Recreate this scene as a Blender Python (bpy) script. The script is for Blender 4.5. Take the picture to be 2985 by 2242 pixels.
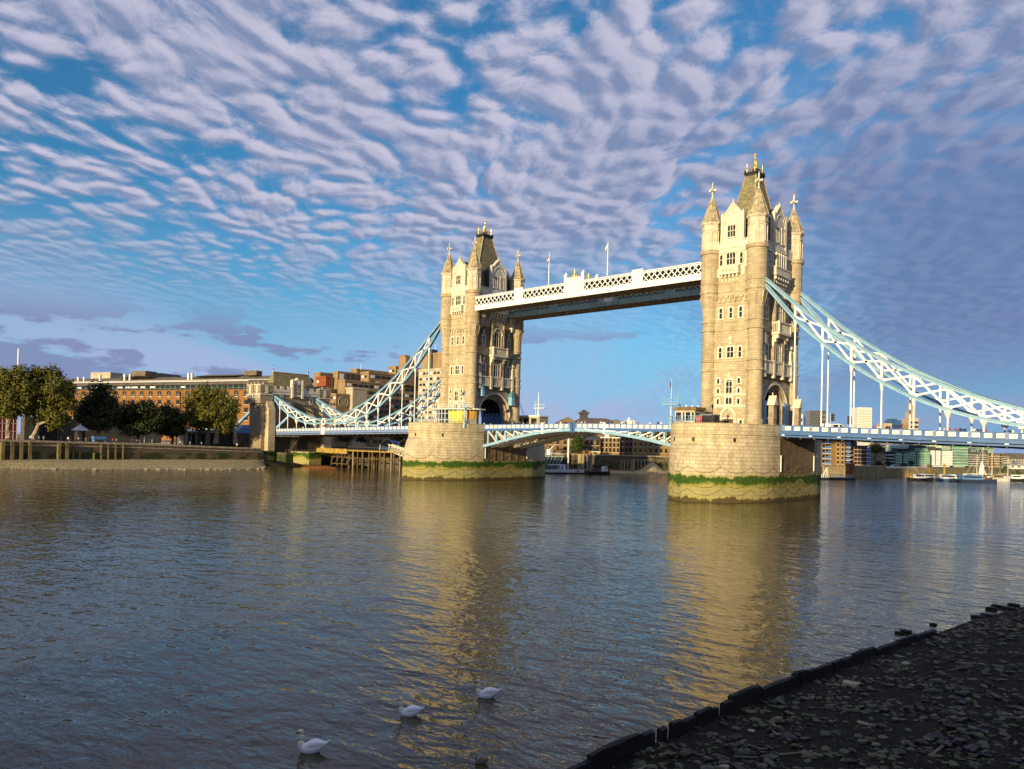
import bpy, bmesh, math, random
from mathutils import Vector, Matrix, noise as mnoise
R = math.radians
random.seed(7)
for o in list(bpy.data.objects): bpy.data.objects.remove(o)
scene = bpy.context.scene
COL = scene.collection
WATER = -15.9          # river level; z = 0 is the foot of the two great towers

# ------------------------------------------------------------------ camera
CX, CY, CZ, YAW, PITCH, ROLL, FPX = 115.4666, -158.484, -5.5897, -.7413, .0141, .0257, 2239.94
FW = Vector((math.sin(YAW)*math.cos(PITCH), math.cos(YAW)*math.cos(PITCH), math.sin(PITCH)))
R0 = Vector((math.cos(YAW), -math.sin(YAW), 0)); U0 = R0.cross(FW)
RT = R0*math.cos(ROLL)+U0*math.sin(ROLL); UP = -R0*math.sin(ROLL)+U0*math.cos(ROLL)
cd = bpy.data.cameras.new('camera'); cam = bpy.data.objects.new('camera', cd); COL.objects.link(cam)
M = Matrix.Identity(4)
for i in range(3):
    M[i][0], M[i][1], M[i][2] = RT[i], UP[i], -FW[i]
M.translation = Vector((CX, CY, CZ))
cam.matrix_world = M
cd.sensor_fit = 'HORIZONTAL'; cd.sensor_width = 36; cd.lens = FPX/2985*36
cd.shift_x = 8.5446/2985; cd.shift_y = 138.62/2985
cd.clip_start = .1; cd.clip_end = 20000
scene.camera = cam
def at(px, py, depth):               # a pixel of the photograph at a depth in metres -> a point of the place
    return Vector((CX, CY, CZ))+depth*(FW+RT*((px-1483.96)/FPX)-UP*((py-1259.62)/FPX))
def gxy(px, depth):
    p = at(px, 1290, depth); return (p.x, p.y)
def zat(px, py, depth): return at(px, py, depth).z

# ------------------------------------------------------------------ sky, sun, exposure
SUN_AZ, SUN_EL = 9.0, 9.5           # degrees: from -Y turned towards +X, and height
sdir = Vector((math.sin(R(SUN_AZ))*math.cos(R(SUN_EL)), -math.cos(R(SUN_AZ))*math.cos(R(SUN_EL)), math.sin(R(SUN_EL))))
sl = bpy.data.lights.new('sun', 'SUN'); sl.energy = 5.0; sl.angle = R(.5); sl.color = (1, .80, .44)
so = bpy.data.objects.new('sun', sl); COL.objects.link(so)
so.rotation_euler = sdir.to_track_quat('Z', 'Y').to_euler()
scene.view_settings.view_transform = 'Standard'; scene.view_settings.look = 'None'
scene.view_settings.exposure = 0.35; scene.view_settings.gamma = 1
scene.view_settings.use_curve_mapping = False

class NT:                            # small helper to write node trees
    def __init__(s, tree): s.t = tree; s.n = tree.nodes; s.l = tree.links
    def node(s, typ, **kw):
        n = s.n.new(typ)
        for k, v in kw.items(): setattr(n, k, v)
        return n
    def put(s, sock, v):
        if isinstance(v, bpy.types.NodeSocket): s.l.new(v, sock)
        elif v is not None:
            if isinstance(v, (tuple, list)) and len(v) == 3 and sock.type == 'RGBA': v = (*v, 1)
            sock.default_value = v
    def math(s, op, a, b=None, c=None, clamp=False):
        n = s.node('ShaderNodeMath', operation=op, use_clamp=clamp)
        for i, v in enumerate((a, b, c)): s.put(n.inputs[i], v)
        return n.outputs[0]
    def vmath(s, op, a, b=None):
        n = s.node('ShaderNodeVectorMath', operation=op); s.put(n.inputs[0], a)
        if b is not None: s.put(n.inputs[1], b)
        return n.outputs['Value'] if op in ('DOT_PRODUCT', 'LENGTH') else n.outputs[0]
    def xyz(s, x, y, z):
        n = s.node('ShaderNodeCombineXYZ')
        for i, v in enumerate((x, y, z)): s.put(n.inputs[i], v)
        return n.outputs[0]
    def sep(s, v):
        n = s.node('ShaderNodeSeparateXYZ'); s.put(n.inputs[0], v); return n.outputs
    def noise(s, vec, scale, detail=3, rough=.5, dist=0.0, out=0):
        n = s.node('ShaderNodeTexNoise'); s.put(n.inputs['Vector'], vec)
        n.inputs['Scale'].default_value = scale; n.inputs['Detail'].default_value = detail
        n.inputs['Roughness'].default_value = rough; n.inputs['Distortion'].default_value = dist
        return n.outputs[out]
    def ramp(s, v, a, b, lo=0.0, hi=1.0, smooth=True):
        n = s.node('ShaderNodeMapRange', interpolation_type='SMOOTHSTEP' if smooth else 'LINEAR')
        n.clamp = True if not smooth else n.clamp
        s.put(n.inputs[0], v); s.put(n.inputs[1], a); s.put(n.inputs[2], b); s.put(n.inputs[3], lo); s.put(n.inputs[4], hi)
        return n.outputs[0]
    def mix(s, f, a, b, blend='MIX'):
        n = s.node('ShaderNodeMix', data_type='RGBA', blend_type=blend)
        s.put(n.inputs[0], f); s.put(n.inputs[6], a); s.put(n.inputs[7], b)
        return n.outputs[2]

world = bpy.data.worlds.new('World'); scene.world = world; world.use_nodes = True
w = NT(world.node_tree); w.n.clear()
gen = w.node('ShaderNodeTexCoord').outputs['Generated']
sky = w.node('ShaderNodeTexSky', sky_type='NISHITA'); sky.sun_disc = False
sky.sun_elevation = R(SUN_EL); sky.sun_rotation = math.pi-R(SUN_AZ)
sky.air_density = 1.0; sky.dust_density = .3; sky.ozone_density = 3.0
d = w.sep(gen)
zc = w.math('ADD', w.math('MAXIMUM', d[2], 0.0), .055)
p = w.vmath('SCALE', gen); w.put(p.node.inputs['Scale'], w.math('DIVIDE', 1.0, zc))
VAZ = R(-41.0)                      # the rows of cloud run towards this bearing
along = w.vmath('DOT_PRODUCT', p, (math.sin(VAZ), math.cos(VAZ), 0)); across = w.vmath('DOT_PRODUCT', p, (math.cos(VAZ), -math.sin(VAZ), 0))
def cl(sx, sy, off): return w.xyz(w.math('MULTIPLY', across, sx), w.math('MULTIPLY', along, sy), off)
def puffs(dx, dy):
    ax, ay = w.math('ADD', across, dx), w.math('ADD', along, dy)
    v = w.xyz(ax, w.math('MULTIPLY', ay, .74), 3.0)
    wob = w.node('ShaderNodeTexNoise'); w.put(wob.inputs['Vector'], v); wob.inputs['Scale'].default_value = 1.5; wob.inputs['Detail'].default_value = 3
    v2 = w.vmath('ADD', v, w.vmath('SCALE', w.vmath('SUBTRACT', wob.outputs['Color'], (.5, .5, .5))))
    v2.node.inputs[1].links[0].from_node.inputs['Scale'].default_value = .40
    n1 = w.noise(v2, 5.6, 7, .66)
    sp = w.sep(v2)
    rows = w.noise(w.xyz(w.math('MULTIPLY', sp[0], 3.1), w.math('MULTIPLY', sp[1], .70), 1.0), 1.0, 2, .5)
    vo = w.node('ShaderNodeTexVoronoi', feature='SMOOTH_F1'); w.put(vo.inputs['Vector'], v2); vo.inputs['Scale'].default_value = 11.0
    vo.inputs['Smoothness'].default_value = .5
    cell = w.ramp(vo.outputs['Distance'], .05, .75, 1.0, 0.0, False)
    return w.math('ADD', w.math('ADD', w.math('MULTIPLY', n1, .52), w.math('MULTIPLY', cell, .22)), w.math('MULTIPLY', rows, .30))
den = puffs(0.0, 0.0)
den2 = puffs(.022, -.034)            # the same field a little nearer the sun: which side of a puff is lit
big = w.noise(cl(.62, .24, 9.3), 1.0, 4, .55)
# the layer closes into one grey-blue sheet to the right of the bridge, and thins towards the horizon
side = w.math('DIVIDE', across, w.math('ADD', w.math('MAXIMUM', along, 0.1), .3))
wav = w.math('MULTIPLY', w.math('SUBTRACT', big, .5), .5)
right = w.math('MULTIPLY', w.ramp(w.math('ADD', side, wav), .10, .40), w.ramp(d[2], .52, .26))
low = w.ramp(d[2], .02, .30, 1.0, 0.0)
cover = w.math('ADD', w.math('ADD', w.math('MULTIPLY', w.ramp(side, .0, -.55), .055), w.math('ADD', w.math('MULTIPLY', w.math('SUBTRACT', big, .5), .95), w.math('MULTIPLY', right, .10))), w.ramp(d[2], .42, .75, .018, .26))  # last term: extra cloud overhead, out of view, added to grey the water's reflection
dens = w.math('ADD', den, cover)
alpha = w.ramp(dens, .40, .575)
alpha = w.math('MULTIPLY', alpha, w.ramp(d[2], .11, .30, .0, 1.0))
alpha = w.math('MAXIMUM', alpha, w.math('MULTIPLY', right, w.ramp(d[2], .0, .16, .35, .93)))
alpha = w.math('MINIMUM', alpha, .96)
lit = w.ramp(w.math('SUBTRACT', den, den2), -.10, .12, 0.0, 1.0)
thick = w.ramp(dens, .52, .92, 1.0, .62)
lit = w.math('MULTIPLY', lit, w.math('MULTIPLY', thick, w.math('SUBTRACT', 1.0, w.math('MULTIPLY', right, .90))))
SHADE, BRIGHT, SHEET = (.175, .22, .36), (.46, .45, .565), (.108, .160, .315)
shade = w.mix(right, SHADE, SHEET)
ccol = w.mix(lit, shade, BRIGHT)
# thin veil low in the sky
veil = w.math('ADD', w.noise(cl(.45, .07, 4.0), 1.0, 4, .55), w.math('MULTIPLY', w.ramp(side, .35, -.55, 0.0, .12), 1.0))
veil = w.math('MULTIPLY', w.ramp(veil, .38, .66), w.math('MULTIPLY', low, .85))
# small grey cumulus near the horizon, on their own nearer layer
az = w.math('ARCTAN2', d[0], d[1])
cuv = w.xyz(w.math('MULTIPLY', az, 7.0), w.math('MULTIPLY', d[2], 24.0), 1.7)
cu = w.noise(cuv, 1.0, 5, .55)
cuband = w.math('MULTIPLY', w.ramp(d[2], .035, .055), w.ramp(d[2], .115, .17, 1.0, 0.0))
leftb = w.ramp(az, R(-77), R(-60), .13, 0.0)
cua = w.ramp(w.math('ADD', cu, leftb), .585, .64); cua = w.math('MULTIPLY', cua, w.math('MULTIPLY', cuband, .85))
SKYK = .115
base = w.mix(1.0, sky.outputs[0], (SKYK*.40, SKYK*.92, SKYK*1.10), 'MULTIPLY')
base = w.mix(w.ramp(d[2], .0, .20, .88, 0.0), base, (.20, .375, .66))     # the clear air brightens and pales low down
c = w.mix(veil, base, (.335, .375, .555))
c = w.mix(alpha, c, ccol)
c = w.mix(cua, c, (.17, .205, .365))
bg = w.node('ShaderNodeBackground'); w.put(bg.inputs[0], c); bg.inputs[1].default_value = 1.0
w.l.new(bg.outputs[0], w.node('ShaderNodeOutputWorld').inputs[0])

# ------------------------------------------------------------------ materials
MATS = {}
def _new(name):
    m = bpy.data.materials.new(name); m.use_nodes = True
    t = NT(m.node_tree); b = t.n['Principled BSDF']; MATS[name] = m
    return m, t, b
def mat(name, col, rough=.75, var=.18, scale=1.2, metal=0, spec=.35, bump=0, col2=None, stretch=(1, 1, 1), grime=0):
    m, t, b = _new(name)
    oc = t.node('ShaderNodeTexCoord').outputs['Object']
    mp = t.node('ShaderNodeMapping'); t.put(mp.inputs[0], oc); mp.inputs['Scale'].default_value = stretch
    n = t.noise(mp.outputs[0], scale, 5, .6)
    a = tuple(c*(1-var) for c in col); c2 = col2 or tuple(min(1, c*(1+var)) for c in col)
    cc = t.mix(t.ramp(n, .3, .7), a, c2)
    if grime:                        # rain streaks and soot
        m2 = t.node('ShaderNodeMapping'); t.put(m2.inputs[0], oc); m2.inputs['Scale'].default_value = (1, 1, .22)
        g = t.noise(m2.outputs[0], 2.1, 6, .7); cc = t.mix(t.ramp(g, .48, .78, 0.0, grime), cc, tuple(c*.28+.012 for c in col))
    t.put(b.inputs['Base Color'], cc)
    b.inputs['Roughness'].default_value = rough; b.inputs['Metallic'].default_value = metal
    b.inputs['Specular IOR Level'].default_value = spec
    if bump:
        bp = t.node('ShaderNodeBump'); bp.inputs['Strength'].default_value = bump; bp.inputs['Distance'].default_value = .1
        t.put(bp.inputs['Height'], t.noise(oc, scale*6, 4, .6)); t.put(b.inputs['Normal'], bp.outputs[0])
    return m
def brick(name, c1, c2, mortar, bw, bh, msize=.02, rough=.85, stain=.25, bump=.4, extra=None, rot=0.0):
    m, t, b = _new(name)
    oc = t.node('ShaderNodeTexCoord').outputs['Object']; s = t.sep(oc)
    v = t.xyz(t.math('ADD', t.math('MULTIPLY', s[0], math.cos(rot)+.0), t.math('MULTIPLY', s[1], 1.0 if rot == 0 else math.sin(rot))), s[2], 0.0)
    br = t.node('ShaderNodeTexBrick'); t.put(br.inputs['Vector'], v)
    br.inputs['Color1'].default_value = (*c1, 1); br.inputs['Color2'].default_value = (*c2, 1); br.inputs['Mortar'].default_value = (*mortar, 1)
    br.inputs['Scale'].default_value = 1; br.inputs['Mortar Size'].default_value = msize
    br.inputs['Brick Width'].default_value = bw; br.inputs['Row Height'].default_value = bh; br.inputs['Bias'].default_value = 0
    mp = t.node('ShaderNodeMapping'); t.put(mp.inputs[0], oc); mp.inputs['Scale'].default_value = (1, 1, .3)
    n = t.noise(mp.outputs[0], .55, 6, .65)
    col = t.mix(t.ramp(n, .35, .75, 0.0, stain), br.outputs['Color'], tuple(c*.35 for c in c1))
    if extra: col = extra(t, oc, s, col, n)
    t.put(b.inputs['Base Color'], col); b.inputs['Roughness'].default_value = rough; b.inputs['Specular IOR Level'].default_value = .25
    bp = t.node('ShaderNodeBump'); bp.inputs['Strength'].default_value = bump; bp.inputs['Distance'].default_value = .06
    h = t.math('ADD', t.math('MULTIPLY', br.outputs['Fac'], -1.0), t.math('MULTIPLY', t.noise(oc, 7, 4, .6), .5))
    t.put(bp.inputs['Height'], h); t.put(b.inputs['Normal'], bp.outputs[0])
    return m
def tide(t, oc, s, col, n):           # weed, slime and mud left on the piers by the tide (heights above the pier's root at z = WATER)
    mp = t.node('ShaderNodeMapping'); t.put(mp.inputs[0], oc); mp.inputs['Scale'].default_value = (1, 1, .35)
    e = t.noise(mp.outputs[0], .9, 6, .7); f = t.noise(oc, 2.4, 4, .65); lo = t.noise(oc, .16, 3, .5)
    z = t.math('ADD', s[2], t.math('ADD', t.math('MULTIPLY', t.math('SUBTRACT', e, .5), 2.6), t.math('MULTIPLY', t.math('SUBTRACT', lo, .5), 1.6)))
    tan = t.ramp(z, 5.9, 4.5); col = t.mix(t.math('MULTIPLY', tan, .84), col, t.mix(t.ramp(f, .3, .7), (.24, .205, .03), (.42, .355, .10)))
    pale = t.math('MULTIPLY', t.ramp(z, 2.9, 2.3), t.ramp(z, .9, 1.3)); col = t.mix(t.math('MULTIPLY', pale, .5), col, (.34, .31, .17))
    z2 = t.math('ADD', s[2], t.math('ADD', t.math('MULTIPLY', t.math('SUBTRACT', f, .5), 1.7), t.math('ADD', t.math('MULTIPLY', t.math('SUBTRACT', e, .5), 2.2), t.math('MULTIPLY', t.math('SUBTRACT', lo, .5), -4.4))))
    fr = t.math('MULTIPLY', t.ramp(z, 5.2, 4.8), t.ramp(z2, 2.7, 3.4)); col = t.mix(t.math('MULTIPLY', fr, .75), col, (.16, .18, .02))
    g1 = t.math('MULTIPLY', t.ramp(z, 5.1, 4.8), t.ramp(z2, 3.25, 3.65))
    col = t.mix(t.math('MULTIPLY', g1, .95), col, t.mix(t.ramp(f, .25, .75), (.014, .050, .005), (.050, .120, .010)))
    wet = t.ramp(z, .95, .65); col = t.mix(t.math('MULTIPLY', wet, .88), col, (.055, .036, .016))
    return col
brick('granite_ashlar', (.60, .49, .32), (.44, .35, .22), (.25, .18, .11), 1.1, .5, .02, stain=.55)
brick('portal_granite', (.30, .225, .14), (.19, .14, .085), (.10, .075, .05), .8, .42, .03, bump=1.0, stain=.5)  # dark rough granite, deepened to carry the portal fronts' shade
brick('granite_rough', (.46, .37, .25), (.31, .24, .155), (.15, .11, .07), .7, .38, .03, bump=.9, stain=.4)
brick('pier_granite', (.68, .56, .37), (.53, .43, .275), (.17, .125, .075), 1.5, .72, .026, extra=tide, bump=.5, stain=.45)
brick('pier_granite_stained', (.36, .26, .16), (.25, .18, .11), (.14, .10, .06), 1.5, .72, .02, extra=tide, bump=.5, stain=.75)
mat('portland_stone', (.68, .61, .475), .8, .12, .9, bump=.25, grime=0.55)
mat('weathered_stone', (.36, .29, .20), .85, .3, .8, bump=.4, grime=0.6)  # weathered tone, taken darker for the shade of the portal fronts
mat('cream_stone', (.64, .55, .41), .8, .15, .9, bump=.3, grime=0.55)
mat('roof_slate', (.20, .175, .085), .7, .35, .9, bump=.4, stretch=(1, 1, 2.5))
mat('spire_stone', (.40, .33, .21), .85, .4, 1.1, bump=.5, grime=0.6)
mat('gold_leaf', (.75, .47, .10), .35, .12, 3, metal=.75, spec=.6)
mat('iron_black', (.02, .02, .022), .5, .2, 3)
mat('window_glass', (.020, .022, .026), .25, .3, .5, spec=.35)
mat('timber_window', (.10, .055, .03), .6)
mat('paint_white', (.80, .80, .80), .45, .07, .7, spec=.45, grime=0.4)
mat('pale_green', (.40, .52, .40), .5, .15, .4)
mat('paint_cream', (.74, .70, .60), .5, .1, .7)
mat('paint_sky', (.27, .45, .60), .4, .10, .6, spec=.45, grime=0.5)
mat('paint_blue', (.05, .135, .34), .42, .12, .6, spec=.45, grime=0.45)
mat('paint_lilac', (.19, .265, .48), .45, .08, .6, grime=0.45)
mat('paint_white_shaded', (.26, .36, .34), .5, .15, .6, grime=0.4)
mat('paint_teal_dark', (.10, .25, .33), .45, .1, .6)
mat('paint_red', (.42, .06, .05), .5, .1, 2)
mat('soffit_brown', (.20, .125, .055), .75, .35, .8)
mat('girder_tan', (.55, .40, .24), .6, .25, .6)
mat('asphalt', (.05, .05, .052), .9, .2, 2)
mat('paving', (.19, .165, .13), .9, .25, .8)
mat('quay_earth', (.14, .12, .09), .95, .3, .1)
mat('copper_green', (.24, .35, .28), .6, .2, 1)
mat('grey_metal', (.35, .36, .37), .4, .1, 1, metal=.6)
mat('pale_concrete', (.46, .39, .28), .85, .15, .5, bump=.2, grime=0.5)
mat('tan_concrete', (.30, .20, .105), .85, .2, .35, bump=.2, stretch=(1, 1, .4), grime=0.5)
mat('red_cladding', (.27, .07, .03), .7, .15, .5)
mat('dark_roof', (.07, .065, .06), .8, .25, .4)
mat('brown_roof', (.16, .125, .085), .85, .3, .35)
mat('white_render', (.72, .72, .69), .7, .08, .4, grime=0.4)
mat('green_glass', (.13, .30, .19), .35, .3, .25, spec=.4)
mat('blue_glass', (.04, .10, .22), .15, .2, .1, spec=.7)
mat('timber_pale', (.33, .26, .16), .85, .3, 1.2, stretch=(1, 1, .2), bump=.3)
mat('timber_dark', (.035, .027, .02), .85, .4, 2, stretch=(1, 1, .3), bump=.4)
mat('timber_wet', (.008, .0075, .006), .6, .5, 3, stretch=(1, 1, .4), bump=.8)
mat('timber_brown', (.13, .085, .035), .85, .4, 1.2, bump=.3, stretch=(1, 1, .3))
mat('timber_olive', (.19, .15, .055), .85, .4, 1.2, bump=.3, stretch=(1, 1, .3))
mat('timber_ochre', (.36, .24, .06), .8, .35, .8, bump=.3)
mat('rust', (.27, .10, .03), .85, .35, 1)
mat('bark', (.16, .13, .09), .9, .4, 2, bump=.6)
mat('bark_pale', (.34, .28, .19), .9, .35, 1.5, bump=.5)
mat('sand', (.42, .31, .15), .95, .2, .8)
mat('shingle_pale', (.36, .28, .14), .95, .75, 2.2, bump=1.0)
mat('canvas_white', (.78, .77, .74), .8, .06, 1)
mat('canvas_blue', (.08, .18, .40), .7, .1, 1)
mat('yellow_panel', (.52, .50, .07), .5, .05, 1)
mat('orange_panel', (.60, .33, .07), .5, .25, .6)
mat('skin', (.45, .28, .20), .6, .1, 5)
mat('hair_dark', (.03, .022, .018), .7, .2, 5)
for k, c in dict(black=(.015, .015, .018), white=(.72, .72, .70), red=(.38, .04, .03), navy=(.03, .045, .10), grey=(.22, .22, .23), tan=(.36, .26, .15)).items():
    mat('cloth_'+k, c, .85, .12, 6)
mat('swan_white', (.78, .78, .80), .7, .06, 6)
mat('swan_cream', (.66, .60, .42), .7, .08, 6)
mat('bill_orange', (.55, .17, .04), .45, .1, 8)
mat('plumage_brown', (.15, .12, .085), .8, .4, 9)
brick('brick_orange', (.33, .155, .046), (.265, .12, .036), (.24, .13, .06), .9, .3, .02, bump=.15, stain=.3)
brick('brick_yellow', (.38, .225, .075), (.30, .175, .055), (.34, .23, .11), .9, .3, .02, bump=.15, stain=.3)
brick('brick_brown', (.26, .155, .075), (.20, .12, .06), (.22, .15, .08), .9, .3, .02, bump=.15, stain=.35)
brick('old_wall', (.135, .12, .105), (.09, .08, .07), (.06, .055, .05), 1.3, .55, .03, stain=.5)
def quay_tide(t, oc, s, col, n):
    e = t.noise(oc, .22, 5, .65)
    g = t.math('MULTIPLY', t.ramp(e, .42, .55), t.ramp(s[2], 4.6, 4.0)); col = t.mix(t.math('MULTIPLY', g, .9), col, (.022, .040, .010))
    lowp = t.math('MULTIPLY', t.ramp(t.math('ADD', s[2], t.math('MULTIPLY', e, 2.5)), 2.9, 2.4), .85)
    return t.mix(lowp, col, (.20, .13, .055))
brick('quay_stone', (.20, .15, .085), (.13, .095, .055), (.06, .045, .03), 1.6, .6, .03, extra=quay_tide, stain=.6)
def leafmat(name, c1, c2):
    m, t, b = _new(name)
    oc = t.node('ShaderNodeTexCoord').outputs['Object']
    n = t.noise(oc, .55, 3, .6); n2 = t.noise(oc, 6, 2, .5)
    t.put(b.inputs['Base Color'], t.mix(t.math('ADD', t.ramp(n, .35, .65, 0, .7), t.ramp(n2, .4, .7, 0, .3)), c1, c2))
    b.inputs['Roughness'].default_value = .6; b.inputs['Specular IOR Level'].default_value = .2
    b.inputs['Transmission Weight'].default_value = 0
    return m
leafmat('leaf_olive', (.050, .066, .010), (.175, .150, .020))
leafmat('leaf_dark', (.020, .030, .008), (.055, .062, .014))
leafmat('leaf_green', (.035, .065, .012), (.085, .12, .025))
def riverstone(name):
    m, t, b = _new(name)
    oc = t.node('ShaderNodeTexCoord').outputs['Object']
    vo = t.node('ShaderNodeTexVoronoi', feature='F1'); t.put(vo.inputs['Vector'], oc); vo.inputs['Scale'].default_value = 2.2
    n = t.noise(oc, 9, 4, .6); r = t.sep(vo.outputs['Color'])
    c = t.mix(t.ramp(r[0], .55, 1.05), (.004, .004, .0025), (.11, .090, .032)); c = t.mix(t.ramp(r[1], .62, .7, 0, .7), c, (.045, .065, .02))
    c = t.mix(t.ramp(n, .45, .75, 0, .6), c, (.01, .011, .008))
    t.put(b.inputs['Base Color'], c); b.inputs['Roughness'].default_value = .55; b.inputs['Specular IOR Level'].default_value = .4
    bp = t.node('ShaderNodeBump'); bp.inputs['Strength'].default_value = .6; bp.inputs['Distance'].default_value = .03
    t.put(bp.inputs['Height'], n); t.put(b.inputs['Normal'], bp.outputs[0])
riverstone('river_stone')
mat('wet_mud', (.005, .0048, .003), .85, .6, 3.5, bump=.9, spec=.15, col2=(.020, .020, .010))
def water_mat():
    m, t, b = _new('river_water')
    oc = t.node('ShaderNodeTexCoord').outputs['Object']
    mp = t.node('ShaderNodeMapping'); t.put(mp.inputs[0], oc); mp.inputs['Rotation'].default_value = (0, 0, R(-38)); mp.inputs['Scale'].default_value = (.55, 1, 1)
    v = mp.outputs[0]
    h = t.math('MULTIPLY', t.noise(v, 2.4, 2, .5, .5), .058)
    h = t.math('ADD', h, t.math('MULTIPLY', t.noise(v, .85, 2, .5, .4), .17))
    h = t.math('ADD', h, t.math('MULTIPLY', t.noise(v, .34, 2, .5, .3), .20))
    calm = t.ramp(t.noise(oc, .018, 4, .55), .35, .68, .55, 1.15)
    bp = t.node('ShaderNodeBump'); bp.inputs['Distance'].default_value = 1.0
    t.put(bp.inputs['Strength'], calm); t.put(bp.inputs['Height'], h); t.put(b.inputs['Normal'], bp.outputs[0])
    n = t.noise(oc, .03, 3, .5)
    t.put(b.inputs['Base Color'], t.mix(n, (.043, .033, .015), (.060, .045, .019)))
    b.inputs['Roughness'].default_value = .04; b.inputs['IOR'].default_value = 1.40; b.inputs['Specular IOR Level'].default_value = .5
water_mat()

# ------------------------------------------------------------------ mesh and object helpers
class MB:
    def __init__(s, f=None): s.v = []; s.f = []; s.mi = []; s.t = f; s.cur = 0
    def add(s, vs, fs):
        k = len(s.v); s.v += [s.t(*p) if s.t else tuple(p) for p in vs]
        for f in fs: s.f.append([i+k for i in f]); s.mi.append(s.cur)
    def box(s, x0, x1, y0, y1, z0, z1):
        s.add([(x0, y0, z0), (x1, y0, z0), (x1, y1, z0), (x0, y1, z0), (x0, y0, z1), (x1, y0, z1), (x1, y1, z1), (x0, y1, z1)],
              [(0, 3, 2, 1), (4, 5, 6, 7), (0, 1, 5, 4), (1, 2, 6, 5), (2, 3, 7, 6), (3, 0, 4, 7)])
    def bar(s, p, q, w, h=None, up=(0, 0, 1)):
        h = h or w; p = Vector(p); q = Vector(q); d = (q-p)
        if d.length < 1e-6: return
        d.normalize(); u = Vector(up); sd = d.cross(u)
        if sd.length < 1e-3: sd = d.cross(Vector((1, 0, 0)))
        sd.normalize(); un = sd.cross(d); a = sd*w/2; b = un*h/2
        s.add([p-a-b, p+a-b, p+a+b, p-a+b, q-a-b, q+a-b, q+a+b, q-a+b],
              [(0, 1, 2, 3), (4, 7, 6, 5), (0, 4, 5, 1), (1, 5, 6, 2), (2, 6, 7, 3), (3, 7, 4, 0)])
    def strip(s, pts, w, h):             # one continuous beam along a polyline in a vertical plane
        pts = [Vector(p) for p in pts]; rings = []
        for i, p in enumerate(pts):
            d = (pts[min(i+1, len(pts)-1)]-pts[max(i-1, 0)]).normalized(); sd = d.cross(Vector((0, 0, 1))).normalized(); un = sd.cross(d)
            rings.append([p-sd*w/2-un*h/2, p+sd*w/2-un*h/2, p+sd*w/2+un*h/2, p-sd*w/2+un*h/2])
        s.loft(rings)
    def loft(s, rings, cap=True):
        n = len(rings[0]); vs = [p for r in rings for p in r]; fs = []
        for i in range(len(rings)-1):
            for j in range(n):
                a, b = i*n+j, i*n+(j+1) % n; fs.append((a, b, b+n, a+n))
        if cap: fs += [tuple(reversed(range(n))), tuple(range((len(rings)-1)*n, len(rings)*n))]
        s.add(vs, fs)
    def lathe(s, x, y, prof, n=12, ph=0.0, cap=True):
        s.loft([[(x+r*math.cos(ph+2*math.pi*j/n), y+r*math.sin(ph+2*math.pi*j/n), z) for j in range(n)] for z, r in prof], cap)
    def tube(s, pts, r, n=6):
        pts = [Vector(p) for p in pts]; rings = []
        for i, p in enumerate(pts):
            d = (pts[min(i+1, len(pts)-1)]-pts[max(i-1, 0)]).normalized()
            a = d.cross(Vector((0, 0, 1)))
            if a.length < 1e-3: a = Vector((1, 0, 0))
            a.normalize(); b = a.cross(d); rr = r[i] if isinstance(r, (list, tuple)) else r
            rings.append([p+a*rr*math.cos(2*math.pi*j/n)+b*rr*math.sin(2*math.pi*j/n) for j in range(n)])
        s.loft(rings)
    def prism(s, poly, n0, n1):           # polygon in (u, v) pushed from n0 to n1; use with a face frame
        k = len(poly); vs = [(u, v, n0) for u, v in poly]+[(u, v, n1) for u, v in poly]
        s.add(vs, [tuple(reversed(range(k))), tuple(range(k, 2*k))]+[(i, (i+1) % k, k+(i+1) % k, k+i) for i in range(k)])
    def slab(s, poly, z0, z1):            # polygon in (x, y) raised from z0 to z1
        k = len(poly); vs = [(u, v, z0) for u, v in poly]+[(u, v, z1) for u, v in poly]
        s.add(vs, [tuple(reversed(range(k))), tuple(range(k, 2*k))]+[(i, (i+1) % k, k+(i+1) % k, k+i) for i in range(k)])
    def build(s, name, mats, parent=None, smooth=False, world=True):
        me = bpy.data.meshes.new(name)
        off = Vector((0, 0, 0)); q = parent
        while world and q is not None: off += q.location; q = q.parent
        me.from_pydata([(p[0]-off.x, p[1]-off.y, p[2]-off.z) for p in s.v], [], s.f)
        if isinstance(mats, str): mats = [mats]
        for m in mats: me.materials.append(MATS[m])
        if len(mats) > 1: me.polygons.foreach_set('material_index', s.mi)
        bm = bmesh.new(); bm.from_mesh(me); bmesh.ops.recalc_face_normals(bm, faces=bm.faces[:]); bm.to_mesh(me); bm.free()
        if smooth: me.polygons.foreach_set('use_smooth', [True]*len(me.polygons))
        o = bpy.data.objects.new(name, me); COL.objects.link(o)
        if parent: o.parent = parent
        return o
def tag(o, label=None, cat=None, group=None, kind=None):
    for k, v in (('label', label), ('category', cat), ('group', group), ('kind', kind)):
        if v: o[k] = v
    return o
def thing(name, label, cat, loc=(0, 0, 0), group=None, rz=0.0):
    o = bpy.data.objects.new(name, None); COL.objects.link(o); o.location = loc; o.rotation_euler = (0, 0, rz); o.empty_display_size = .1
    return tag(o, label, cat, group)
KIDS = {}
def kids(o): return [c for c in bpy.data.objects if c.parent == o]
def copy_tree(o, parent=None, allobj=None):
    allobj = allobj if allobj is not None else list(bpy.data.objects)
    c = o.copy(); COL.objects.link(c)
    if parent: c.parent = parent
    for k in allobj:
        if k.parent == o: copy_tree(k, c, allobj)
    return c
def twin(o, loc, parent=None, rz=None, label=None, cat=None, group=None):   # a copy of one mesh that shares its data
    c = o.copy(); COL.objects.link(c); c.location = loc
    if rz is not None: c.rotation_euler = (0, 0, rz)
    if parent: c.parent = parent
    return tag(c, label, cat, group)
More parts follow.
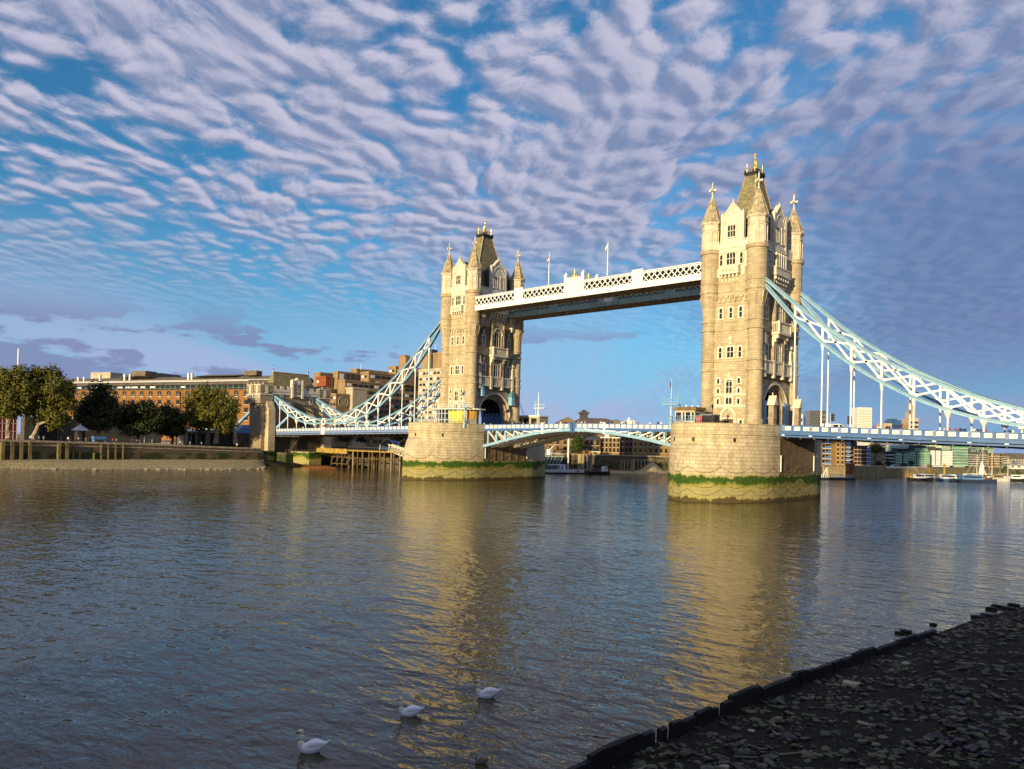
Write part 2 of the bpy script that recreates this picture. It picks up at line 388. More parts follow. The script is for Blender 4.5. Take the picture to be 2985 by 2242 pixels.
ORD = ['first', 'second', 'third', 'fourth', 'fifth', 'sixth', 'seventh', 'eighth', 'ninth', 'tenth', 'eleventh', 'twelfth', 'thirteenth', 'fourteenth', 'fifteenth', 'sixteenth',
       'seventeenth', 'eighteenth', 'nineteenth', 'twentieth', 'twenty-first', 'twenty-second', 'twenty-third', 'twenty-fourth', 'twenty-fifth', 'twenty-sixth', 'twenty-seventh',
       'twenty-eighth', 'twenty-ninth', 'thirtieth', 'thirty-first', 'thirty-second', 'thirty-third', 'thirty-fourth', 'thirty-fifth', 'thirty-sixth', 'thirty-seventh', 'thirty-eighth', 'thirty-ninth', 'fortieth']
def arcpts(cx, cz, r, a0, a1, n, point=0.0):
    return [(cx+r*math.cos(R(a0+(a1-a0)*i/n)), cz+r*math.sin(R(a0+(a1-a0)*i/n))) for i in range(n+1)]
def lerp(pts, x):
    for (a, b), (c, d) in zip(pts, pts[1:]):
        if a <= x <= c or c <= x <= a: return b+(d-b)*(x-a)/(c-a)
    return pts[0][1] if abs(x-pts[0][0]) < abs(x-pts[-1][0]) else pts[-1][1]
def smooth_curve(pts, x):              # Catmull-Rom through sorted points
    p = sorted(pts)
    if x <= p[0][0]: return p[0][1]
    if x >= p[-1][0]: return p[-1][1]
    i = max(k for k in range(len(p)) if p[k][0] <= x); i = min(i, len(p)-2)
    x0, y0 = p[i]; x1, y1 = p[i+1]; h = x1-x0; t = (x-x0)/h
    m0 = (y1-p[i-1][1])/(x1-p[i-1][0]) if i > 0 else (y1-y0)/h
    m1 = (p[i+2][1]-y0)/(p[i+2][0]-x0) if i+2 < len(p) else (y1-y0)/h
    return (2*t**3-3*t*t+1)*y0+(t**3-2*t*t+t)*h*m0+(-2*t**3+3*t*t)*y1+(t**3-t*t)*h*m1

# ------------------------------------------------------------------ the setting: river
mb = MB(); mb.add([(-6000, -3000, WATER), (6000, -3000, WATER), (6000, 9000, WATER), (-6000, 9000, WATER)], [(0, 1, 2, 3)])
tag(mb.build('river_water', 'river_water'), 'brown rippled tidal river water', kind='structure')

# ------------------------------------------------------------------ one great tower (local z = 0 at its foot), then its twin
TW, TL = 5.17, 9.0                     # half spacing of the corner columns along and across the bridge
WY, SX = 9.45, 5.62                    # planes of the river fronts and of the portal fronts
def build_tower(loc, label):
    T = thing('bridge_tower', label, 'tower', loc, 'great bridge towers')
    def B(m, name, mats, parent=None, smooth=False): return m.build(name, mats, parent or T, smooth, world=False)
    faces = {'w': lambda u, v, n: (u, -WY-n, v), 'e': lambda u, v, n: (-u, WY+n, v), 's': lambda u, v, n: (SX+n, u, v), 'n': lambda u, v, n: (-SX-n, -u, v)}
    # --- walls with the road arch through them
    m = MB()
    m.box(-SX, SX, -WY, WY, 8.9, 37.0)
    for s in (-1, 1): m.box(-SX, SX, min(s*6.7, s*WY), max(s*6.7, s*WY), -2, 8.9)
    for z in (10.8, 12.7, 19.2, 21.0, 27.3, 29.1):
        m.box(-SX-.12, SX+.12, -WY-.12, WY+.12, z-.16, z+.16)
    wall = B(m, 'wall', 'granite_ashlar')
    # recessed arch orders, as slabs whose opening narrows towards the middle of the passage
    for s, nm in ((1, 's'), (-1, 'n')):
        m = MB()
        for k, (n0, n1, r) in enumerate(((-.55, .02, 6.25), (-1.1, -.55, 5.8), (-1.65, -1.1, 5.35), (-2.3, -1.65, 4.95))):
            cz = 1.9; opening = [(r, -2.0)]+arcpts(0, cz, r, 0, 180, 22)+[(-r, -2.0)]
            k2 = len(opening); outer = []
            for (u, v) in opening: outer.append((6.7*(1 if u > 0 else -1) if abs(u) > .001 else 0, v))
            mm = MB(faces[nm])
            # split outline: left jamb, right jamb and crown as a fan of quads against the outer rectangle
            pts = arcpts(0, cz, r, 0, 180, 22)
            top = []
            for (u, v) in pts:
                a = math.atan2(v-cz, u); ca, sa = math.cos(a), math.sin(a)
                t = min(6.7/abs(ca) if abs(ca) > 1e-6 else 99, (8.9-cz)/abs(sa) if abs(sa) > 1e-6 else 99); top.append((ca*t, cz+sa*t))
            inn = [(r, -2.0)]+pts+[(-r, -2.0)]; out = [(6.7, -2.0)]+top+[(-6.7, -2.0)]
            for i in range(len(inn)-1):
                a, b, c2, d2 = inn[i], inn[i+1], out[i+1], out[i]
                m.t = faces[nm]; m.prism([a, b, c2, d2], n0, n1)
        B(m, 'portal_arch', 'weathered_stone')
        m = MB(faces[nm])          # a proud hood moulding round the arch
        pts = arcpts(0, 1.9, 6.45, 0, 180, 22)
        for a, b in zip(pts, pts[1:]): m.bar((a[0], a[1], .12), (b[0], b[1], .12), .3, .3, up=(0, 0, 1))
        B(m, 'arch_moulding', 'portland_stone')
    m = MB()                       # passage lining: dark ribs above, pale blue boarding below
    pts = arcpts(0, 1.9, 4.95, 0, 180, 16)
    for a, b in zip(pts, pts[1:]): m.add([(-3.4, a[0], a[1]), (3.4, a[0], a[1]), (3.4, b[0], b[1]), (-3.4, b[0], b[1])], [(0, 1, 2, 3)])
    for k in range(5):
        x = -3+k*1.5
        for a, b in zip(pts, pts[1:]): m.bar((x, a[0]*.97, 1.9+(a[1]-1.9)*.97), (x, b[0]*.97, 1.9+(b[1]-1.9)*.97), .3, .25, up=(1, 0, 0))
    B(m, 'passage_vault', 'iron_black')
    m = MB()
    for s in (-1, 1):
        m = MB(); m.box(-3.9, 3.9, min(s*4.7, s*5.1), max(s*4.7, s*5.1), -2, 3.0)
        B(m, 'passage_boarding', 'paint_blue')
    # --- corner turrets
    for sx in (-1, 1):
        for sy in (-1, 1):
            x, y = sx*TW, sy*TL
            prof = [(-2, 1.8), (.5, 1.8), (.8, 1.55), (10.5, 1.52), (10.6, 1.75), (10.95, 1.75), (11.05, 1.52), (12.5, 1.52), (12.6, 1.72), (12.85, 1.72), (12.95, 1.5), (19.0, 1.5), (19.1, 1.75), (19.4, 1.75), (19.5, 1.5),
                    (20.8, 1.5), (20.9, 1.7), (21.2, 1.7), (21.3, 1.52), (24.0, 1.58), (27.1, 2.08), (27.15, 2.25), (27.5, 2.25), (27.55, 2.08), (28.9, 2.08), (28.95, 2.2), (29.2, 2.2), (29.25, 2.06), (35.4, 2.04), (35.6, 2.3), (36.3, 2.42), (36.45, 2.0)]
            m = MB(); m.lathe(x, y, prof, 20, R(9))
            tu = B(m, 'turret', 'granite_ashlar')
            m = MB(); m.lathe(x, y, [(36.4, 1.98), (40.6, 1.95), (40.7, 2.08), (41.0, 2.08), (41.1, 1.98), (41.7, 2.0), (42.0, 2.28), (42.3, 2.34), (42.32, 2.0)], 8, R(22.5))
            for k in range(8):      # sunk panels framed by ribs, and the row of little brackets
                a = R(45*k); ca, sa = math.cos(a), math.sin(a)
                for t in (-.52, .52):
                    px, py = x+ca*1.86-sa*t, y+sa*1.86+ca*t
                    m.bar((px, py, 36.8), (px, py, 40.4), .13, .13)
                m.bar((x+ca*1.88+sa*.52, y+sa*1.88-ca*.52, 40.3), (x+ca*1.88-sa*.52, y+sa*1.88+ca*.52, 40.3), .13, .2)
            up = m.build('turret_drum', 'cream_stone', tu, world=False)
            m = MB(); m.lathe(x, y, [(42.3, 2.2), (48.0, .24)], 8, R(22.5))
            for k in range(8):      # hip ribs
                a = R(22.5+45*k); m.tube([(x+2.2*math.cos(a), y+2.2*math.sin(a), 42.3), (x+.24*math.cos(a), y+.24*math.sin(a), 48.0)], .09, 5)
                for q in range(3):
                    b = R(45*k+(-15+15*q)); m.lathe(x+2.15*math.cos(b), y+2.15*math.sin(b), [(42.25, .13), (42.6, .13), (42.75, .02)], 5)
            m.build('spire', 'spire_stone', tu, world=False)
            m = MB(); m.lathe(x, y, [(47.7, .30), (48.0, .34), (48.2, .2), (48.8, .14), (49.0, .14)], 8)
            m.box(x-.14, x+.14, y-.14, y+.14, 48.6, 51.0)
            m.box(x-.7, x+.7, y-.12, y+.12, 49.4, 49.75); m.box(x-.12, x+.12, y-.7, y+.7, 49.4, 49.75)
            m.lathe(x, y, [(51.0, .14), (51.5, .03)], 6)
            for dx, dy in ((.7, 0), (-.7, 0), (0, .7), (0, -.7)): m.lathe(x+dx, y+dy, [(49.3, .1), (49.57, .2), (49.85, .1)], 6)
            m.build('cross', 'portland_stone', tu, world=False)
    m = MB()                        # long pointed gargoyle shapes under the flare
    for sx in (-1, 1):
        for sy in (-1, 1):
            for k in range(8):
                a = R(22.5+45*k); x0, y0 = sx*TW, sy*TL
                m.tube([(x0+1.55*math.cos(a), y0+1.55*math.sin(a), 23.6), (x0+2.02*math.cos(a), y0+2.02*math.sin(a), 26.6)], [.03, .2], 5)
    B(m, 'corbel_spike', 'granite_ashlar')
    # --- main roof
    m = MB(); hx0, hy0, hx1, hy1 = 3.75, 7.3, 1.12, 1.75
    def rr(z): t = (z-37.0)/16.8; return (hx0+(hx1-hx0)*t, hy0+(hy1-hy0)*t)
    rings = []
    for z in (37.0, 42.6, 48.2, 53.8):
        a, b = rr(z); rings.append([(-a, -b, z), (a, -b, z), (a, b, z), (-a, b, z)])
    m.loft(rings); roof = B(m, 'roof', 'roof_slate')
    m = MB()
    for sx in (-1, 1):
        for sy in (-1, 1): m.bar((sx*hx0, sy*hy0, 37.0), (sx*hx1, sy*hy1, 53.85), .22, .22)
    m.build('roof_hip', 'spire_stone', roof, world=False)
    m = MB(); m.box(-1.35, 1.35, -2.0, 2.0, 53.75, 54.1); m.box(-1.5, 1.5, -2.15, 2.15, 54.1, 54.5)
    for k in range(9):
        y = -2.0+k*.5
        for x in (-1.35, 1.35): m.lathe(x, y, [(54.5, .07), (54.95, .07), (55.1, .01)], 5)
    for k in range(5):
        for y in (-2.0, 2.0): m.lathe(-1.2+k*.6, y, [(54.5, .07), (54.95, .07), (55.1, .01)], 5)
    m.build('roof_railing', 'iron_black', roof, world=False)
    m = MB()
    for sx in (-1, 1):
        for sy in (-1, 1):
            m.lathe(sx*1.05, sy*1.55, [(54.5, .2), (55.4, .16), (55.5, .28), (55.65, .12), (56.6, .1), (56.7, .22), (56.95, .05), (57.15, .01)], 8)
            m.bar((sx*1.05, sy*1.55, 55.2), (0, 0, 56.4), .14, .14)
    m.lathe(0, 0, [(54.5, .5), (55.2, .42), (56.3, .3), (56.5, .42), (56.7, .2), (57.6, .13), (57.7, .28), (57.9, .13), (58.9, .09), (59.3, .02)], 8)
    m.box(-.09, .09, -.45, .45, 58.55, 58.75); m.box(-.45, .45, -.09, .09, 58.55, 58.75)
    for a in range(8): m.lathe(.62*math.cos(R(45*a)), .75*math.sin(R(45*a)), [(54.5, .12), (55.3, .1), (55.45, .2), (55.7, .02)], 6)
    m.build('finial', 'gold_leaf', roof, world=False)
    # --- parapets
    m = MB()
    for f in 'we':
        m.t = faces[f]
        m.prism([(-3.4, 35.5), (3.4, 35.5), (3.4, 36.3), (-3.4, 36.3)], 0, .35)
        for a, b, h in ((-3.4, -2.3, 37.5), (2.5, 3.4, 37.6)): m.prism([(a, 36.3), (b, 36.3), (b, h), (a, h)], -.25, .3)
        for u in (-3.2, -2.55, 2.6, 3.2): m.prism([(u-.18, 37.4), (u+.18, 37.4), (u+.18, 38.1), (u-.18, 38.1)], -.3, .34)
    for f in 'sn':
        m.t = faces[f]
        m.prism([(-7, 35.8), (7, 35.8), (7, 36.5), (-7, 36.5)], 0, .3)
        for s in (-1, 1):
            a, b = sorted((s*3.2, s*7)); m.prism([(a, 36.5), (b, 36.5), (b, 37.4), (a, 37.4)], -.3, .2)
            for k in range(4): u = s*(3.5+k*1.0); m.prism([(u-.25, 37.4), (u+.25, 37.4), (u+.25, 38.1), (u-.25, 38.1)], -.3, .24)
    B(m, 'parapet', 'portland_stone')
    # --- gables
    def gable(f, half, sh, pk, depth):
        m = MB(faces[f])
        m.prism([(-half, 36.3), (half, 36.3), (half, sh), (0, pk), (-half, sh)], -.6, .35)
        m.prism([(-half-.25, 36.3), (half+.25, 36.3), (half+.25, 37.3), (-half-.25, 37.3)], .35, .5)
        for s in (-1, 1):
            m.bar((s*(half+.1), sh-.1, .1), (0, pk+.25, .1), .9, .28, up=(0, 1, 0) if False else (0, 0, 1)) if False else None
            a = [(s*(half+.15), sh-.15), (s*(half+.15), sh+.2), (0, pk+.45), (0, pk+.05)]; m.prism(a if s > 0 else a[::-1], -.65, .48)
            m.prism([(s*half-.28, 36.4), (s*half+.28, 36.4), (s*half+.28, sh+.5), (s*half, sh+1.2), (s*half-.28, sh+.5)], -.3, .55)
        for s in (-1, 1):           # pointed tracery rib
            pts = [(s*(half-.55), sh-2.3), (s*(half-.6), sh-1.0), (s*half*.45, sh+.45), (0, sh+1.0)]
            for p, q in zip(pts, pts[1:]): m.bar((p[0], p[1], .4), (q[0], q[1], .4), .16, .16)
        m.bar((0, pk, .1), (0, pk+.9, .1), .22, .22)
        g = B(m, 'gable', 'portland_stone')
        m = MB(faces[f])
        m.prism([(-half+.1, 37.0), (half-.1, 37.0), (half-.1, sh-.2), (0, pk-.2), (-half+.1, sh-.2)], -depth, -.6)
        m.build('gable_roof', 'dark_roof', g, world=False)
        return g
    for f in 'we': gable(f, 2.3, 42.9, 45.6, 5.0)
    for f in 'sn': gable(f, 2.9, 43.4, 46.2, 2.8)
    # --- windows: a pale stone frame (mullions, toothed edges) over a dark pane
    def window(f, cu, v0, w, h, lights=1, transom=True, quoin=True, arch=False, n=0.0, fr=.26, glassmat='window_glass'):
        m = MB(faces[f]); x0, x1, v1 = cu-w/2, cu+w/2, v0+h
        for a, b in ((x0-fr, x0), (x1, x1+fr)): m.prism([(a, v0-fr), (b, v0-fr), (b, v1+fr), (a, v1+fr)], n-.02, n+.2)
        m.prism([(x0, v0-fr), (x1, v0-fr), (x1, v0), (x0, v0)], n-.02, n+.24)
        lw = w/lights
        for k in range(1, lights): u = x0+k*lw; m.prism([(u-.07, v0), (u+.07, v0), (u+.07, v1), (u-.07, v1)], n-.02, n+.17)
        if transom: m.prism([(x0, v0+h*.52-.06), (x1, v0+h*.52-.06), (x1, v0+h*.52+.06), (x0, v0+h*.52+.06)], n-.02, n+.16)
        for k in range(lights):     # pointed heads
            a, b = x0+k*lw, x0+(k+1)*lw; c2 = (a+b)/2; q = lw*.55
            m.prism([(a, v1), (a, v1-q), (a+lw*.12, v1-q*.4), (c2, v1)], n-.02, n+.18); m.prism([(b, v1), (c2, v1), (b-lw*.12, v1-q*.4), (b, v1-q)], n-.02, n+.18)
        m.prism([(x0, v1), (x1, v1), (x1, v1+fr), (x0, v1+fr)], n-.02, n+.22)
        if quoin:
            k = 0; v = v0-fr
            while v < v1+fr-.2:
                if k % 2 == 0:
                    for a, b in ((x0-fr-.2, x0-fr), (x1+fr, x1+fr+.2)): m.prism([(a, v), (b, v), (b, v+.36), (a, v+.36)], n-.02, n+.12)
                v += .36; k += 1
        o = B(m, 'window', 'portland_stone')
        m = MB(faces[f]); m.add([(x0, v0, n+.05), (x1, v0, n+.05), (x1, v1, n+.05), (x0, v1, n+.05)], [(0, 1, 2, 3)])
        m.build('pane', glassmat, o, world=False)
    def ornament(f, cu, v0, h, n=0):
        m = MB(faces[f]); m.prism([(cu-.35, v0), (cu+.35, v0), (cu+.3, v0+.45), (cu-.3, v0+.45)], n, n+.25)
        m.prism([(cu-.16, v0), (cu+.16, v0), (cu+.16, v0+h), (cu-.16, v0+h)], n, n+.3); m.prism([(cu-.42, v0+h*.6), (cu+.42, v0+h*.6), (cu+.42, v0+h*.78), (cu-.42, v0+h*.78)], n, n+.28)
        B(m, 'carved_cross', 'portland_stone')
    for f in 'we':
        # ground floor: pointed doorway between two lights
        m = MB(faces[f]); 
        for r, nn in ((1.75, .14), (1.45, .28)):
            pts = arcpts(-.2, .9, r, 0, 180, 12); pts = [(u, v+ (.45*(1-abs(u+.2)/r))) for u, v in pts]
            for a, b in zip(pts, pts[1:]): m.bar((a[0], a[1], nn), (b[0], b[1], nn), .28, .28)
            for s in (-1, 1): m.bar((-.2+s*r, -2, nn), (-.2+s*r, .95, nn), .28, .28)
        m.prism([(-1.5, .55), (1.1, .55), (1.1, .85), (-1.5, .85)], .02, .2)
        for k in range(5): m.bar((-1.1+k*.45, .85, .12), (-1.1+k*.45, 1.9, .12), .1, .1)
        dr = B(m, 'doorway', 'portland_stone')
        m = MB(faces[f]); m.prism([(-1.3, -2), (.9, -2), (.9, .6), (-1.3, .6)], .01, .05); m.build('door', 'timber_window', dr, world=False)
        window(f, -2.75, -.9, .55, 1.3, 1, False); window(f, 2.6, -.9, .55, 1.3, 1, False)
        # first stage
        m = MB(faces[f]); m.prism([(-3.5, 3.0), (3.5, 3.0), (3.5, 3.45), (-3.5, 3.45)], -.02, .14); m.prism([(-3.5, 5.45), (3.5, 5.45), (3.5, 5.85), (-3.5, 5.85)], -.02, .14)
        m.prism([(-1.35, 5.3), (.95, 5.3), (.95, 5.95), (-1.35, 5.95)], -.02, .24); m.prism([(-1.3, 8.55), (.95, 8.55), (.95, 9.0), (-1.3, 9.0)], -.02, .22)
        B(m, 'string_course', 'portland_stone')
        window(f, -.15, 6.0, 1.3, 2.45, 2); window(f, -.15, 3.7, 1.3, 1.35, 2, False)
        for u in (-2.6, 2.0): window(f, u, 6.0, .5, .95, 1, False); window(f, u, 3.7, .5, 1.1, 1, False); window(f, u, 8.0, .5, 1.1, 1, False)
        ornament(f, -.15, 9.0, 1.5)
        # second stage
        window(f, -.05, 13.4, 1.4, 2.3, 2); window(f, -2.3, 13.4, .6, 2.2); window(f, 2.1, 13.4, .6, 2.2)
        ornament(f, -.05, 16.1, 2.0)
        # third stage
        for u in (-2.35, -.1, 2.1): window(f, u, 21.7, .62, 2.2)
        m = MB(faces[f])
        for k in range(6): u = -2.85+k*1.12; m.prism([(u, 25.0), (u+.45, 25.0), (u+.45, 25.9), (u+1.0, 25.9), (u+1.0, 26.3), (u, 26.3)], -.02, .28)
        m.prism([(-3.3, 26.3), (3.4, 26.3), (3.4, 26.7), (-3.3, 26.7)], -.02, .34); B(m, 'corbel_table', 'granite_ashlar')
        # fourth stage with the oriel balcony
        m = MB(faces[f]); m.prism([(-3.1, 32.2), (3.1, 32.2), (3.1, 36.0), (-3.1, 36.0)], -.05, .03); B(m, 'stone_facing', 'portland_stone')
        window(f, -.3, 32.9, 1.9, 2.5, 3, n=.03, quoin=False); window(f, -2.5, 32.9, .55, 2.3, n=.03, quoin=False); window(f, 2.0, 32.9, .55, 2.3, n=.03, quoin=False)
        m = MB(faces[f]); m.prism([(-2.5, 31.0), (1.7, 31.0), (1.7, 32.4), (-2.5, 32.4)], 0, .95)
        m.prism([(-2.6, 32.3), (1.8, 32.3), (1.8, 32.55), (-2.6, 32.55)], 0, 1.05); m.prism([(-2.6, 30.8), (1.8, 30.8), (1.8, 31.05), (-2.6, 31.05)], 0, 1.05)
        for k in range(5): u = -2.25+k*.85; m.prism([(u, 30.8), (u+.35, 30.8), (u+.35, 29.3), (u, 29.3)], 0, .3); m.prism([(u, 30.8), (u+.35, 30.8), (u+.35, 30.1), (u, 30.1)], .3, .75)
        for u in (-3.3, 2.1): m.prism([(u, 30.4), (u+.75, 30.4), (u+.75, 32.2), (u, 32.2)], 0, .3)
        bo = B(m, 'balcony', 'portland_stone')
        m = MB(faces[f])
        for k in range(4): m.prism([(-1.9+k*.8, 31.3), (-1.5+k*.8, 31.3), (-1.5+k*.8, 31.9), (-1.9+k*.8, 31.9)], .955, .99)
        m.build('balcony_tracery', 'girder_tan', bo, world=False)
        window(f, -.15, 38.6, 1.7, 2.5, 3, n=.35, quoin=False)
    for f in 'sn':
        m = MB(faces[f])            # rough granite between the corner columns, darkened further for the portal fronts' shade
        for v0, v1 in ((8.95, 10.2), (12.95, 19.0), (21.25, 27.1)): m.prism([(-7.4, v0), (7.4, v0), (7.4, v1), (-7.4, v1)], -.02, .025)
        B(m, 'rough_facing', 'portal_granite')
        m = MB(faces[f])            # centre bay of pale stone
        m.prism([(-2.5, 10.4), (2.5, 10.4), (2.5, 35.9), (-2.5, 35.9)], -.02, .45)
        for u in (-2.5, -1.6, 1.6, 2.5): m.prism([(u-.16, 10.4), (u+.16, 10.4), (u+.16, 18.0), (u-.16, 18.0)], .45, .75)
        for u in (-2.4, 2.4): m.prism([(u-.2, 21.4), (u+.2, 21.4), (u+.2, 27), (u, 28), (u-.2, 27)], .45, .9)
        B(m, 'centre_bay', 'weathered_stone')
        m = MB(faces[f]); m.prism([(-6.9, 10.2), (6.9, 10.2), (6.9, 10.6), (-6.9, 10.6)], 0, .7); m.prism([(-6.9, 12.6), (6.9, 12.6), (6.9, 12.95), (-6.9, 12.95)], 0, .75)
        for k in range(24): u = -6.6+k*.574; m.prism([(u-.14, 10.6), (u+.14, 10.6), (u+.14, 12.6), (u-.14, 12.6)], .35, .6)
        for u in (-6.7, -2.3, 2.3, 6.7): m.prism([(u-.35, 9.4), (u+.35, 9.4), (u+.35, 13.2), (u-.35, 13.2)], .1, .85)
        B(m, 'balustrade', 'portland_stone')
        window(f, 0, 13.2, 2.6, 3.4, 3, n=.47, quoin=False)
        for u in (-5.0, 5.0): window(f, u, 13.2, 1.3, 3.1, 2); ornament(f, u, 16.7, 1.7)
        # balcony
        m = MB(faces[f])
        pl = lambda g, lo, hi, nn: m.prism([(-g, lo), (g, lo), (g, hi), (-g, hi)], .3, nn)
        pl(3.0, 18.6, 19.1, 2.0); pl(3.05, 20.9, 21.2, 2.1)
        for u in (-2.85, 2.85): m.prism([(u-.22, 19.1), (u+.22, 19.1), (u+.22, 21.4), (u-.22, 21.4)], 1.55, 2.05)
        for k in range(13): u = -2.5+k*.417; m.prism([(u-.1, 19.1), (u+.1, 19.1), (u+.1, 20.9), (u-.1, 20.9)], 1.7, 1.9)
        for s in (-1, 1):
            for k in range(4): m.prism([(s*2.95-.1, 19.1), (s*2.95+.1, 19.1), (s*2.95+.1, 20.9), (s*2.95-.1, 20.9)], .5+k*.35, .65+k*.35)
            for z0, z1, nn in ((17.8, 18.6, 1.6), (17.0, 17.8, 1.1), (16.2, 17.0, .7)): m.prism([(s*2.3-.4, z0), (s*2.3+.4, z0), (s*2.3+.4, z1), (s*2.3-.4, z1)], .3, nn)
        pl(2.0, 18.0, 18.6, 1.3)
        B(m, 'balcony', 'portland_stone')
        window(f, 0, 21.6, 2.8, 4.1, 3, n=.47, quoin=False); 
        m = MB(faces[f]); pts = arcpts(0, 25.0, 1.9, 0, 180, 10)
        for a, b in zip(pts, pts[1:]): m.bar((a[0], a[1]-.1, .75), (b[0], b[1]-.1, .75), .25, .3)
        B(m, 'arch_moulding', 'portland_stone')
        for u in (-5.2, 5.2): window(f, u, 21.6, 1.0, 2.7, 2); ornament(f, u, 24.7, 1.4)
        # statue niches
        for u in (-6.9, 6.9):
            m = MB(faces[f]); m.prism([(u-.5, 12.9), (u+.5, 12.9), (u+.5, 13.8), (u-.5, 13.8)], 0, .8)
            m.prism([(u-.55, 16.3), (u+.55, 16.3), (u+.3, 17.3), (u, 18.6), (u-.3, 17.3)], 0, .8)
            m.prism([(u-.25, 13.8), (u+.25, 13.8), (u+.3, 15.4), (u, 16.1), (u-.3, 15.4)], .1, .55); B(m, 'statue_niche', 'portland_stone')
        # upper stage: tall lights and a bracketed oriel
        m = MB(faces[f]); m.prism([(-6.0, 29.2), (6.0, 29.2), (6.0, 35.9), (-6.0, 35.9)], -.02, .1); B(m, 'stone_facing', 'weathered_stone')
        m = MB(faces[f])
        for s in (-1, 1):
            u = s*1.9 if False else 0
        m.prism([(-3.6, 31.2), (3.6, 31.2), (3.6, 32.6), (-3.6, 32.6)], .1, 1.3); m.prism([(-3.75, 32.5), (3.75, 32.5), (3.75, 32.8), (-3.75, 32.8)], .1, 1.45); m.prism([(-3.75, 31.0), (3.75, 31.0), (3.75, 31.25), (-3.75, 31.25)], .1, 1.45)
        for k in range(6):
            u = -3.3+k*1.2
            for z0, z1, nn in ((30.2, 31.0, 1.2), (29.5, 30.2, .8), (28.9, 29.5, .4)): m.prism([(u, z0), (u+.5, z0), (u+.5, z1), (u, z1)], .1, nn)
        for k in range(7): u = -3.5+k*1.167; m.prism([(u-.14, 32.8), (u+.14, 32.8), (u+.14, 36.0), (u-.14, 36.0)], .45 if abs(u) < 2.4 else .1, .9 if abs(u) < 2.4 else .5)
        B(m, 'oriel', 'portland_stone')
        window(f, -1.15, 33.0, 1.7, 2.5, 2, n=.47, quoin=False); window(f, 1.15, 33.0, 1.7, 2.5, 2, n=.47, quoin=False)
        for u in (-4.6, 4.6): window(f, u, 32.9, 1.0, 2.3, 2, n=.1, quoin=False)
        for u in (-1.35, 1.35): window(f, u, 38.4, 1.25, 3.0, 2, n=.35, quoin=False)
    return T
TS, TN = 41.15, -41.15
south_tower = build_tower((TS, 0, 0), 'largest gothic stone tower, on the pier with the tan control cabin')
north_tower = copy_tree(south_tower); north_tower.location = (TN, 0, 0)
north_tower['label'] = 'gothic stone tower beside the far suspension span, with glazed pavilion at its foot'

for y0, y1, lab in ((-6.6, -4.9, 'pale blue boarding left of the gabled pillar in the near road arch'), (3.6, 6.5, 'broad pale blue boarding against the sunlit jamb of the near road arch')):
    m = MB(); m.box(TS+5.75, TS+6.0, y0, y1, -1.9, 4.4); m.box(TS+5.7, TS+6.05, y0-.08, y1+.08, 4.4, 4.55)
    for k in range(int((y1-y0)/.6)): m.box(TS+6.0, TS+6.04, y0+k*.6, y0+k*.6+.07, -1.9, 4.4)
    tag(m.build('hoarding', 'paint_sky'), lab, 'boarding', 'pale blue boarding in the near arch')
# small gabled stone lodges flanking the south portal
m0 = None
for k, (y, lab) in enumerate(((-6.2, 'narrow gabled stone pillar in front of the blue boarding of the near road arch'), (6.6, 'stone pillar with sloping cap at the lit jamb of the near road arch'))):
    L = thing('portal_pillar', lab, 'pillar', (49.0, y, -1.9), 'gabled pillars flanking the near road arch')
    m = MB(); m.box(-.55, .55, -.75, .75, 0, 5.4); m.box(-.75, .75, -.95, .95, 0, 1.5); m.box(-.68, .68, -.9, .9, 2.6, 2.85)
    m.build('shaft', 'weathered_stone', L, world=False)
    m = MB(); m.add([(-.8, -1.0, 5.4), (.8, -1.0, 5.4), (.8, 1.0, 5.4), (-.8, 1.0, 5.4), (-.8, 0, 7.4), (.8, 0, 7.4)], [(0, 1, 2, 3), (0, 4, 5, 1), (2, 5, 4, 3), (0, 3, 4), (1, 5, 2)])
    m.box(-.1, .1, -.1, .1, 7.3, 8.0); m.build('gabled_cap', 'portland_stone', L, world=False)
# pale blue lantern houses hung on the north tower's road front
for y, z, sc, lab in ((-5.8, 7.4, 1.0, 'small pale blue lantern box beside the shaded column, above the far road arch'), (6.2, 5.4, 1.35, 'larger pale blue lantern box against the sunlit column, right of the far road arch')):
    L = thing('lantern_box', lab, 'lantern', (TN+SX+.1, y, z), 'pale blue lantern boxes over the far arch')
    m = MB(); s = sc; m.box(0, 1.1*s, -.5*s, .5*s, 0, 1.7*s); m.box(-.1, 1.25*s, -.6*s, .6*s, -.12*s, .1*s); m.build('body', 'paint_sky', L, world=False)
    m = MB(); m.loft([[(-.05, -.65*s, 1.7*s), (1.25*s, -.65*s, 1.7*s), (1.25*s, .65*s, 1.7*s), (-.05, .65*s, 1.7*s)], [(.4*s, -.06, 3.0*s), (.7*s, -.06, 3.0*s), (.7*s, .06, 3.0*s), (.4*s, .06, 3.0*s)]]); m.build('roof', 'paint_teal_dark', L, world=False)

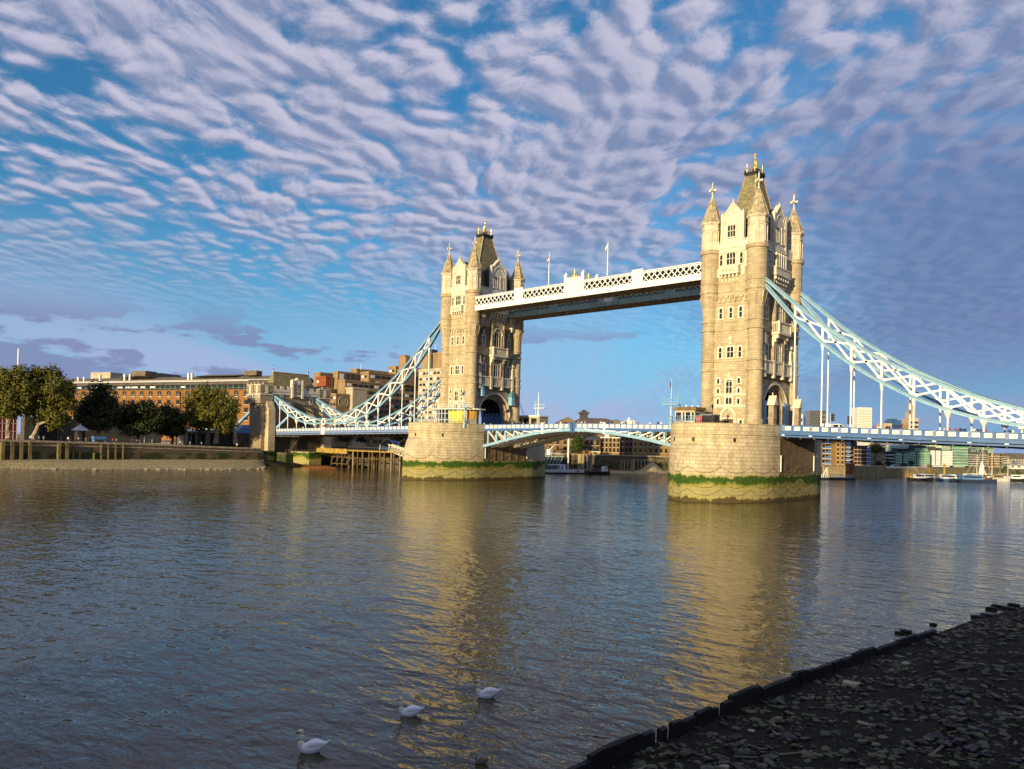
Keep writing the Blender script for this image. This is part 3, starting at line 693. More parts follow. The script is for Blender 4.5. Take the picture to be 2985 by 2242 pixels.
# ------------------------------------------------------------------ piers
def build_pier(xc, label, stained):
    P = thing('bridge_pier', label, 'pier', (xc, 0, WATER), 'granite river piers')
    HW, YS = 10.65, 9.3; Rg = (HW*HW+19*19)/(2*HW); N = 18
    def outline(g):
        pts = []
        for end in (-1, 1):
            half = []
            for i in range(N+1):
                t = i/N; a = math.pi*t      # +X side through the nose to the -X side
                # upper body: half ellipse; lower body: pointed ogive with the same bearing
                ex, ey = HW*math.cos(a), 15.0*math.sin(a)
                s = abs(2*t-1); yo = 19*(1-s); xo = HW-Rg+math.sqrt(max(0, Rg*Rg-yo*yo)); xo = xo*(1 if t < .5 else -1)
                x = ex+(xo-ex)*g; y = ey+(yo-ey)*g
                half.append((x, y))
            for (x, y) in half: pts.append((-end*x if False else (x if end < 0 else -x), end*(YS+y)))
        return pts
    zs = [(-.6, 1), (3.0, 1), (4.2, 1), (5.0, .985), (6.5, .93), (8.0, .82), (9.2, .68), (10.2, .48), (10.9, .25), (11.2, 0.0), (11.25, 0), (13.95, 0)]
    m = MB(); rings = []
    for z, g in zs:
        rings.append([(x, y, z) for x, y in outline(g)])
    m.loft(rings)
    body = m.build('masonry', 'pier_granite', P, world=False)
    m = MB()                        # mouldings and the parapet kerb round the top
    def ring(off, z0, z1, thick=.5, gap=False):
        o = outline(0); n = len(o)
        for i in range(n):
            (x0, y0), (x1, y1) = o[i], o[(i+1) % n]
            if gap and abs(y0) < YS+.2 and abs(y1) < YS+.2: continue
            def off_(x, y, k):
                yy = y-(YS if y > YS else -YS if y < -YS else y); l = math.hypot(x/HW**2*HW, yy/15**2*HW) or 1
                nx, ny = x/HW, yy*HW/225; l = math.hypot(nx, ny) or 1
                return (x+nx/l*k, y+ny/l*k)
            a, b = off_(x0, y0, off), off_(x1, y1, off); c2, d2 = off_(x1, y1, off-thick), off_(x0, y0, off-thick)
            m.slab([a, b, c2, d2], z0, z1)
    ring(.14, 12.55, 12.8); ring(.2, 12.95, 13.2); ring(.12, 13.35, 13.5); ring(.05, 13.9, 15.0, .55, True); ring(.15, 15.0, 15.2, .75, True)
    m.build('parapet', 'pier_granite', P, world=False)
    m = MB()                        # loopholes
    for i in (5, 9, 12, 24, 27, 31):
        o = outline(0); x, y = o[i]; nx, ny = x/HW, (y-(YS if y > 0 else -YS))*HW/225; l = math.hypot(nx, ny); nx /= l; ny /= l
        if i in (5, 9, 12): m.bar((x-nx*.3, y-ny*.3, 11.95), (x+nx*.03, y+ny*.03, 11.95), .5, .75)
    m.build('loophole', 'iron_black', P, world=False)
    # straight side under the deck, streaked with rust, with flat pilasters and slots for the machinery
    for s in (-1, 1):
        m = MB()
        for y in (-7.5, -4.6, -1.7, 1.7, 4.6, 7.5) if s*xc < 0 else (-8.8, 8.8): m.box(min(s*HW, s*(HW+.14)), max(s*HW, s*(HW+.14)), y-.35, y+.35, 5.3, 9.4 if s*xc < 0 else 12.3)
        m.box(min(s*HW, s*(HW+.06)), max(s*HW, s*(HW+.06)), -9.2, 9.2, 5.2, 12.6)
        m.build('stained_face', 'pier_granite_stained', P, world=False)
    m = MB()                        # hanging chains in swags at three heights
    o = outline(1.0); o = o[:len(o)//2+1]+[(-HW, YS)]
    path = [(HW, 9.3), (HW, 0.0)]+o
    # resample by length
    L = [0]
    for a, b in zip(path, path[1:]): L.append(L[-1]+math.hypot(b[0]-a[0], b[1]-a[1]))
    def on(t):
        for i in range(len(L)-1):
            if L[i] <= t <= L[i+1]:
                f = (t-L[i])/max(1e-6, L[i+1]-L[i]); a, b = path[i], path[i+1]
                x, y = a[0]+(b[0]-a[0])*f, a[1]+(b[1]-a[1])*f; dx, dy = b[0]-a[0], b[1]-a[1]; l = math.hypot(dx, dy); nx, ny = -dy/l, dx/l
                if nx*x+ny*(y-max(-9.3, min(9.3, y))) < 0 and abs(y) > 9.3: nx, ny = -nx, -ny
                if abs(y) <= 9.3: nx, ny = (1 if x > 0 else -1), 0
                return (x+nx*.16, y+ny*.16)
        return path[-1]
    for k, (zt, sag) in enumerate(((6.9, 1.3), (4.1, 1.35), (2.6, 1.3))):
        t = 2.0
        while t+6.4 < L[-1]:
            pts = []
            for i in range(11):
                f = i/10; x, y = on(t+6.4*f); pts.append((x, y, zt-sag*4*f*(1-f)))
            m = MB(); m.tube(pts, .028, 4); t += 6.4; m.build('mooring_chain', 'timber_brown', P, world=False)
    m = MB()
    for y in (-8.6, 8.6): m.tube([(HW+.2, y, 5.9), (HW+.2, y, 9.2)], .12, 6)
    m.build('gauge_post', 'paint_white', P, world=False)
    m = MB(); m.slab([(x*.97, y*.985) for x, y in outline(0)], 13.95, 14.0); m.build('pavement', 'paving', P, world=False)
    return P
build_pier(TS, 'large pale granite river pier with weed band, carrying the taller-looking tower', True)
build_pier(TN, 'granite river pier with weed band under the tower with the glazed pavilion', True)

# ------------------------------------------------------------------ high walkways
def build_walkway(yc, label):
    W = thing('high_walkway', label, 'footbridge', (0, yc, 30.5), 'high level walkways between the towers')
    X0 = 34.3; h = 2.85
    pil = [(-18.2, 1.45), (18.2, 1.45), (0, 2.95)]
    def clear(x): return all(abs(x-c) > w for c, w in pil)
    m = MB()
    for s in (-1, 1):
        y0, y1 = sorted((s*(h-.25), s*h)); m.box(-X0, X0, y0, y1, 0, 1.25); m.box(-X0, X0, y0-.06, y1+.06, 1.2, 1.36); m.box(-X0, X0, y0-.06, y1+.06, -.04, .12)
        m.box(-X0, X0, y0, y1, 3.2, 3.5); m.box(-X0, X0, y0-.05, y1+.05, 3.62, 3.8)
    m.box(-X0-1.9, -X0, -h, h, 0, 1.2)
    gd = m.build('girder', 'paint_white' , W, world=False)
    for s in (-1, 1):
        for xa, xb in ((-X0, -19.65), (-16.75, -2.95), (2.95, 16.75), (19.65, X0)):
            m = MB(); n = round((xb-xa)/1.5); st = (xb-xa)/n
            for k in range(-1, n+1):
                for d_ in (1, -1):
                    a = xa+(k if d_ > 0 else k+1)*st; b = a+d_*st*1.35; za, zb_ = 1.3, 3.3
                    for lim in (xa, xb):
                        if (a-lim)*(b-lim) < 0:
                            zc_ = 1.3+2.0*(lim-a)/(b-a)
                            if (lim == xa) == (a < lim): a, za = lim, zc_
                            else: b, zb_ = lim, zc_
                    if min(a, b) < xa-.01 or max(a, b) > xb+.01 or abs(zb_-za) < .2: continue
                    o_ = s*(h-.12-(.06 if d_ > 0 else 0)); m.bar((a, o_, za), (b, o_, zb_), .1, .20)
            m.build('lattice_panel', 'paint_white', W, world=False)
    m = MB()
    for s in (-1, 1):
        y = s*(h-.1); m.box(-X0, X0, y-.05, y+.05, 3.9, 4.0)
        for k in range(40): m.box(-X0+k*1.75-.03, -X0+k*1.75+.03, y-.03, y+.03, 3.75, 3.95)
    m.build('handrail', 'paint_lilac', W, world=False)
    m = MB(); m.box(-X0, X0, -h+.55, h-.55, 1.0, 3.55); m.build('glazing', 'window_glass', W, world=False)
    m = MB(); m.box(-X0, X0, -h+.1, h-.1, .15, .3); m.build('floor', 'soffit_brown', W, world=False)
    m = MB()
    for k in range(36):
        x = -X0+.5+k*1.93; m.box(x-.12, x+.12, -h+.25, h-.25, -.1, .15)
        m.bar((x, -h+.3, 0), (x+1.93, h-.3, 0), .14, .14); m.bar((x, h-.3, 0.02), (x+1.93, -h+.3, 0.02), .14, .14)
    m.build('cross_bracing', 'girder_tan', W, world=False)
    for c, w_ in pil[:2]:
        for s in (-1, 1):
            m = MB(); y0, y1 = sorted((s*(h-.2), s*(h+.12))); m.box(c-w_, c+w_, y0, y1, .1, 4.15); m.box(c-w_-.08, c+w_+.08, y0-.06, y1+.06, 4.15, 4.32); m.box(c-w_+.3, c+w_-.3, y0-.03, y1+.03, 1.6, 3.9)
            m.build('panel', 'paint_white', W, world=False)
    for s in (-1, 1):
        m = MB(); y0, y1 = sorted((s*(h-.2), s*(h+.16)))
        m.box(-2.5, 2.5, y0, y1, .1, 4.6)
        for a in (-2.65, 2.65): m.box(a-.38, a+.38, y0-.1, y1+.1, .1, 5.55); m.box(a-.48, a+.48, y0-.15, y1+.15, 5.4, 5.7); m.lathe(a, (y0+y1)/2, [(5.7, .22), (5.95, .36), (6.2, .2), (6.3, .02)], 8)
        for k in range(9): m.box(-2.0+k*.45, -1.75+k*.45, y0, y1, 4.6, 4.95)
        e = m.build('emblem_panel', 'paint_white', W, world=False)
        m = MB(); y = s*(h+.2)
        for a, b in ((( -2.1, 3.4), (-.9, 4.0)), ((-.9, 4.0), (0, 4.75)), ((0, 4.75), (.9, 4.0)), ((.9, 4.0), (2.1, 3.4)), ((-2.1, 3.4), (-2.1, 1.2)), ((2.1, 3.4), (2.1, 1.2))): m.bar((a[0], y, a[1]), (b[0], y, b[1]), .07, .09)
        m.lathe(0, s*h, [(4.6, .45), (5.1, .5), (5.3, .25), (6.0, .15), (6.9, .05)], 8); m.box(-.6, .6, s*h-.08, s*h+.08, 5.9, 6.2)
        for a in (-.7, .7): m.lathe(a, s*h, [(4.9, .25), (5.2, .34), (5.5, .1)], 8)
        m.build('gilt_crest', 'gold_leaf', e, world=False)
        m = MB()                     # low relief shield and supporters
        rnd = random.Random(5)
        for k in range(26): a, b = rnd.uniform(-1.2, 1.2), rnd.uniform(1.2, 3.3); m.lathe(a, s*(h+.16), [(b-.14, .05), (b, .13), (b+.14, .04)], 6)
        m.box(-1.3, 1.3, min(s*(h+.16), s*(h+.18)), max(s*(h+.16), s*(h+.18)), 1.1, 3.5); m.build('relief', 'canvas_white', e, world=False)
    return W
build_walkway(-7.25, 'white latticed high walkway on the sunlit side, with gilt crest panel at mid span')
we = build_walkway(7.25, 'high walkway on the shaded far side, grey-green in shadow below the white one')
for c in kids(we):  # the far walkway's shade is put into its grey-green colour
    if c.name.split('.')[0] in ('girder', 'panel', 'lattice_panel', 'emblem_panel'): c.data.materials[0] = MATS['paint_white_shaded']
# stone brackets carrying the walkways on the towers
proto = None
for i, (x, y, lab) in enumerate(((TN+SX, -6.6, 'pale carved bracket under the sunlit walkway end on the far tower'), (TN+SX, 6.0, 'pale carved bracket under the shaded walkway end on the far tower'))):
    m = MB(); 
    for k, (r, z0, z1) in enumerate(((.85, 29.2, 30.4), (.65, 28.2, 29.2), (.45, 27.2, 28.2), (.25, 26.5, 27.2))): m.box(x, x+.5+r, y-r, y+r, z0, z1)
    tag(m.build('stone_bracket', 'portland_stone'), lab, 'bracket', 'carved brackets under the walkways')
# flags over the walkway
def flag_mesh(parent, x, y, z0, wdt, hgt, cols, droop):
    m = MB(); N = 10
    for k, cname in enumerate(cols):
        m.cur = k; a0, a1 = k/len(cols), (k+1)/len(cols); vs = []
        for i in range(N+1):
            t = i/N
            for a in (a0, a1): vs.append((x-wdt*t*(1-.45*droop), y+.18*math.sin(t*7+a), z0-hgt*a-droop*hgt*1.2*t*t))
        m.add(vs, [(2*i, 2*i+1, 2*i+3, 2*i+2) for i in range(N)])
    return m.build('flag', cols, parent)
for x, cols, lab in ((-8.6, ['cloth_red', 'cloth_white', 'cloth_navy'], 'tall white flagpole with red, white and blue flag above the walkway'), (9.4, ['cloth_white', 'cloth_grey'], 'tall white flagpole with pale flag above the walkway')):
    F = thing('flagpole', lab, 'flagpole', (x, -9.6, 33.9), 'flagpoles on the high walkway')
    m = MB(); m.lathe(0, 0, [(0, .13), (8.6, .07), (8.65, .16), (8.85, .02)], 8); m.build('pole', 'paint_white', F, world=False)
    flag_mesh(F, x-.1, -9.6, 33.9+8.4, 1.35, 1.9, cols, 1.0)

# ------------------------------------------------------------------ road decks
def deck_z(x):                       # top of the deck parapet
    if x > 51.8: return -.66-.0283*(x-51.8)
    if x < -51.8: return -1.03-.0186*(-51.8-x)
    return lerp([(-51.8, -.95), (-30, -.8), (2, -.38), (27, -.55), (51.8, -.66)], x)
def build_span(x0, x1, name, label, pitch, first, red_every, face, panelm):
    D = thing(name, label, 'bridge deck', ((x0+x1)/2, 0, -3), 'road decks of the bridge')
    zt = deck_z; n = max(2, int(abs(x1-x0)/4)); xs = [x0+(x1-x0)*i/n for i in range(n+1)]
    m = MB(); m.loft([[(x, -8.6, zt(x)-1.45), (x, 8.6, zt(x)-1.45), (x, 8.6, zt(x)-1.2), (x, -8.6, zt(x)-1.2)] for x in xs]); m.build('roadway', 'asphalt', D)
    def fascia(dz0, dz1, y, th): 
        for s in (-1, 1): yield [[(x, s*y, zt(x)+dz0), (x, s*(y-th), zt(x)+dz0), (x, s*(y-th), zt(x)+dz1), (x, s*y, zt(x)+dz1)] for x in xs]
    for s in (0, 1):
        m = MB()
        for a in ((-.12, 0, 9.36, .3), (-1.12, -.12, 9.2, .16), (-1.2, -1.08, 9.4, .5), (-1.75, -1.2, 9.28, .3), (-1.85, -1.75, 9.5, .6)): m.loft(list(fascia(*a))[s])
        m.build('fascia_girder', face, D)
        m = MB(); m.loft(list(fascia(-2.32, -2.02, 9.4, .9))[s]); m.build('lower_flange', face, D)
        m = MB(); m.loft(list(fascia(-2.02, -1.85, 8.9, .2))[s]); m.build('shadow_gap', 'iron_black', D)  # black strip stands in for the shade under the fascia
    # cross girders and stringers underneath
    m = MB(); k = int(abs(x1-x0)/2.7)
    for i in range(k+1):
        x = x0+(x1-x0)*(i+.5)/(k+1); m.box(x-.15, x+.15, -8.6, 8.6, zt(x)-2.6, zt(x)-1.45)
    for y in (-6, -2, 2, 6): m.loft([[(x, y-.15, zt(x)-2.3), (x, y+.15, zt(x)-2.3), (x, y+.15, zt(x)-1.45), (x, y-.15, zt(x)-1.45)] for x in xs])
    m.build('cross_girders', 'soffit_brown', D)
    # parapet panels: pale fretted plates with a small cross motif; each its own part on the river side
    lo, hi = min(x0, x1), max(x0, x1); x = first; i = 0; protoP = protoR = None; far = MB(); blocks = MB()
    step = pitch
    while lo+.3 < x < hi-.3:
        redp = red_every and i % red_every == 0
        z = zt(x)
        if redp:
            m = MB(); m.box(-.28, .28, -9.42, -9.3, -1.1, -.02); m.box(-.22, .22, -9.46, -9.40, -.85, -.3)
            if protoR is None:
                m.cur = 0; protoR = MB()
                protoR.box(-.28, .28, -9.42, -9.26, -1.12, .02); protoR.cur = 1
                for b in ((-.03, .03, -.8, -.3), (-.13, .13, -.62, -.5)): protoR.box(b[0], b[1], -9.45, -9.42, b[2], b[3])
                protoR = protoR.build('parapet_post', ['paint_lilac', 'paint_red'], D, world=False); protoR.location = (x-D.location.x, 0, z-D.location.z)
            else: twin(protoR, (x-D.location.x, 0, z-D.location.z), D)
            blocks.box(x-.3, x+.3, -9.5, -9.0, z-2.03, z-1.84)
        wd = pitch*.66
        xc = x+pitch*.5
        if lo+wd*.5 < xc < hi-wd*.5:
            z = zt(xc)
            if protoP is None:
                m = MB(); m.box(-wd/2, wd/2, -9.32, -9.22, -.98, -.2); m.cur = 1
                for a in (-.22, .22):
                    m.box(a*wd-.13, a*wd+.13, -9.345, -9.32, -.64, -.56); m.box(a*wd-.035, a*wd+.035, -9.35, -9.32, -.78, -.42)
                for a in range(5):
                    for b in (-.85, -.33): m.box((a-2)*wd*.18-.03, (a-2)*wd*.18+.03, -9.34, -9.32, b-.03, b+.03)
                protoP = m.build('parapet_panel', [panelm, 'gold_leaf'], D, world=False); protoP.location = (xc-D.location.x, 0, z-D.location.z)
            else: twin(protoP, (xc-D.location.x, 0, z-D.location.z), D)
            far.box(xc-wd/2, xc+wd/2, 9.2, 9.32, z-.98, z-.2)
        x += step; i += 1
    if far.v: far.build('parapet_infill', panelm, D)
    if blocks.v: blocks.build('bearing_block', 'paint_white', D)
    return D
PS, PN = 5.39/3, 5.77/3
build_span(51.85, 150, 'suspended_deck', 'dark blue suspended road deck running out of the picture beside the near tower', PS, 54.5-PS*1.0, 3, 'paint_blue', 'paint_white')
build_span(-138, -51.85, 'suspended_deck', 'lilac blue suspended road deck under the far chains, reaching the bank', PN, -138+1.2, 0, 'paint_lilac', 'paint_white')

# ------------------------------------------------------------------ bascule leaves
def build_leaf(side, label, low):
    x0, x1 = side*30.5, side*.12
    D = thing('bascule_leaf', label, 'bridge leaf', (side*30.5, 0, -3), 'opening leaves of the bridge')
    n = 16; xs = [x0+(x1-x0)*i/n for i in range(n+1)]
    zb = lambda x: smooth_curve(low, x)
    zt = lambda x: deck_z(x)
    m = MB(); m.loft([[(x, -8.7, zt(x)-1.4), (x, 8.7, zt(x)-1.4), (x, 8.7, zt(x)-1.2), (x, -8.7, zt(x)-1.2)] for x in xs]); m.build('roadway', 'asphalt', D)
    for s in (-1, 1):
        m = MB()
        for dz0, dz1, y, th in ((-.12, 0, 9.36, .3), (-1.12, -.12, 9.2, .16), (-1.2, -1.08, 9.4, .4)):
            m.loft([[(x, s*y, zt(x)+dz0), (x, s*(y-th), zt(x)+dz0), (x, s*(y-th), zt(x)+dz1), (x, s*y, zt(x)+dz1)] for x in xs])
        m.build('parapet', 'paint_lilac', D)
    for s in (-1, 1):
        m = MB(); m.loft([[(x, s*9.38, zt(x)-1.75), (x, s*8.9, zt(x)-1.75), (x, s*8.9, zt(x)-1.2), (x, s*9.38, zt(x)-1.2)] for x in xs]); m.build('top_chord', 'paint_blue', D)
    lev = [-9.15, -3.6, 3.6, 9.15]
    for y in (-9.15, 9.15):
        m = MB(); m.loft([[(x, y-.25, zb(x)), (x, y+.25, zb(x)), (x, y+.25, zb(x)+.75), (x, y-.25, zb(x)+.75)] for x in xs]); m.build('bottom_chord', 'paint_sky', D)
    for y in (-6.2, -3.2, 3.2, 6.2):
        m = MB(); m.loft([[(x, y-.25, zb(x)-.2), (x, y+.25, zb(x)-.2), (x, y+.25, zb(x)+.9), (x, y-.25, zb(x)+.9)] for x in xs]); m.build('inner_chord', 'paint_cream', D)  # cream puts sunlight on the inner chords into their colour
    for y in (-9.15, 9.15):
        md = MB(); step = 3.15; k = 0
        while True:
            xa = side*(28.8-k*step); xb = side*(28.8-(k+1)*step)
            if abs(xb) < 2.0 or xa*side < 4: break
            mv = MB(); mv.bar((xa, y, zb(xa)+.6), (xa, y, zt(xa)-1.7), .36, .5, up=(1, 0, 0)); mv.build('vertical', 'paint_sky', D)
            md.bar((xa-side*.3, y, zt(xa)-1.8), (xb, y, zb(xb)+.7), .24, .72, up=(0, 1, 0))
            md.bar((xa-side*.55, y-.1, zt(xa)-2.1), (xb-side*-.3, y-.1, zb(xb)+1.1), .1, .12, up=(0, 1, 0))
            k += 1
        md.build('diagonal', 'paint_white', D)
    m = MB()
    for y in (-6.2, -3.2, 3.2, 6.2):
        k = 0
        while 28.8-(k+1)*3.15 > 3:
            xa, xb = side*(28.8-k*3.15), side*(28.8-(k+1)*3.15)
            m.bar((xa, y, zb(xa)+.6), (xa, y, zt(xa)-1.5), .2, .25, up=(1, 0, 0)); m.bar((xa, y, zt(xa)-1.6), (xb, y, zb(xb)+.6), .18, .25); k += 1
    m.build('inner_web', 'paint_cream', D)
    m = MB(); k = 0
    while 29-k*1.57 > 1: x = side*(29-k*1.57); m.box(x-.12, x+.12, -8.9, 8.9, zt(x)-2.1, zt(x)-1.4); m.box(x-.1, x+.1, -8.9, 8.9, zb(x)+.15, zb(x)+.35); k += 1
    m.build('cross_girders', 'girder_tan', D)
    x = 2.0; protoP = None
    far = MB()
    while x < 30:
        xc = side*x; z = zt(xc)
        if protoP is None:
            m = MB(); m.box(-.54, .54, -9.32, -9.22, -1.0, -.22); m.cur = 1
            for a in (-.3, .3): m.box(a-.13, a+.13, -9.345, -9.32, -.62, -.55); m.box(a-.035, a+.035, -9.35, -9.32, -.76, -.42)
            protoP = m.build('parapet_panel', ['paint_white', 'gold_leaf'], D, world=False); protoP.location = (xc-D.location.x, 0, z-D.location.z)
        else: twin(protoP, (xc-D.location.x, 0, z-D.location.z), D)
        far.box(xc-.62, xc+.62, 9.2, 9.32, z-1.0, z-.18); x += 1.6
    far.build('parapet_infill', 'paint_white', D)
    m = MB(); z = zt(side*9.5); m.box(side*9.5-.3, side*9.5+.3, -9.6, -9.2, zb(side*9.5)-.1, z+.15); m.box(side*9.5-.42, side*9.5+.42, -9.68, -9.15, z+.05, z+.25); m.build('fender_post', 'paint_white', D)
    m = MB(); m.box(min(side*.15, side*.75), max(side*.15, side*.75), -9.5, -9.1, -2.6, -.2); m.build('meeting_post', 'paint_blue', D)
    return D
build_leaf(-1, 'left leaf of the closed opening span, white lattice with sunlit tan underside', [(-30.5, -6.95), (-28.2, -6.55), (-20, -4.75), (-10, -3.05), (-4, -2.5), (0, -2.35)])
build_leaf(1, 'right leaf of the closed opening span, its arched lattice rising from the larger pier', [(0, -2.35), (4, -2.45), (10, -2.85), (20, -4.15), (27, -5.5), (30.5, -6.2)])

# ------------------------------------------------------------------ suspension chains
def build_chain(y, label, tops, bots, xs, name='suspension_chain', hang=True, pin=None):
    xe = [tops[0][0], tops[-1][0]]; C = thing(name, label, 'suspension chain', (tops[0][0], y, tops[0][1]), 'braced suspension chains')
    zt = lambda x: smooth_curve(tops, x); zb = lambda x: smooth_curve(bots, x)
    lo, hi = min(xe), max(xe); N = 30; px = [lo+(hi-lo)*i/N for i in range(N+1)]
    m = MB()
    for o in (-.34, .34): m.strip([(x, y+o, zt(x)) for x in px], .12, .62)
    m.strip([(x, y, zt(x)+.28) for x in px], .80, .10); m.strip([(x, y, zt(x)-.1) for x in px], .66, .3); m.build('upper_chord', 'paint_sky', C)
    m = MB()
    for o in (-.34, .34): m.strip([(x, y+o, zb(x)) for x in px], .12, .62)
    m.strip([(x, y, zb(x)+.28) for x in px], .80, .10); m.strip([(x, y, zb(x)-.1) for x in px], .66, .3); m.build('lower_chord', 'paint_sky', C)
    for z_ in (zt, zb):
        m = MB()
        for o in (-.405, .405): m.strip([(x, y+o, z_(x)) for x in px], .03, .10)
        m.build('chord_shade_line', 'paint_teal_dark', C)  # dark surface strip painted in place of the groove's shade
    m = MB()
    for a, b in zip(xs, xs[1:]):
        if min(zt(a)-zb(a), zt(b)-zb(b)) < 1.1 and max(zt(a)-zb(a), zt(b)-zb(b)) < 1.4: continue
        for p, q in (((a, zb(a)+.3), (b, zt(b)-.3)), ((a, zt(a)-.3), (b, zb(b)+.3))):
            for t0, t1, wd in ((0, .12, .56), (.10, .90, .37), (.88, 1, .56)):
                P0 = (p[0]+(q[0]-p[0])*t0, y, p[1]+(q[1]-p[1])*t0); P1 = (p[0]+(q[0]-p[0])*t1, y, p[1]+(q[1]-p[1])*t1); m.bar(P0, P1, (.30 if p[1] < q[1] else .37)+(.03 if wd > .5 else 0), wd, up=(0, 0, 1))
        c2 = ((a+b)/2, (zt(a)+zb(a)+zt(b)+zb(b))/4)
    for a in xs:
        if zt(a)-zb(a) > 1.0: mv = MB(); mv.bar((a, y, zb(a)+.3), (a, y, zt(a)-.3), .46, .42, up=(1, 0, 0)); mv.build('vertical_brace', 'paint_white', C)
    m.build('diagonal_brace', 'paint_white', C)
    if hang:
        for a in xs:
            z1 = deck_z(a)+.1; z0 = zb(a)-.35
            if z0-z1 < .3 or abs(a) < 53: continue
            m = MB(); m.lathe(a, y, [(z1-1.0, .15), (z1+(z0-z1)*.5-.2, .15), (z1+(z0-z1)*.5, .2), (z1+(z0-z1)*.5+.2, .15), (z0-min(1.3, (z0-z1)*.5), .15), (z0-min(1.2, (z0-z1)*.45), .22), (z0-.25, .34 if z0-z1 > 4 else .62), (z0+.15, .42 if z0-z1 > 4 else .7)], 8)
            m.build('hanger', 'paint_white', C)
    if pin:
        m = MB(); x, z = pin; m.cur = 0
        for s in (-1, 1): m.add([(x+1.15*math.cos(R(30*k)), y+s*.52, z+1.25*math.sin(R(30*k))) for k in range(12)]+[(x+1.15*math.cos(R(30*k)), y+s*.3, z+1.25*math.sin(R(30*k))) for k in range(12)], [tuple(range(12))]+[(k, (k+1) % 12, 12+(k+1) % 12, 12+k) for k in range(12)])
        m.cur = 1; s = -1
        m.add([(x+.62*math.cos(R(30*k)), y+s*.56, z+.68*math.sin(R(30*k))) for k in range(12)]+[(x+.62*math.cos(R(30*k)), y+s*.5, z+.68*math.sin(R(30*k))) for k in range(12)], [tuple(range(12))]+[(k, (k+1) % 12, 12+(k+1) % 12, 12+k) for k in range(12)])
        m.cur = 0; m.box(x-1.0, x+1.0, y-.75, y+.75, deck_z(x)-2.3, deck_z(x)+.15); m.build('link_pin', ['paint_white', 'paint_red'], C)
    return C
sx_ = [54.5+5.42*i for i in range(10)]
S_T = [(46.5, 30.6), (48, 29.3), (54.5, 23.3), (59.9, 18.75), (65.3, 14.95), (70.7, 11.5), (76.1, 8.6), (81.5, 6.1), (86.9, 4.0), (92.3, 2.15), (98, .8), (105, -.3)]
S_B = [(46.5, 29.6), (48, 28.1), (54.5, 20.35), (59.9, 15.3), (65.3, 10.9), (70.7, 7.35), (76.1, 4.4), (81.5, 2.15), (86.9, .5), (92.3, -.55), (98, -1.05), (105, -.8)]
build_chain(-9, 'pale blue braced chain nearest the viewer, running down from the near tower', S_T, S_B, sx_)
build_chain(9, 'pale blue braced chain on the far side of the near deck', S_T, S_B, sx_)
nx_ = [-53.9, -59.8, -65.6, -71.3, -77.1, -82.8, -88.5, -94.2, -99.9]
N_T = [(-46.5, 31.2), (-48.8, 29.1), (-53.9, 25.0), (-59.8, 20.1), (-65.9, 15.7), (-71.7, 12.0), (-77.3, 9.0), (-82.6, 6.5), (-88.6, 4.3), (-94.4, 2.5), (-99.9, 1.15), (-106, .15)]
N_B = [(-46.5, 30.0), (-48.8, 27.7), (-53.9, 21.9), (-60.2, 15.7), (-65.9, 11.3), (-71.5, 7.7), (-77.1, 4.4), (-82.9, 2.2), (-88.5, .7), (-94.3, -.35), (-99.8, -.62), (-106, -.3)]
L_T = [(-106, .15), (-111, .95), (-116.7, 2.1), (-123.6, 4.1), (-130.1, 6.35), (-138.6, 9.5)]
L_B = [(-106, -.3), (-112, -.68), (-117.6, -.2), (-123.4, .9), (-129.1, 3.0), (-135.1, 6.2), (-138.6, 8.7)]
lx_ = [-111.6, -117.4, -123.2, -129.0, -134.5]
for y, w1, w2 in ((-9, 'sunlit side', 'nearer'), (9, 'shaded side', 'farther')):
    build_chain(y, 'long braced chain on the %s between the pavilion tower and its low link pin' % w1, N_T, N_B, nx_, pin=(-106, -.05))
    build_chain(y, 'short braced chain on the %s rising from the link pin to the turreted abutment' % w1, L_T, L_B, lx_)
for y, lab in ((-9, 'straight pale blue back stay sloping down from the outer face of the turreted abutment'), (9, 'straight back stay seen in shade through the abutment arch')):
    m = MB(); m.bar((-146, y, 8.6), (-166.5, y, -1.9), .8, 1.0); m.bar((-146, y-.42, 8.6), (-166.5, y-.42, -1.9), .1, .45)
    tag(m.build('back_stay', 'paint_sky'), lab, 'stay', 'back stays of the abutment')
m = MB(); m.box(-175, -146, -9.4, 9.4, -4.6, -2.6); m.box(-175, -146, -9.5, -9.2, -2.6, -1.3); m.cur = 1
for k in range(10): m.box(-174+k*2.8, -172+k*2.8, -9.56, -9.5, -2.4, -1.5)
tag(m.build('approach_viaduct', ['paint_blue', 'paint_lilac']), 'blue railed approach road behind the turreted abutment', 'viaduct')
m = MB(); m.box(-176, -147.5, -20, -9.7, -9, -4.6); tag(m.build('approach_wall', 'old_wall'), 'plain stone wall under the blue railed approach road', 'wall')
G = thing('wharf_gateway', 'round arched stone gateway in the wall under the approach road', 'gateway', (-148, -22, -8.6))
fr = lambda u, v, n: (-146-n*0+u*0-1.0, -22+u, v) if False else (-147+u*.35, -22+u*.94, v)
m = MB(lambda u, v, n: (-147+u*.25-n*.97, -23+u*.97+n*.25, v))
pts = arcpts(0, -5.2, 2.6, 0, 180, 12)
inn = [(2.6, -8.6)]+pts+[(-2.6, -8.6)]
out = []
for (u, v) in inn:
    if v < -5.2: out.append((4.2 if u > 0 else -4.2, v))
    else: out.append((u/2.6*3.6 if abs(u) > 0 else 0, -5.2+(v+5.2)*1.35))
for i in range(len(inn)-1): m.prism([inn[i], inn[i+1], out[i+1], out[i]], -.8, .8)
m.build('arch', 'weathered_stone', G)
m = MB(lambda u, v, n: (-147+u*.25-n*.97, -23+u*.97+n*.25, v)); m.prism([(-3, -8.6), (3, -8.6), (3, -2), (-3, -2)], 1.2, 3.0); m.build('passage', 'iron_black', G)

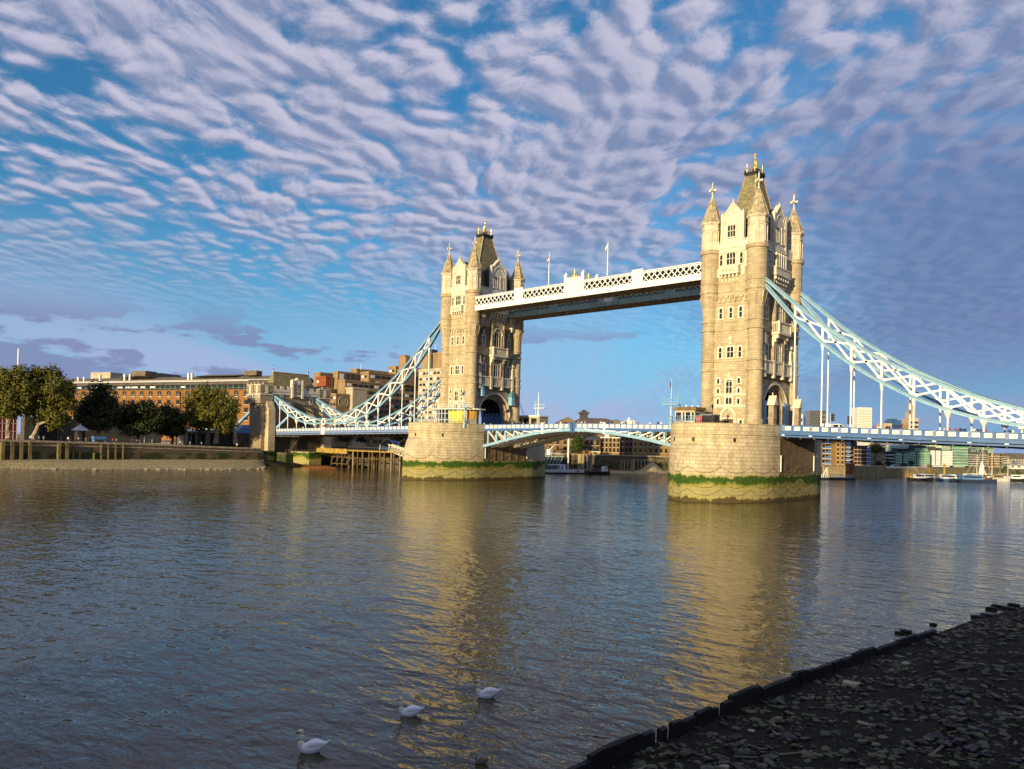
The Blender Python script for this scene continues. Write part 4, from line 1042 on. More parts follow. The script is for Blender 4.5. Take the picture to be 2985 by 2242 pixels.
# ------------------------------------------------------------------ north abutment tower
A = thing('abutment_tower', 'low turreted stone abutment with steep slate roof and wide road arch on the far bank', 'tower', (-142, 0, WATER))
FX = -138.3
m = MB()
fs = lambda u, v, n: (FX+n, u, v)
for s in (-1, 1): m.box(-147, FX, min(s*8.8, s*14), max(s*8.8, s*14), -4.4, 7.6)
m.box(-147, FX, -14, 14, 7.6, 10.0); m.box(-147, FX, -14, 14, -16.5, -4.4)
cz, r = -1.2, 8.6; pts = arcpts(0, cz, r, 0, 180, 22)
for a, b in zip(pts, pts[1:]):
    for nm in (0,):
        m.t = fs; m.prism([a, b, (b[0], 7.6), (a[0], 7.6)], -8.5, 0); m.t = None
m.build('wall', 'granite_rough', A)
m = MB(fs)
for k, rr_ in enumerate((8.75, 8.3, 7.85, 7.4)):
    pts = arcpts(0, cz, rr_, 0, 180, 24)
    for a, b in zip(pts, pts[1:]): m.bar((a[0], a[1], .2-k*.6), (b[0], b[1], .2-k*.6), .55, .6)
m.build('arch_moulding', 'weathered_stone', A)
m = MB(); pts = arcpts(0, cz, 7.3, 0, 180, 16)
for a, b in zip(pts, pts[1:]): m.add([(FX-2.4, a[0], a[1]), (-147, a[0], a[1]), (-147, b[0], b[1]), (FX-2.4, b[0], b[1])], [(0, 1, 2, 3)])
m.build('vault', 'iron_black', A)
def turret(x, y, w, z0, top, parent):
    m = MB(); m.box(x-w/2, x+w/2, y-w/2, y+w/2, z0, top-3.5); m.box(x-w/2-.25, x+w/2+.25, y-w/2-.25, y+w/2+.25, top-3.5, top-1.0)
    for i in range(4):
        for j in range(4):
            if i in (0, 3) or j in (0, 3):
                a, b = x-w/2-.25+(w+.5)*i/4, y-w/2-.25+(w+.5)*j/4
                if (i+j) % 2 == 0: m.box(a, a+(w+.5)/4, b, b+(w+.5)/4, top-1.0, top)
    return m.build('turret', 'granite_rough', parent)
for (x, y) in ((-140.2, -12.6), (-145, -12.6), (-140.2, 12.2), (-145, 12.2)): 
    t_ = turret(x, y, 4.6, 6.5, 14.2, A)
    m = MB(); m.box(x-2.55, x+2.55, y-2.55, y+2.55, 9.6, 9.95); m.box(x-2.6, x+2.6, y-2.6, y+2.6, 13.1, 13.35)
    for k in range(6): m.box(x-2.35+k*.85, x-2.0+k*.85, y-2.62, y+2.62, 8.3, 9.6)
    m.box(x-2.62, x+2.62, y-.55, y+.55, 10.2, 12.9); m.box(x-.55, x+.55, y-2.62, y+2.62, 10.2, 12.9)
    m.build('dressings', 'portland_stone', t_)
m = MB()                               # river buttress
m.loft([[(-146, -12.6, z), (x1, -12.6, z), (x1, -9.9, z), (-146, -9.9, z)] for x1, z in ((-135.6, -16.5), (-135.8, -10), (-136.0, 4.2), (-137.8, 7.4))]); m.build('buttress', 'pier_granite', A)
m = MB(); m.loft([[(-146, 10.4, z), (x1, 10.4, z), (x1, 14, z), (-146, 14, z)] for x1, z in ((-134.6, -16.5), (-134.9, -10), (-136.5, 3.2), (-137.8, 6.4))]); m.build('buttress', 'pier_granite', A)
m = MB(); m.box(-146.5, -137.9, -10.2, 10.2, 10.0, 11.0); m.box(-138.9, -137.7, -10.2, 10.2, 11.0, 12.1)
for k in range(13):
    if k % 2 == 0: m.box(-138.9, -137.7, -10.2+k*1.57, -10.2+(k+1)*1.57, 12.1, 13.1)
m.build('parapet', 'portland_stone', A)
m = MB(); m.loft([[(-146, -9.3, 11), (-139, -9.3, 11), (-139, 9.3, 11), (-146, 9.3, 11)], [(-143.2, -7.6, 18.2), (-141.8, -7.6, 18.2), (-141.8, 7.6, 18.2), (-143.2, 7.6, 18.2)]]); rf = m.build('roof', 'roof_slate', A)
m = MB(); m.box(-142.9, -142.1, -7.6, 7.6, 18.2, 18.7); m.build('ridge', 'rust', rf)
for y in (-7.4, 7.4): m = MB(); m.lathe(-142.5, y, [(18.2, .3), (19.4, .22), (19.6, .42), (19.9, .18), (20.9, .12), (21.0, .3), (21.3, .1), (22.3, .05)], 8); m.build('finial', 'grey_metal', rf)
m = MB(fs); m.prism([(-2.1, 9.6), (2.1, 9.6), (2.1, 14.2), (0, 16.7), (-2.1, 14.2)], -.8, .75)
for s in (-1, 1): m.prism([(s*2.1-.35, 9.0), (s*2.1+.35, 9.0), (s*2.1+.35, 15.4), (s*2.1, 16), (s*2.1-.35, 15.4)], -.5, 1.0)
gb = m.build('gable', 'portland_stone', A)
m = MB(fs); rnd = random.Random(3)
for k in range(22): a, b = rnd.uniform(-1.1, 1.1), rnd.uniform(10.6, 14.2); m.lathe(a, b, [(.74, .25), (.95, .16)], 6) if False else m.prism([(a-.2, b-.2), (a+.2, b-.2), (a+.2, b+.2), (a-.2, b+.2)], .74, .9)
m.prism([(-1.4, 10.3), (1.4, 10.3), (1.4, 14.3), (-1.4, 14.3)], .74, .77); m.build('relief', 'weathered_stone', gb)
for u in (-6.3, 6.3):
    m = MB(fs); m.prism([(u-.7, 6.9), (u+.7, 6.9), (u+.7, 9.7), (u-.7, 9.7)], -.05, .15); wd_ = m.build('window', 'portland_stone', A)
    m = MB(fs); m.prism([(u-.28, 7.3), (u+.28, 7.3), (u+.28, 9.2), (u-.28, 9.2)], .15, .17); m.build('pane', 'window_glass', wd_)
m = MB()                               # lower stage below the deck with its vaulted slip
m.box(-138.3, -128.5, -9.6, 11, -16.5, -11.2); m.box(-138.3, -137, -9.6, 11, -11.2, -4.4)
m.build('lower_stage', 'quay_stone', A)
m = MB(); m.box(-130, -118.5, -6.6, -1.6, -16.5, -11.0); m.box(-130, -118.2, -6.9, -1.3, -11.0, -10.6); m.build('plinth', 'pier_granite', A)
m = MB(); m.box(-137.0, -136.9, 0, 4.2, -11.2, -6.6); m.build('slip_opening', 'iron_black', A)
S = thing('iron_staircase', 'thin iron stair and railing on the ledge below the abutment deck', 'stairs', (-126, -4, -11))
m = MB()
for k in range(12): m.box(-136.8, -135.6, -3.6+k*.34, -3.3+k*.34, -10.6+k*.42, -10.5+k*.42)
for x in (-136.9, -135.5): m.bar((x, -3.6, -9.6), (x, .5, -4.6), .06, .06)
m.build('flight', 'grey_metal', S)
m = MB(); 
for k in range(15): m.bar((-129.8, -9+k*1.3, -11.2), (-129.8, -9+k*1.3, -10.1), .07, .07)
m.bar((-129.8, -9, -10.1), (-129.8, 9.2, -10.1), .07, .07); m.bar((-129.8, -9, -10.6), (-129.8, 9.2, -10.6), .05, .05); m.build('railing', 'grey_metal', S)
m = MB()
m.box(-137.6, -121, -9.6, -9.4, -5.4, -5.2)
for k in range(8): m.bar((-136+k*2.1, -9.5, -4.0), (-136+k*2.1, -9.5, -5.3), .1, .1)
for k in range(4): m.box(-136+k*4.2, -132.5+k*4.2, -9.6, -8.6, -5.3, -5.2)
tag(m.build('inspection_gantry', 'grey_metal'), 'grey inspection gantry slung under the far deck beside the abutment', 'gantry')

# ------------------------------------------------------------------ helpers that place things along sight lines on a plane
CAMP = Vector((CX, CY, CZ))
def ray(px, py): return FW+RT*((px-1483.96)/FPX)-UP*((py-1259.62)/FPX)
def onx(px, py, X): d_ = ray(px, py); return CAMP+d_*((X-CX)/d_.x)
def ony(px, py, Y): d_ = ray(px, py); return CAMP+d_*((Y-CY)/d_.y)
def onz(px, py, Z): d_ = ray(px, py); return CAMP+d_*((Z-CZ)/d_.z)

# ------------------------------------------------------------------ people (one continuous skinned body per pose)
def skin_mesh(name, joints, bones, sub=1):
    me = bpy.data.meshes.new(name+'_cage'); me.from_pydata([j[0] for j in joints], bones, [])
    o = bpy.data.objects.new(name+'_cage', me); COL.objects.link(o)
    sk = o.modifiers.new('skin', 'SKIN'); sk.use_smooth_shade = True
    for v, j in zip(me.skin_vertices[0].data, joints): r = j[1]; v.radius = r if isinstance(r, tuple) else (r, r)
    me.skin_vertices[0].data[0].use_root = True
    ss = o.modifiers.new('sub', 'SUBSURF'); ss.levels = sub; ss.render_levels = sub
    dg = bpy.context.evaluated_depsgraph_get(); res = bpy.data.meshes.new_from_object(o.evaluated_get(dg)); res.name = name
    bpy.data.objects.remove(o); bpy.data.meshes.remove(me); return res
def person_pose(kind):
    st = .16 if kind == 'walk' else .02
    lean = .14 if kind == 'lean' else 0
    J = [((0, 0, .95), .13), ((0, lean*.4, 1.18), (.15, .11)), ((0, lean*.8, 1.38), (.18, .11)), ((0, lean, 1.50), .055), ((0, lean+.03, 1.60), (.075, .09)), ((0, lean+.03, 1.71), (.07, .085)),
         ((.10, 0, .88), .10), ((.11, st*.6+.02, .50), .07), ((.11, st*-.2+st, .09), .05), ((.12, st+.14, .04), .04),
         ((-.10, 0, .88), .10), ((-.11, -st*.4+.02, .50), .07), ((-.11, -st, .09), .05), ((-.12, -st+.14, .04), .04),
         ((.21, lean*.8, 1.42), .065), ((.27, lean*.5-.04 if kind != 'lean' else lean+.15, 1.14), .05), ((.27, lean+.10 if kind != 'lean' else lean+.42, .90 if kind != 'lean' else 1.12), .035),
         ((-.21, lean*.8, 1.42), .065), ((-.27, -.04 if kind != 'lean' else lean+.15, 1.14), .05), ((-.27, .04 if kind != 'lean' else lean+.42, .90 if kind != 'lean' else 1.12), .035)]
    Bn = [(0, 1), (1, 2), (2, 3), (3, 4), (4, 5), (0, 6), (6, 7), (7, 8), (8, 9), (0, 10), (10, 11), (11, 12), (12, 13), (2, 14), (14, 15), (15, 16), (2, 17), (17, 18), (18, 19)]
    return skin_mesh('person_'+kind, J, Bn)
POSES = {}
for kind in ('stand', 'walk', 'lean'): POSES[kind] = person_pose(kind)
PM = {}
def person(loc, rz, pose, top, leg, label, group):
    k = (pose, top, leg)
    if k not in PM:
        me = POSES[pose].copy(); me.materials.clear()
        for mm in ('skin', 'hair_dark', 'cloth_'+top, 'cloth_'+leg): me.materials.append(MATS[mm])
        for p_ in me.polygons:
            c = p_.center
            p_.material_index = 3 if c.z < .92 else 2 if c.z < 1.50 and not (abs(c.x) > .2 and c.z < 1.0) else 1 if c.z > 1.70 or (c.z > 1.58 and c.y < .05+(.1 if pose == 'lean' else 0)) else 0
            p_.use_smooth = True
        PM[k] = me
    o = bpy.data.objects.new('person', PM[k]); COL.objects.link(o); o.location = loc; o.rotation_euler = (0, 0, rz)
    return tag(o, label, 'person', group)
prnd = random.Random(11)
COLS = ['black', 'white', 'navy', 'red', 'grey', 'tan', 'black', 'navy']
def people_row(spots, where, order, group, yoff=(-8.6, -7.4)):
    for i, (x, dy) in enumerate(spots):
        y = -8.5 + dy
        top = prnd.choice(COLS); leg = prnd.choice(['black', 'navy', 'grey']); pose = prnd.choice(['stand', 'walk', 'lean'])
        rz = {'stand': prnd.uniform(0, 6.28), 'walk': prnd.choice([R(-90), R(90)])+prnd.uniform(-.2, .2), 'lean': R(180)+prnd.uniform(-.4, .4)}[pose]
        lab = '%s person %s, in a %s top' % (ORD[i], where, 'dark' if top in ('black', 'navy') else {'tan': 'brown'}.get(top, top))
        person((x, y, deck_z(x)-1.05), rz, pose, top, leg, lab, group)
S_ppl = [ony(2250+u*.3323, 1245, -8.5).x for u in (335, 890, 907, 925, 945, 1005, 1030, 1510, 1550, 1612, 1655, 1685, 1703, 1775, 1805, 1835, 1880, 2040, 2085, 2110)]
people_row([(x, prnd.uniform(-.1, .5)) for x in S_ppl], 'from the near tower behind the dark blue parapet', 1, 'people crossing the near road deck')
M_ppl = sorted(ony(1400+u*.2712, 1236, -8.5).x for u in (310, 345, 430, 460, 500, 560, 600, 640, 685, 705, 805, 822, 838, 855, 880, 905, 925, 968, 985, 1045, 1057, 1070, 1088, 1110, 1127, 1145, 1280, 1300, 1322, 1345, 1375, 1400, 1500, 1525, 1560, 1640, 1680, 1810, 1915, 1940))
people_row([(x, prnd.uniform(-.1, .6)) for x in M_ppl], 'from the pavilion tower along the opening span', 1, 'people on the opening span')
N_ppl = sorted([ony(850+u*.24085, 1243, -8.5).x for u in (20, 75, 130, 240, 320, 455, 560, 690, 760, 850, 1000, 1120, 1190, 1380, 1405, 1440)], reverse=True)
people_row([(x, prnd.uniform(-.1, .5)) for x in N_ppl], 'from the pavilion pier along the lilac blue parapet', 1, 'people on the far suspended deck')
for i, (u, y) in enumerate(((1490, -16.5), (1510, -17), (1530, -16), (1600, -17.5), (1625, -18), (1660, -17))):
    q = ony(850+u*.24085, 1226, y); top = ['black', 'red', 'white', 'grey', 'navy', 'black'][i]
    person((q.x, y, -1.9), prnd.uniform(0, 6), 'stand', top, 'black', '%s person from the left at the outer corner of the glazed pavilion, in %s' % (ORD[i], top), 'people beside the pavilion')
for i, u in enumerate((1085, 1165, 1250)):
    q = onx(1150+u*.2260, 1233, TN+HW_ if False else TN+10.2); person((TN+9.9, q.y, -1.9), prnd.uniform(0, 6), 'stand', 'white', 'grey', '%s pale figure from the left in front of the far road arch' % ORD[i], 'figures before the far arch')

# ------------------------------------------------------------------ things on the piers
K = thing('control_cabin', 'tan flat roofed control cabin with dark windows at the tip of the near pier', 'cabin', (35.6, -16.2, -1.9))
m = MB(); m.box(-2.3, 2.3, -1.8, 2.2, 0, 4.0); m.build('wall', 'pale_concrete', K, world=False)
m = MB(); m.box(-2.7, 2.7, -2.2, 2.6, 4.0, 4.25); m.box(-2.5, 2.5, -2.0, 2.4, 4.25, 4.6); m.build('roof', 'soffit_brown', K, world=False)
for k, (x0, x1) in enumerate(((-2.0, -.8), (-.45, -.05), (.25, 1.3), (1.6, 2.1))):
    m = MB(); m.box(x0, x1, -1.86, -1.79, 1.75, 3.5); w_ = m.build('window', 'window_glass', K, world=False)
    m = MB(); m.box(x0-.08, x0, -1.9, -1.79, 1.65, 3.6); m.box(x1, x1+.08, -1.9, -1.79, 1.65, 3.6); m.box(x0-.08, x1+.08, -1.92, -1.79, 1.6, 1.75); m.build('frame', 'paint_cream', w_, world=False)
for y0, y1 in ((-1.4, -.3), (.3, 1.7)):
    m = MB(); m.box(2.29, 2.36, y0, y1, 1.5, 3.4); m.build('window', 'window_glass', K, world=False)
m = MB()
for x in (-1.6, -.4, .8, 1.9): m.lathe(x, -.5+.3*x, [(4.6, .12), (4.9, .2), (5.1, .05)], 6)
m.build('roof_vent', 'canvas_white', K, world=False)
m = MB(); m.bar((1.6, -1.6, 4.6), (1.6, -1.6, 6.3), .06, .06); m.bar((2.3, 1.6, 4.6), (2.3, 1.6, 6.3), .06, .06); m.bar((2.4, -1.6, 4.6), (2.4, -1.6, 6.3), .06, .06)
for z in (5.2, 5.8, 6.3): m.bar((1.6, -1.6, z), (2.4, -1.6, z), .05, .05); m.bar((2.4, -1.6, z), (2.3, 1.6, z), .05, .05)
m.build('roof_ladder', 'paint_sky', K, world=False)
def railing(name, label, pts, z, h=1.1, mt='paint_sky', step=1.2, group=None):
    T_ = thing(name, label, 'railing', (pts[0][0], pts[0][1], z), group); m = MB(); q = MB()
    for a, b in zip(pts, pts[1:]):
        L = math.hypot(b[0]-a[0], b[1]-a[1]); n = max(1, int(L/step))
        for zz in (h, h*.55): q.bar((a[0], a[1], z+zz), (b[0], b[1], z+zz), .06, .06)
        for i in range(n+1): x, y = a[0]+(b[0]-a[0])*i/n, a[1]+(b[1]-a[1])*i/n; m.bar((x, y, z), (x, y, z+h), .07, .07)
    m.build('post', mt, T_); q.build('rail', mt, T_); return T_
railing('railing', 'pale blue railing in front of the control cabin on the near pier', [(32.0, -18.3), (34, -20.2), (38, -21.6), (41.5, -21.9)], -.75, 1.5, 'paint_sky', .5)
B_ = thing('storage_box', 'low dark storage box beside the control cabin', 'box', (40.4, -16.5, -1.9)); m = MB(); m.box(-1.4, 1.6, -1.2, 1.2, 0, 2.9); m.build('body', 'iron_black', B_, world=False); m = MB(); m.box(-1.5, 1.7, -1.3, 1.3, 2.9, 3.1); m.build('lid', 'grey_metal', B_, world=False)
tag(twin(bpy.data.objects.new('bin_cube', bpy.data.meshes.new('x')), (0, 0, 0)), None) if False else None
m = MB(); m.loft([[(38.6, -18.6, -1.9), (39.5, -18.6, -1.9), (39.5, -17.9, -1.9), (38.6, -17.9, -1.9)], [(38.5, -18.7, .6), (39.6, -18.7, .6), (39.6, -17.8, .6), (38.5, -17.8, .6)]]); m.box(38.45, 39.65, -18.75, -17.75, .6, .75); tag(m.build('red_bin', 'paint_red'), 'small red bin between cabin and dark box on the near pier', 'bin')
F = thing('signal_mast', 'pale blue signal mast with railed platform and dark flag, left of the control cabin', 'mast', (32.6, -18.4, -1.9))
m = MB(); m.lathe(0, 0, [(0, .38), (1.6, .36), (1.7, .5), (1.8, .28), (5.0, .22), (5.05, .16), (10.4, .07), (10.5, .14), (10.65, .02)], 8); m.build('pole', 'paint_sky', F, world=False)
m = MB(); m.box(-1.7, 1.9, -.7, .7, 5.0, 5.2)
for x in (-1.7, -.8, .1, 1.0, 1.9):
    for y in (-.7, .7): m.bar((x, y, 5.2), (x, y, 6.3), .06, .06)
for y in (-.7, .7):
    for z in (5.7, 6.3): m.bar((-1.7, y, z), (1.9, y, z), .05, .05)
m.bar((1.6, 0, 5.2), (1.75, 0, 8.0), .12, .12); m.bar((1.75, 0, 8), (1.75, 0, 8.5), .05, .05); m.build('platform', 'paint_sky', F, world=False)
flag_mesh(F, 32.5, -18.4, 8.2, .5, 1.3, ['cloth_navy', 'cloth_red'], 1.0)
def lamp_post(x, y, z, h, label, group=None, mt='iron_black'):
    L = thing('lamp_post', label, 'lamp post', (x, y, z), group)
    m = MB(); m.lathe(0, 0, [(0, .2), (.5, .17), (.6, .09), (h-.9, .06), (h-.8, .1)], 8); m.build('post', mt, L, world=False)
    m = MB(); m.lathe(0, 0, [(h-.8, .12), (h-.2, .24), (h-.15, .28), (h+.1, .08), (h+.3, .02)], 6); m.build('lantern', mt, L, world=False)
    return L
lamp_post(42.4, -19.2, -1.9, 4.9, 'black lantern post standing before the carved doorway on the near pier')
# glazed pavilion on the far pier
V = thing('pavilion', 'curved glazed pavilion with cream flat roof and yellow and orange panels on the far pier', 'pavilion', (-38, -16, -1.9))
def arcx(r, a0, a1, n): return [(-.5+r*1.0*math.cos(R(a0+(a1-a0)*i/n)), 4.5+r*.62*math.sin(R(a0+(a1-a0)*i/n))) for i in range(n+1)]
m = MB(); o_ = arcx(9.0, 182, 358, 20); m.slab(o_+[(8.3, 6.5), (-9.3, 6.5)], 4.95, 5.3); m.build('roof', 'paint_cream', V, world=False)
m = MB(); o2 = arcx(7.6, 184, 356, 16)
for a, b in zip(o2, o2[1:]): m.add([(*a, 0), (*b, 0), (*b, 4.95), (*a, 4.95)], [(0, 1, 2, 3)])
m.build('glazing', 'window_glass', V, world=False)
m = MB()
for a in o2: m.bar((*a, 0), (*a, 4.95), .16, .2)
for a, b in zip(o2, o2[1:]):
    for z in (.1, 2.2, 3.9): m.bar((*a, z), (*b, z), .12, .1)
m.build('glazing_bars', 'paint_white', V, world=False)
o3 = arcx(7.75, 184, 356, 16)
for i0, i1, mt, nm in ((9, 12, 'yellow_panel', 'yellow_panel'), (12, 16, 'orange_panel', 'orange_panel')):
    m = MB()
    for a, b in zip(o3[i0:i1+1], o3[i0+1:i1+1]): m.add([(*a, .8), (*b, .8), (*b, 4.6), (*a, 4.6)], [(0, 1, 2, 3)])
    m.build(nm, mt, V, world=False)
m = MB(); a, b = o3[12], o3[13]; mid = ((a[0]+b[0])/2, (a[1]+b[1])/2-.1)
m.loft([[(mid[0]-.5, mid[1], .9), (mid[0]+.5, mid[1], .9), (mid[0]+.5, mid[1]-.05, .9), (mid[0]-.5, mid[1]-.05, .9)], [(mid[0]-.5, mid[1], 2.6), (mid[0]+.5, mid[1], 2.6), (mid[0]+.5, mid[1]-.05, 2.6), (mid[0]-.5, mid[1]-.05, 2.6)], [(mid[0]-.05, mid[1], 3.6), (mid[0]+.05, mid[1], 3.6), (mid[0]+.05, mid[1]-.05, 3.6), (mid[0]-.05, mid[1]-.05, 3.6)]]); m.build('tower_picture', 'cloth_navy', V, world=False)
m = MB(); o4 = arcx(7.0, 190, 350, 18)
for a in o4: m.bar((*a, 5.3), (*a, 6.4), .08, .08)
for a, b in zip(o4, o4[1:]):
    for z in (5.9, 6.4): m.bar((*a, z), (*b, z), .06, .06)
m.build('roof_railing', 'paint_white', V, world=False)
railing('railing', 'pale blue railing along the pier edge before the glazed pavilion', [(-46.5, -20.2), (-43, -22.0), (-39, -22.3), (-35, -20.6), (-32, -17.0), (-30.8, -12)], -.75, 1.25, 'paint_sky', .55)
F = thing('signal_mast', 'pale blue signal mast with small platform and purple flag beside the glazed pavilion', 'mast', (-31.6, -15.6, -1.9))
m = MB(); m.lathe(0, 0, [(0, .4), (1.6, .36), (1.7, .5), (1.8, .26), (5.4, .2), (5.5, .13), (10.2, .06), (10.4, .02)], 8); m.build('pole', 'paint_sky', F, world=False)
m = MB(); m.box(-1.4, 1.4, -.6, .6, 5.4, 5.55)
for x in (-1.4, -.5, .5, 1.4): m.bar((x, -.6, 5.5), (x, -.6, 6.6), .06, .06)
for z in (6.0, 6.6): m.bar((-1.4, -.6, z), (1.4, -.6, z), .05, .05)
m.build('platform', 'paint_sky', F, world=False)
m = MB(); m.add([(-.1, 0, 10.1), (-2.0, .2, 8.6), (-.1, 0, 8.9)], [(0, 1, 2)]); m.build('flag', 'cloth_navy', F, world=False)
for i, (x, y) in enumerate(((-44.5, -20.6), (-40.5, -21.3), (-36.5, -20.4))):
    m = MB(); m.lathe(x, y, [(-1.9, .35), (-1.85, .05), (-1.0, .05), (-.98, .45), (-.94, .45)], 10); tag(m.build('cafe_table', 'paint_white'), '%s small white table from the left behind the pavilion railing' % ORD[i], 'table', 'tables before the pavilion')
# cabin on the hidden end of the far pier
q0, q1 = ony(1512, 1230, 17).x, ony(1585, 1230, 17).x
K2 = thing('control_cabin', 'flat roofed cabin with white mast at the hidden end of the far pier', 'cabin', ((q0+q1)/2, 17, -1.9)); hw = (q1-q0)/2
m = MB(); m.box(-hw, hw, -2, 2, 0, 4.3); m.build('wall', 'pale_concrete', K2, world=False)
m = MB(); m.box(-hw-.3, hw+.3, -2.3, 2.3, 4.3, 4.7); m.build('roof', 'paint_white', K2, world=False)
for k in range(3): m = MB(); m.box(-hw+.6+k*hw*.62, -hw+.6+k*hw*.62+hw*.42, -2.06, -1.99, .8, 3.8); m.build('window', 'window_glass', K2, world=False)
m = MB(); m.lathe(hw*.55, 0, [(4.7, .22), (6, .16), (11.6, .09), (11.8, .02)], 8); m.box(hw*.3, hw*1.1, -.6, .6, 6.8, 7.0)
for x in (hw*.3, hw*.7, hw*1.1): m.bar((x, -.6, 7.0), (x, -.6, 8.0), .08, .08)
m.bar((hw*.3, -.6, 8.0), (hw*1.1, -.6, 8.0), .07, .07); m.bar((hw*.35, 0, 4.7), (hw*.35, 0, 9), .12, .12); m.build('mast', 'paint_white', K2, world=False)

# vehicles and lights on the near deck
xv = ony(2437, 1240, -5.2).x
VN = thing('van', 'white van crossing the near deck, only its roof above the parapet', 'van', (xv, -5.2, deck_z(xv)-1.2))
m = MB(); m.loft([[(-2.6, s_*.95, z), (-2.6, s_*.95, z)] for s_, z in ()]) if False else None
prof = [(-2.6, .35), (2.55, .35), (2.6, .9), (1.9, 1.1), (1.2, 1.82), (-2.5, 1.92), (-2.6, 1.7)]
m.t = lambda u, v, n: (u, n, v); m.prism(prof, -.95, .95); m.t = None; m.build('body', 'paint_white', VN, world=False)
m = MB(lambda u, v, n: (u, n, v)); m.prism([(1.0, 1.15), (1.8, 1.15), (1.25, 1.7), (1.0, 1.7)], -.97, .97); m.prism([(-.2, 1.15), (.8, 1.15), (.8, 1.7), (-.2, 1.7)], -.97, .97); m.build('window', 'window_glass', VN, world=False)
for x in (-1.7, 1.7):
    for y in (-.85, .85):
        m = MB(lambda u, v, n: (x+u, y+n, v)); m.prism([(.36*math.cos(R(30*k)), .36+.36*math.sin(R(30*k))) for k in range(12)], -.12, .12); m.build('wheel', 'iron_black', VN, world=False)
for i, (px, pt, lab) in enumerate(((2421, 1206, 'taller black traffic light rising above the near parapet, left of the pale slab tower'), (2471, 1214, 'black traffic light seen edge on beside the second pair of hangers'))):
    g = ony(px, 1240, -7.6); ztop = ony(px, pt, -7.6).z; zb_ = deck_z(g.x)-1.2
    T_ = thing('traffic_light', lab, 'traffic light', (g.x, -7.6, zb_), 'traffic lights on the near deck'); h = ztop-zb_
    m = MB(); m.lathe(0, 0, [(0, .09), (h, .07)], 8); m.build('pole', 'grey_metal', T_, world=False)
    m = MB(); m.box(.1, .5, -.2, .2, h-1.45, h); m.box(.03, .62, -.32, .32, h-1.5, h+.05) if i == 1 else None
    for k in range(3): m.lathe(.3+.35, 0, [(h-.35-k*.45-.1, .14), (h-.35-k*.45+.12, .17), (h-.35-k*.45+.14, .02)], 8)
    m.build('signal_head', 'iron_black', T_, world=False)

# ------------------------------------------------------------------ north bank
m = MB(); ys = [-420, -200, -110, -96, -60, -30, -16.4]; zq = [-8.5, -8.5, -8.55, -8.6, -9.0, -9.7, -10.0]
QX = -134.0
m.loft([[(QX, y, z), (-600, y, z+.3), (-600, y, -20), (QX, y, -20)] for y, z in zip(ys, zq)]); m.box(-600, -146.0, -16.4, 700, -20, -8.9)
N_ = m.build('north_bank', 'quay_earth'); tag(N_, 'paved wharf and ground of the far bank', kind='structure')
Qw = thing('quay_wall', 'weathered river wall with weed below the row of plane trees', 'wall', (QX, -60, WATER))
m = MB()
for a, b, za, zb_ in zip(ys, ys[1:], zq, zq[1:]): m.loft([[(QX+.6, a, -20), (QX, a, -20), (QX, a, za+.1), (QX+.25, a, za+.1)], [(QX+.6, b, -20), (QX, b, -20), (QX, b, zb_+.1), (QX+.25, b, zb_+.1)]])
m.build('wall', 'quay_stone', Qw)
m = MB()
for a, b, za, zb_ in zip(ys, ys[1:], zq, zq[1:]):
    m.loft([[(QX+.5, a, za-.25), (QX-.8, a, za-.25), (QX-.8, a, za+.35), (QX+.5, a, za+.35)], [(QX+.5, b, zb_-.25), (QX-.8, b, zb_-.25), (QX-.8, b, zb_+.35), (QX+.5, b, zb_+.35)]])
    m.loft([[(QX+.45, a, za-1.2), (QX, a, za-1.2), (QX, a, za-.9), (QX+.45, a, za-.9)], [(QX+.45, b, zb_-1.2), (QX, b, zb_-1.2), (QX, b, zb_-.9), (QX+.45, b, zb_-.9)]])
m.build('coping', 'weathered_stone', Qw)
names = {}
px_list = [(30, 1, 0), (145, 1, 0), (255, 1, 0), (360, 1, 0), (715, 1, 0), (808, 1, 0), (892, 0, 0), (970, 0, 1), (1145, 0, 1), (1232, 0, 0), (1315, 0, 0), (1405, 0, 0), (1495, 0, 0)]
for i, (u, big_, half_) in enumerate(px_list):
    y = onx(u*.24085, 1310, QX+.9).y; zt_ = lerp(list(zip(ys, zq)), y)
    m = MB(); wd = .85 if big_ else .36; m.box(QX+.35, QX+.35+wd*1.3, y-wd/2, y+wd/2, -14.6, zt_-(2.9 if half_ else .35))
    m.box(QX+.2, QX+.5+wd*1.3, y-wd/2-.08, y+wd/2+.08, zt_-(3.4 if half_ else 1.3), zt_-(3.1 if half_ else 1.0))
    tag(m.build('fender_pile', 'timber_olive' if big_ else 'timber_olive'), '%s %s timber fender from the left on the weathered river wall' % (ORD[i], 'thick' if big_ else ('short thin' if half_ else 'thin')), 'fender', 'timber fenders along the river wall')
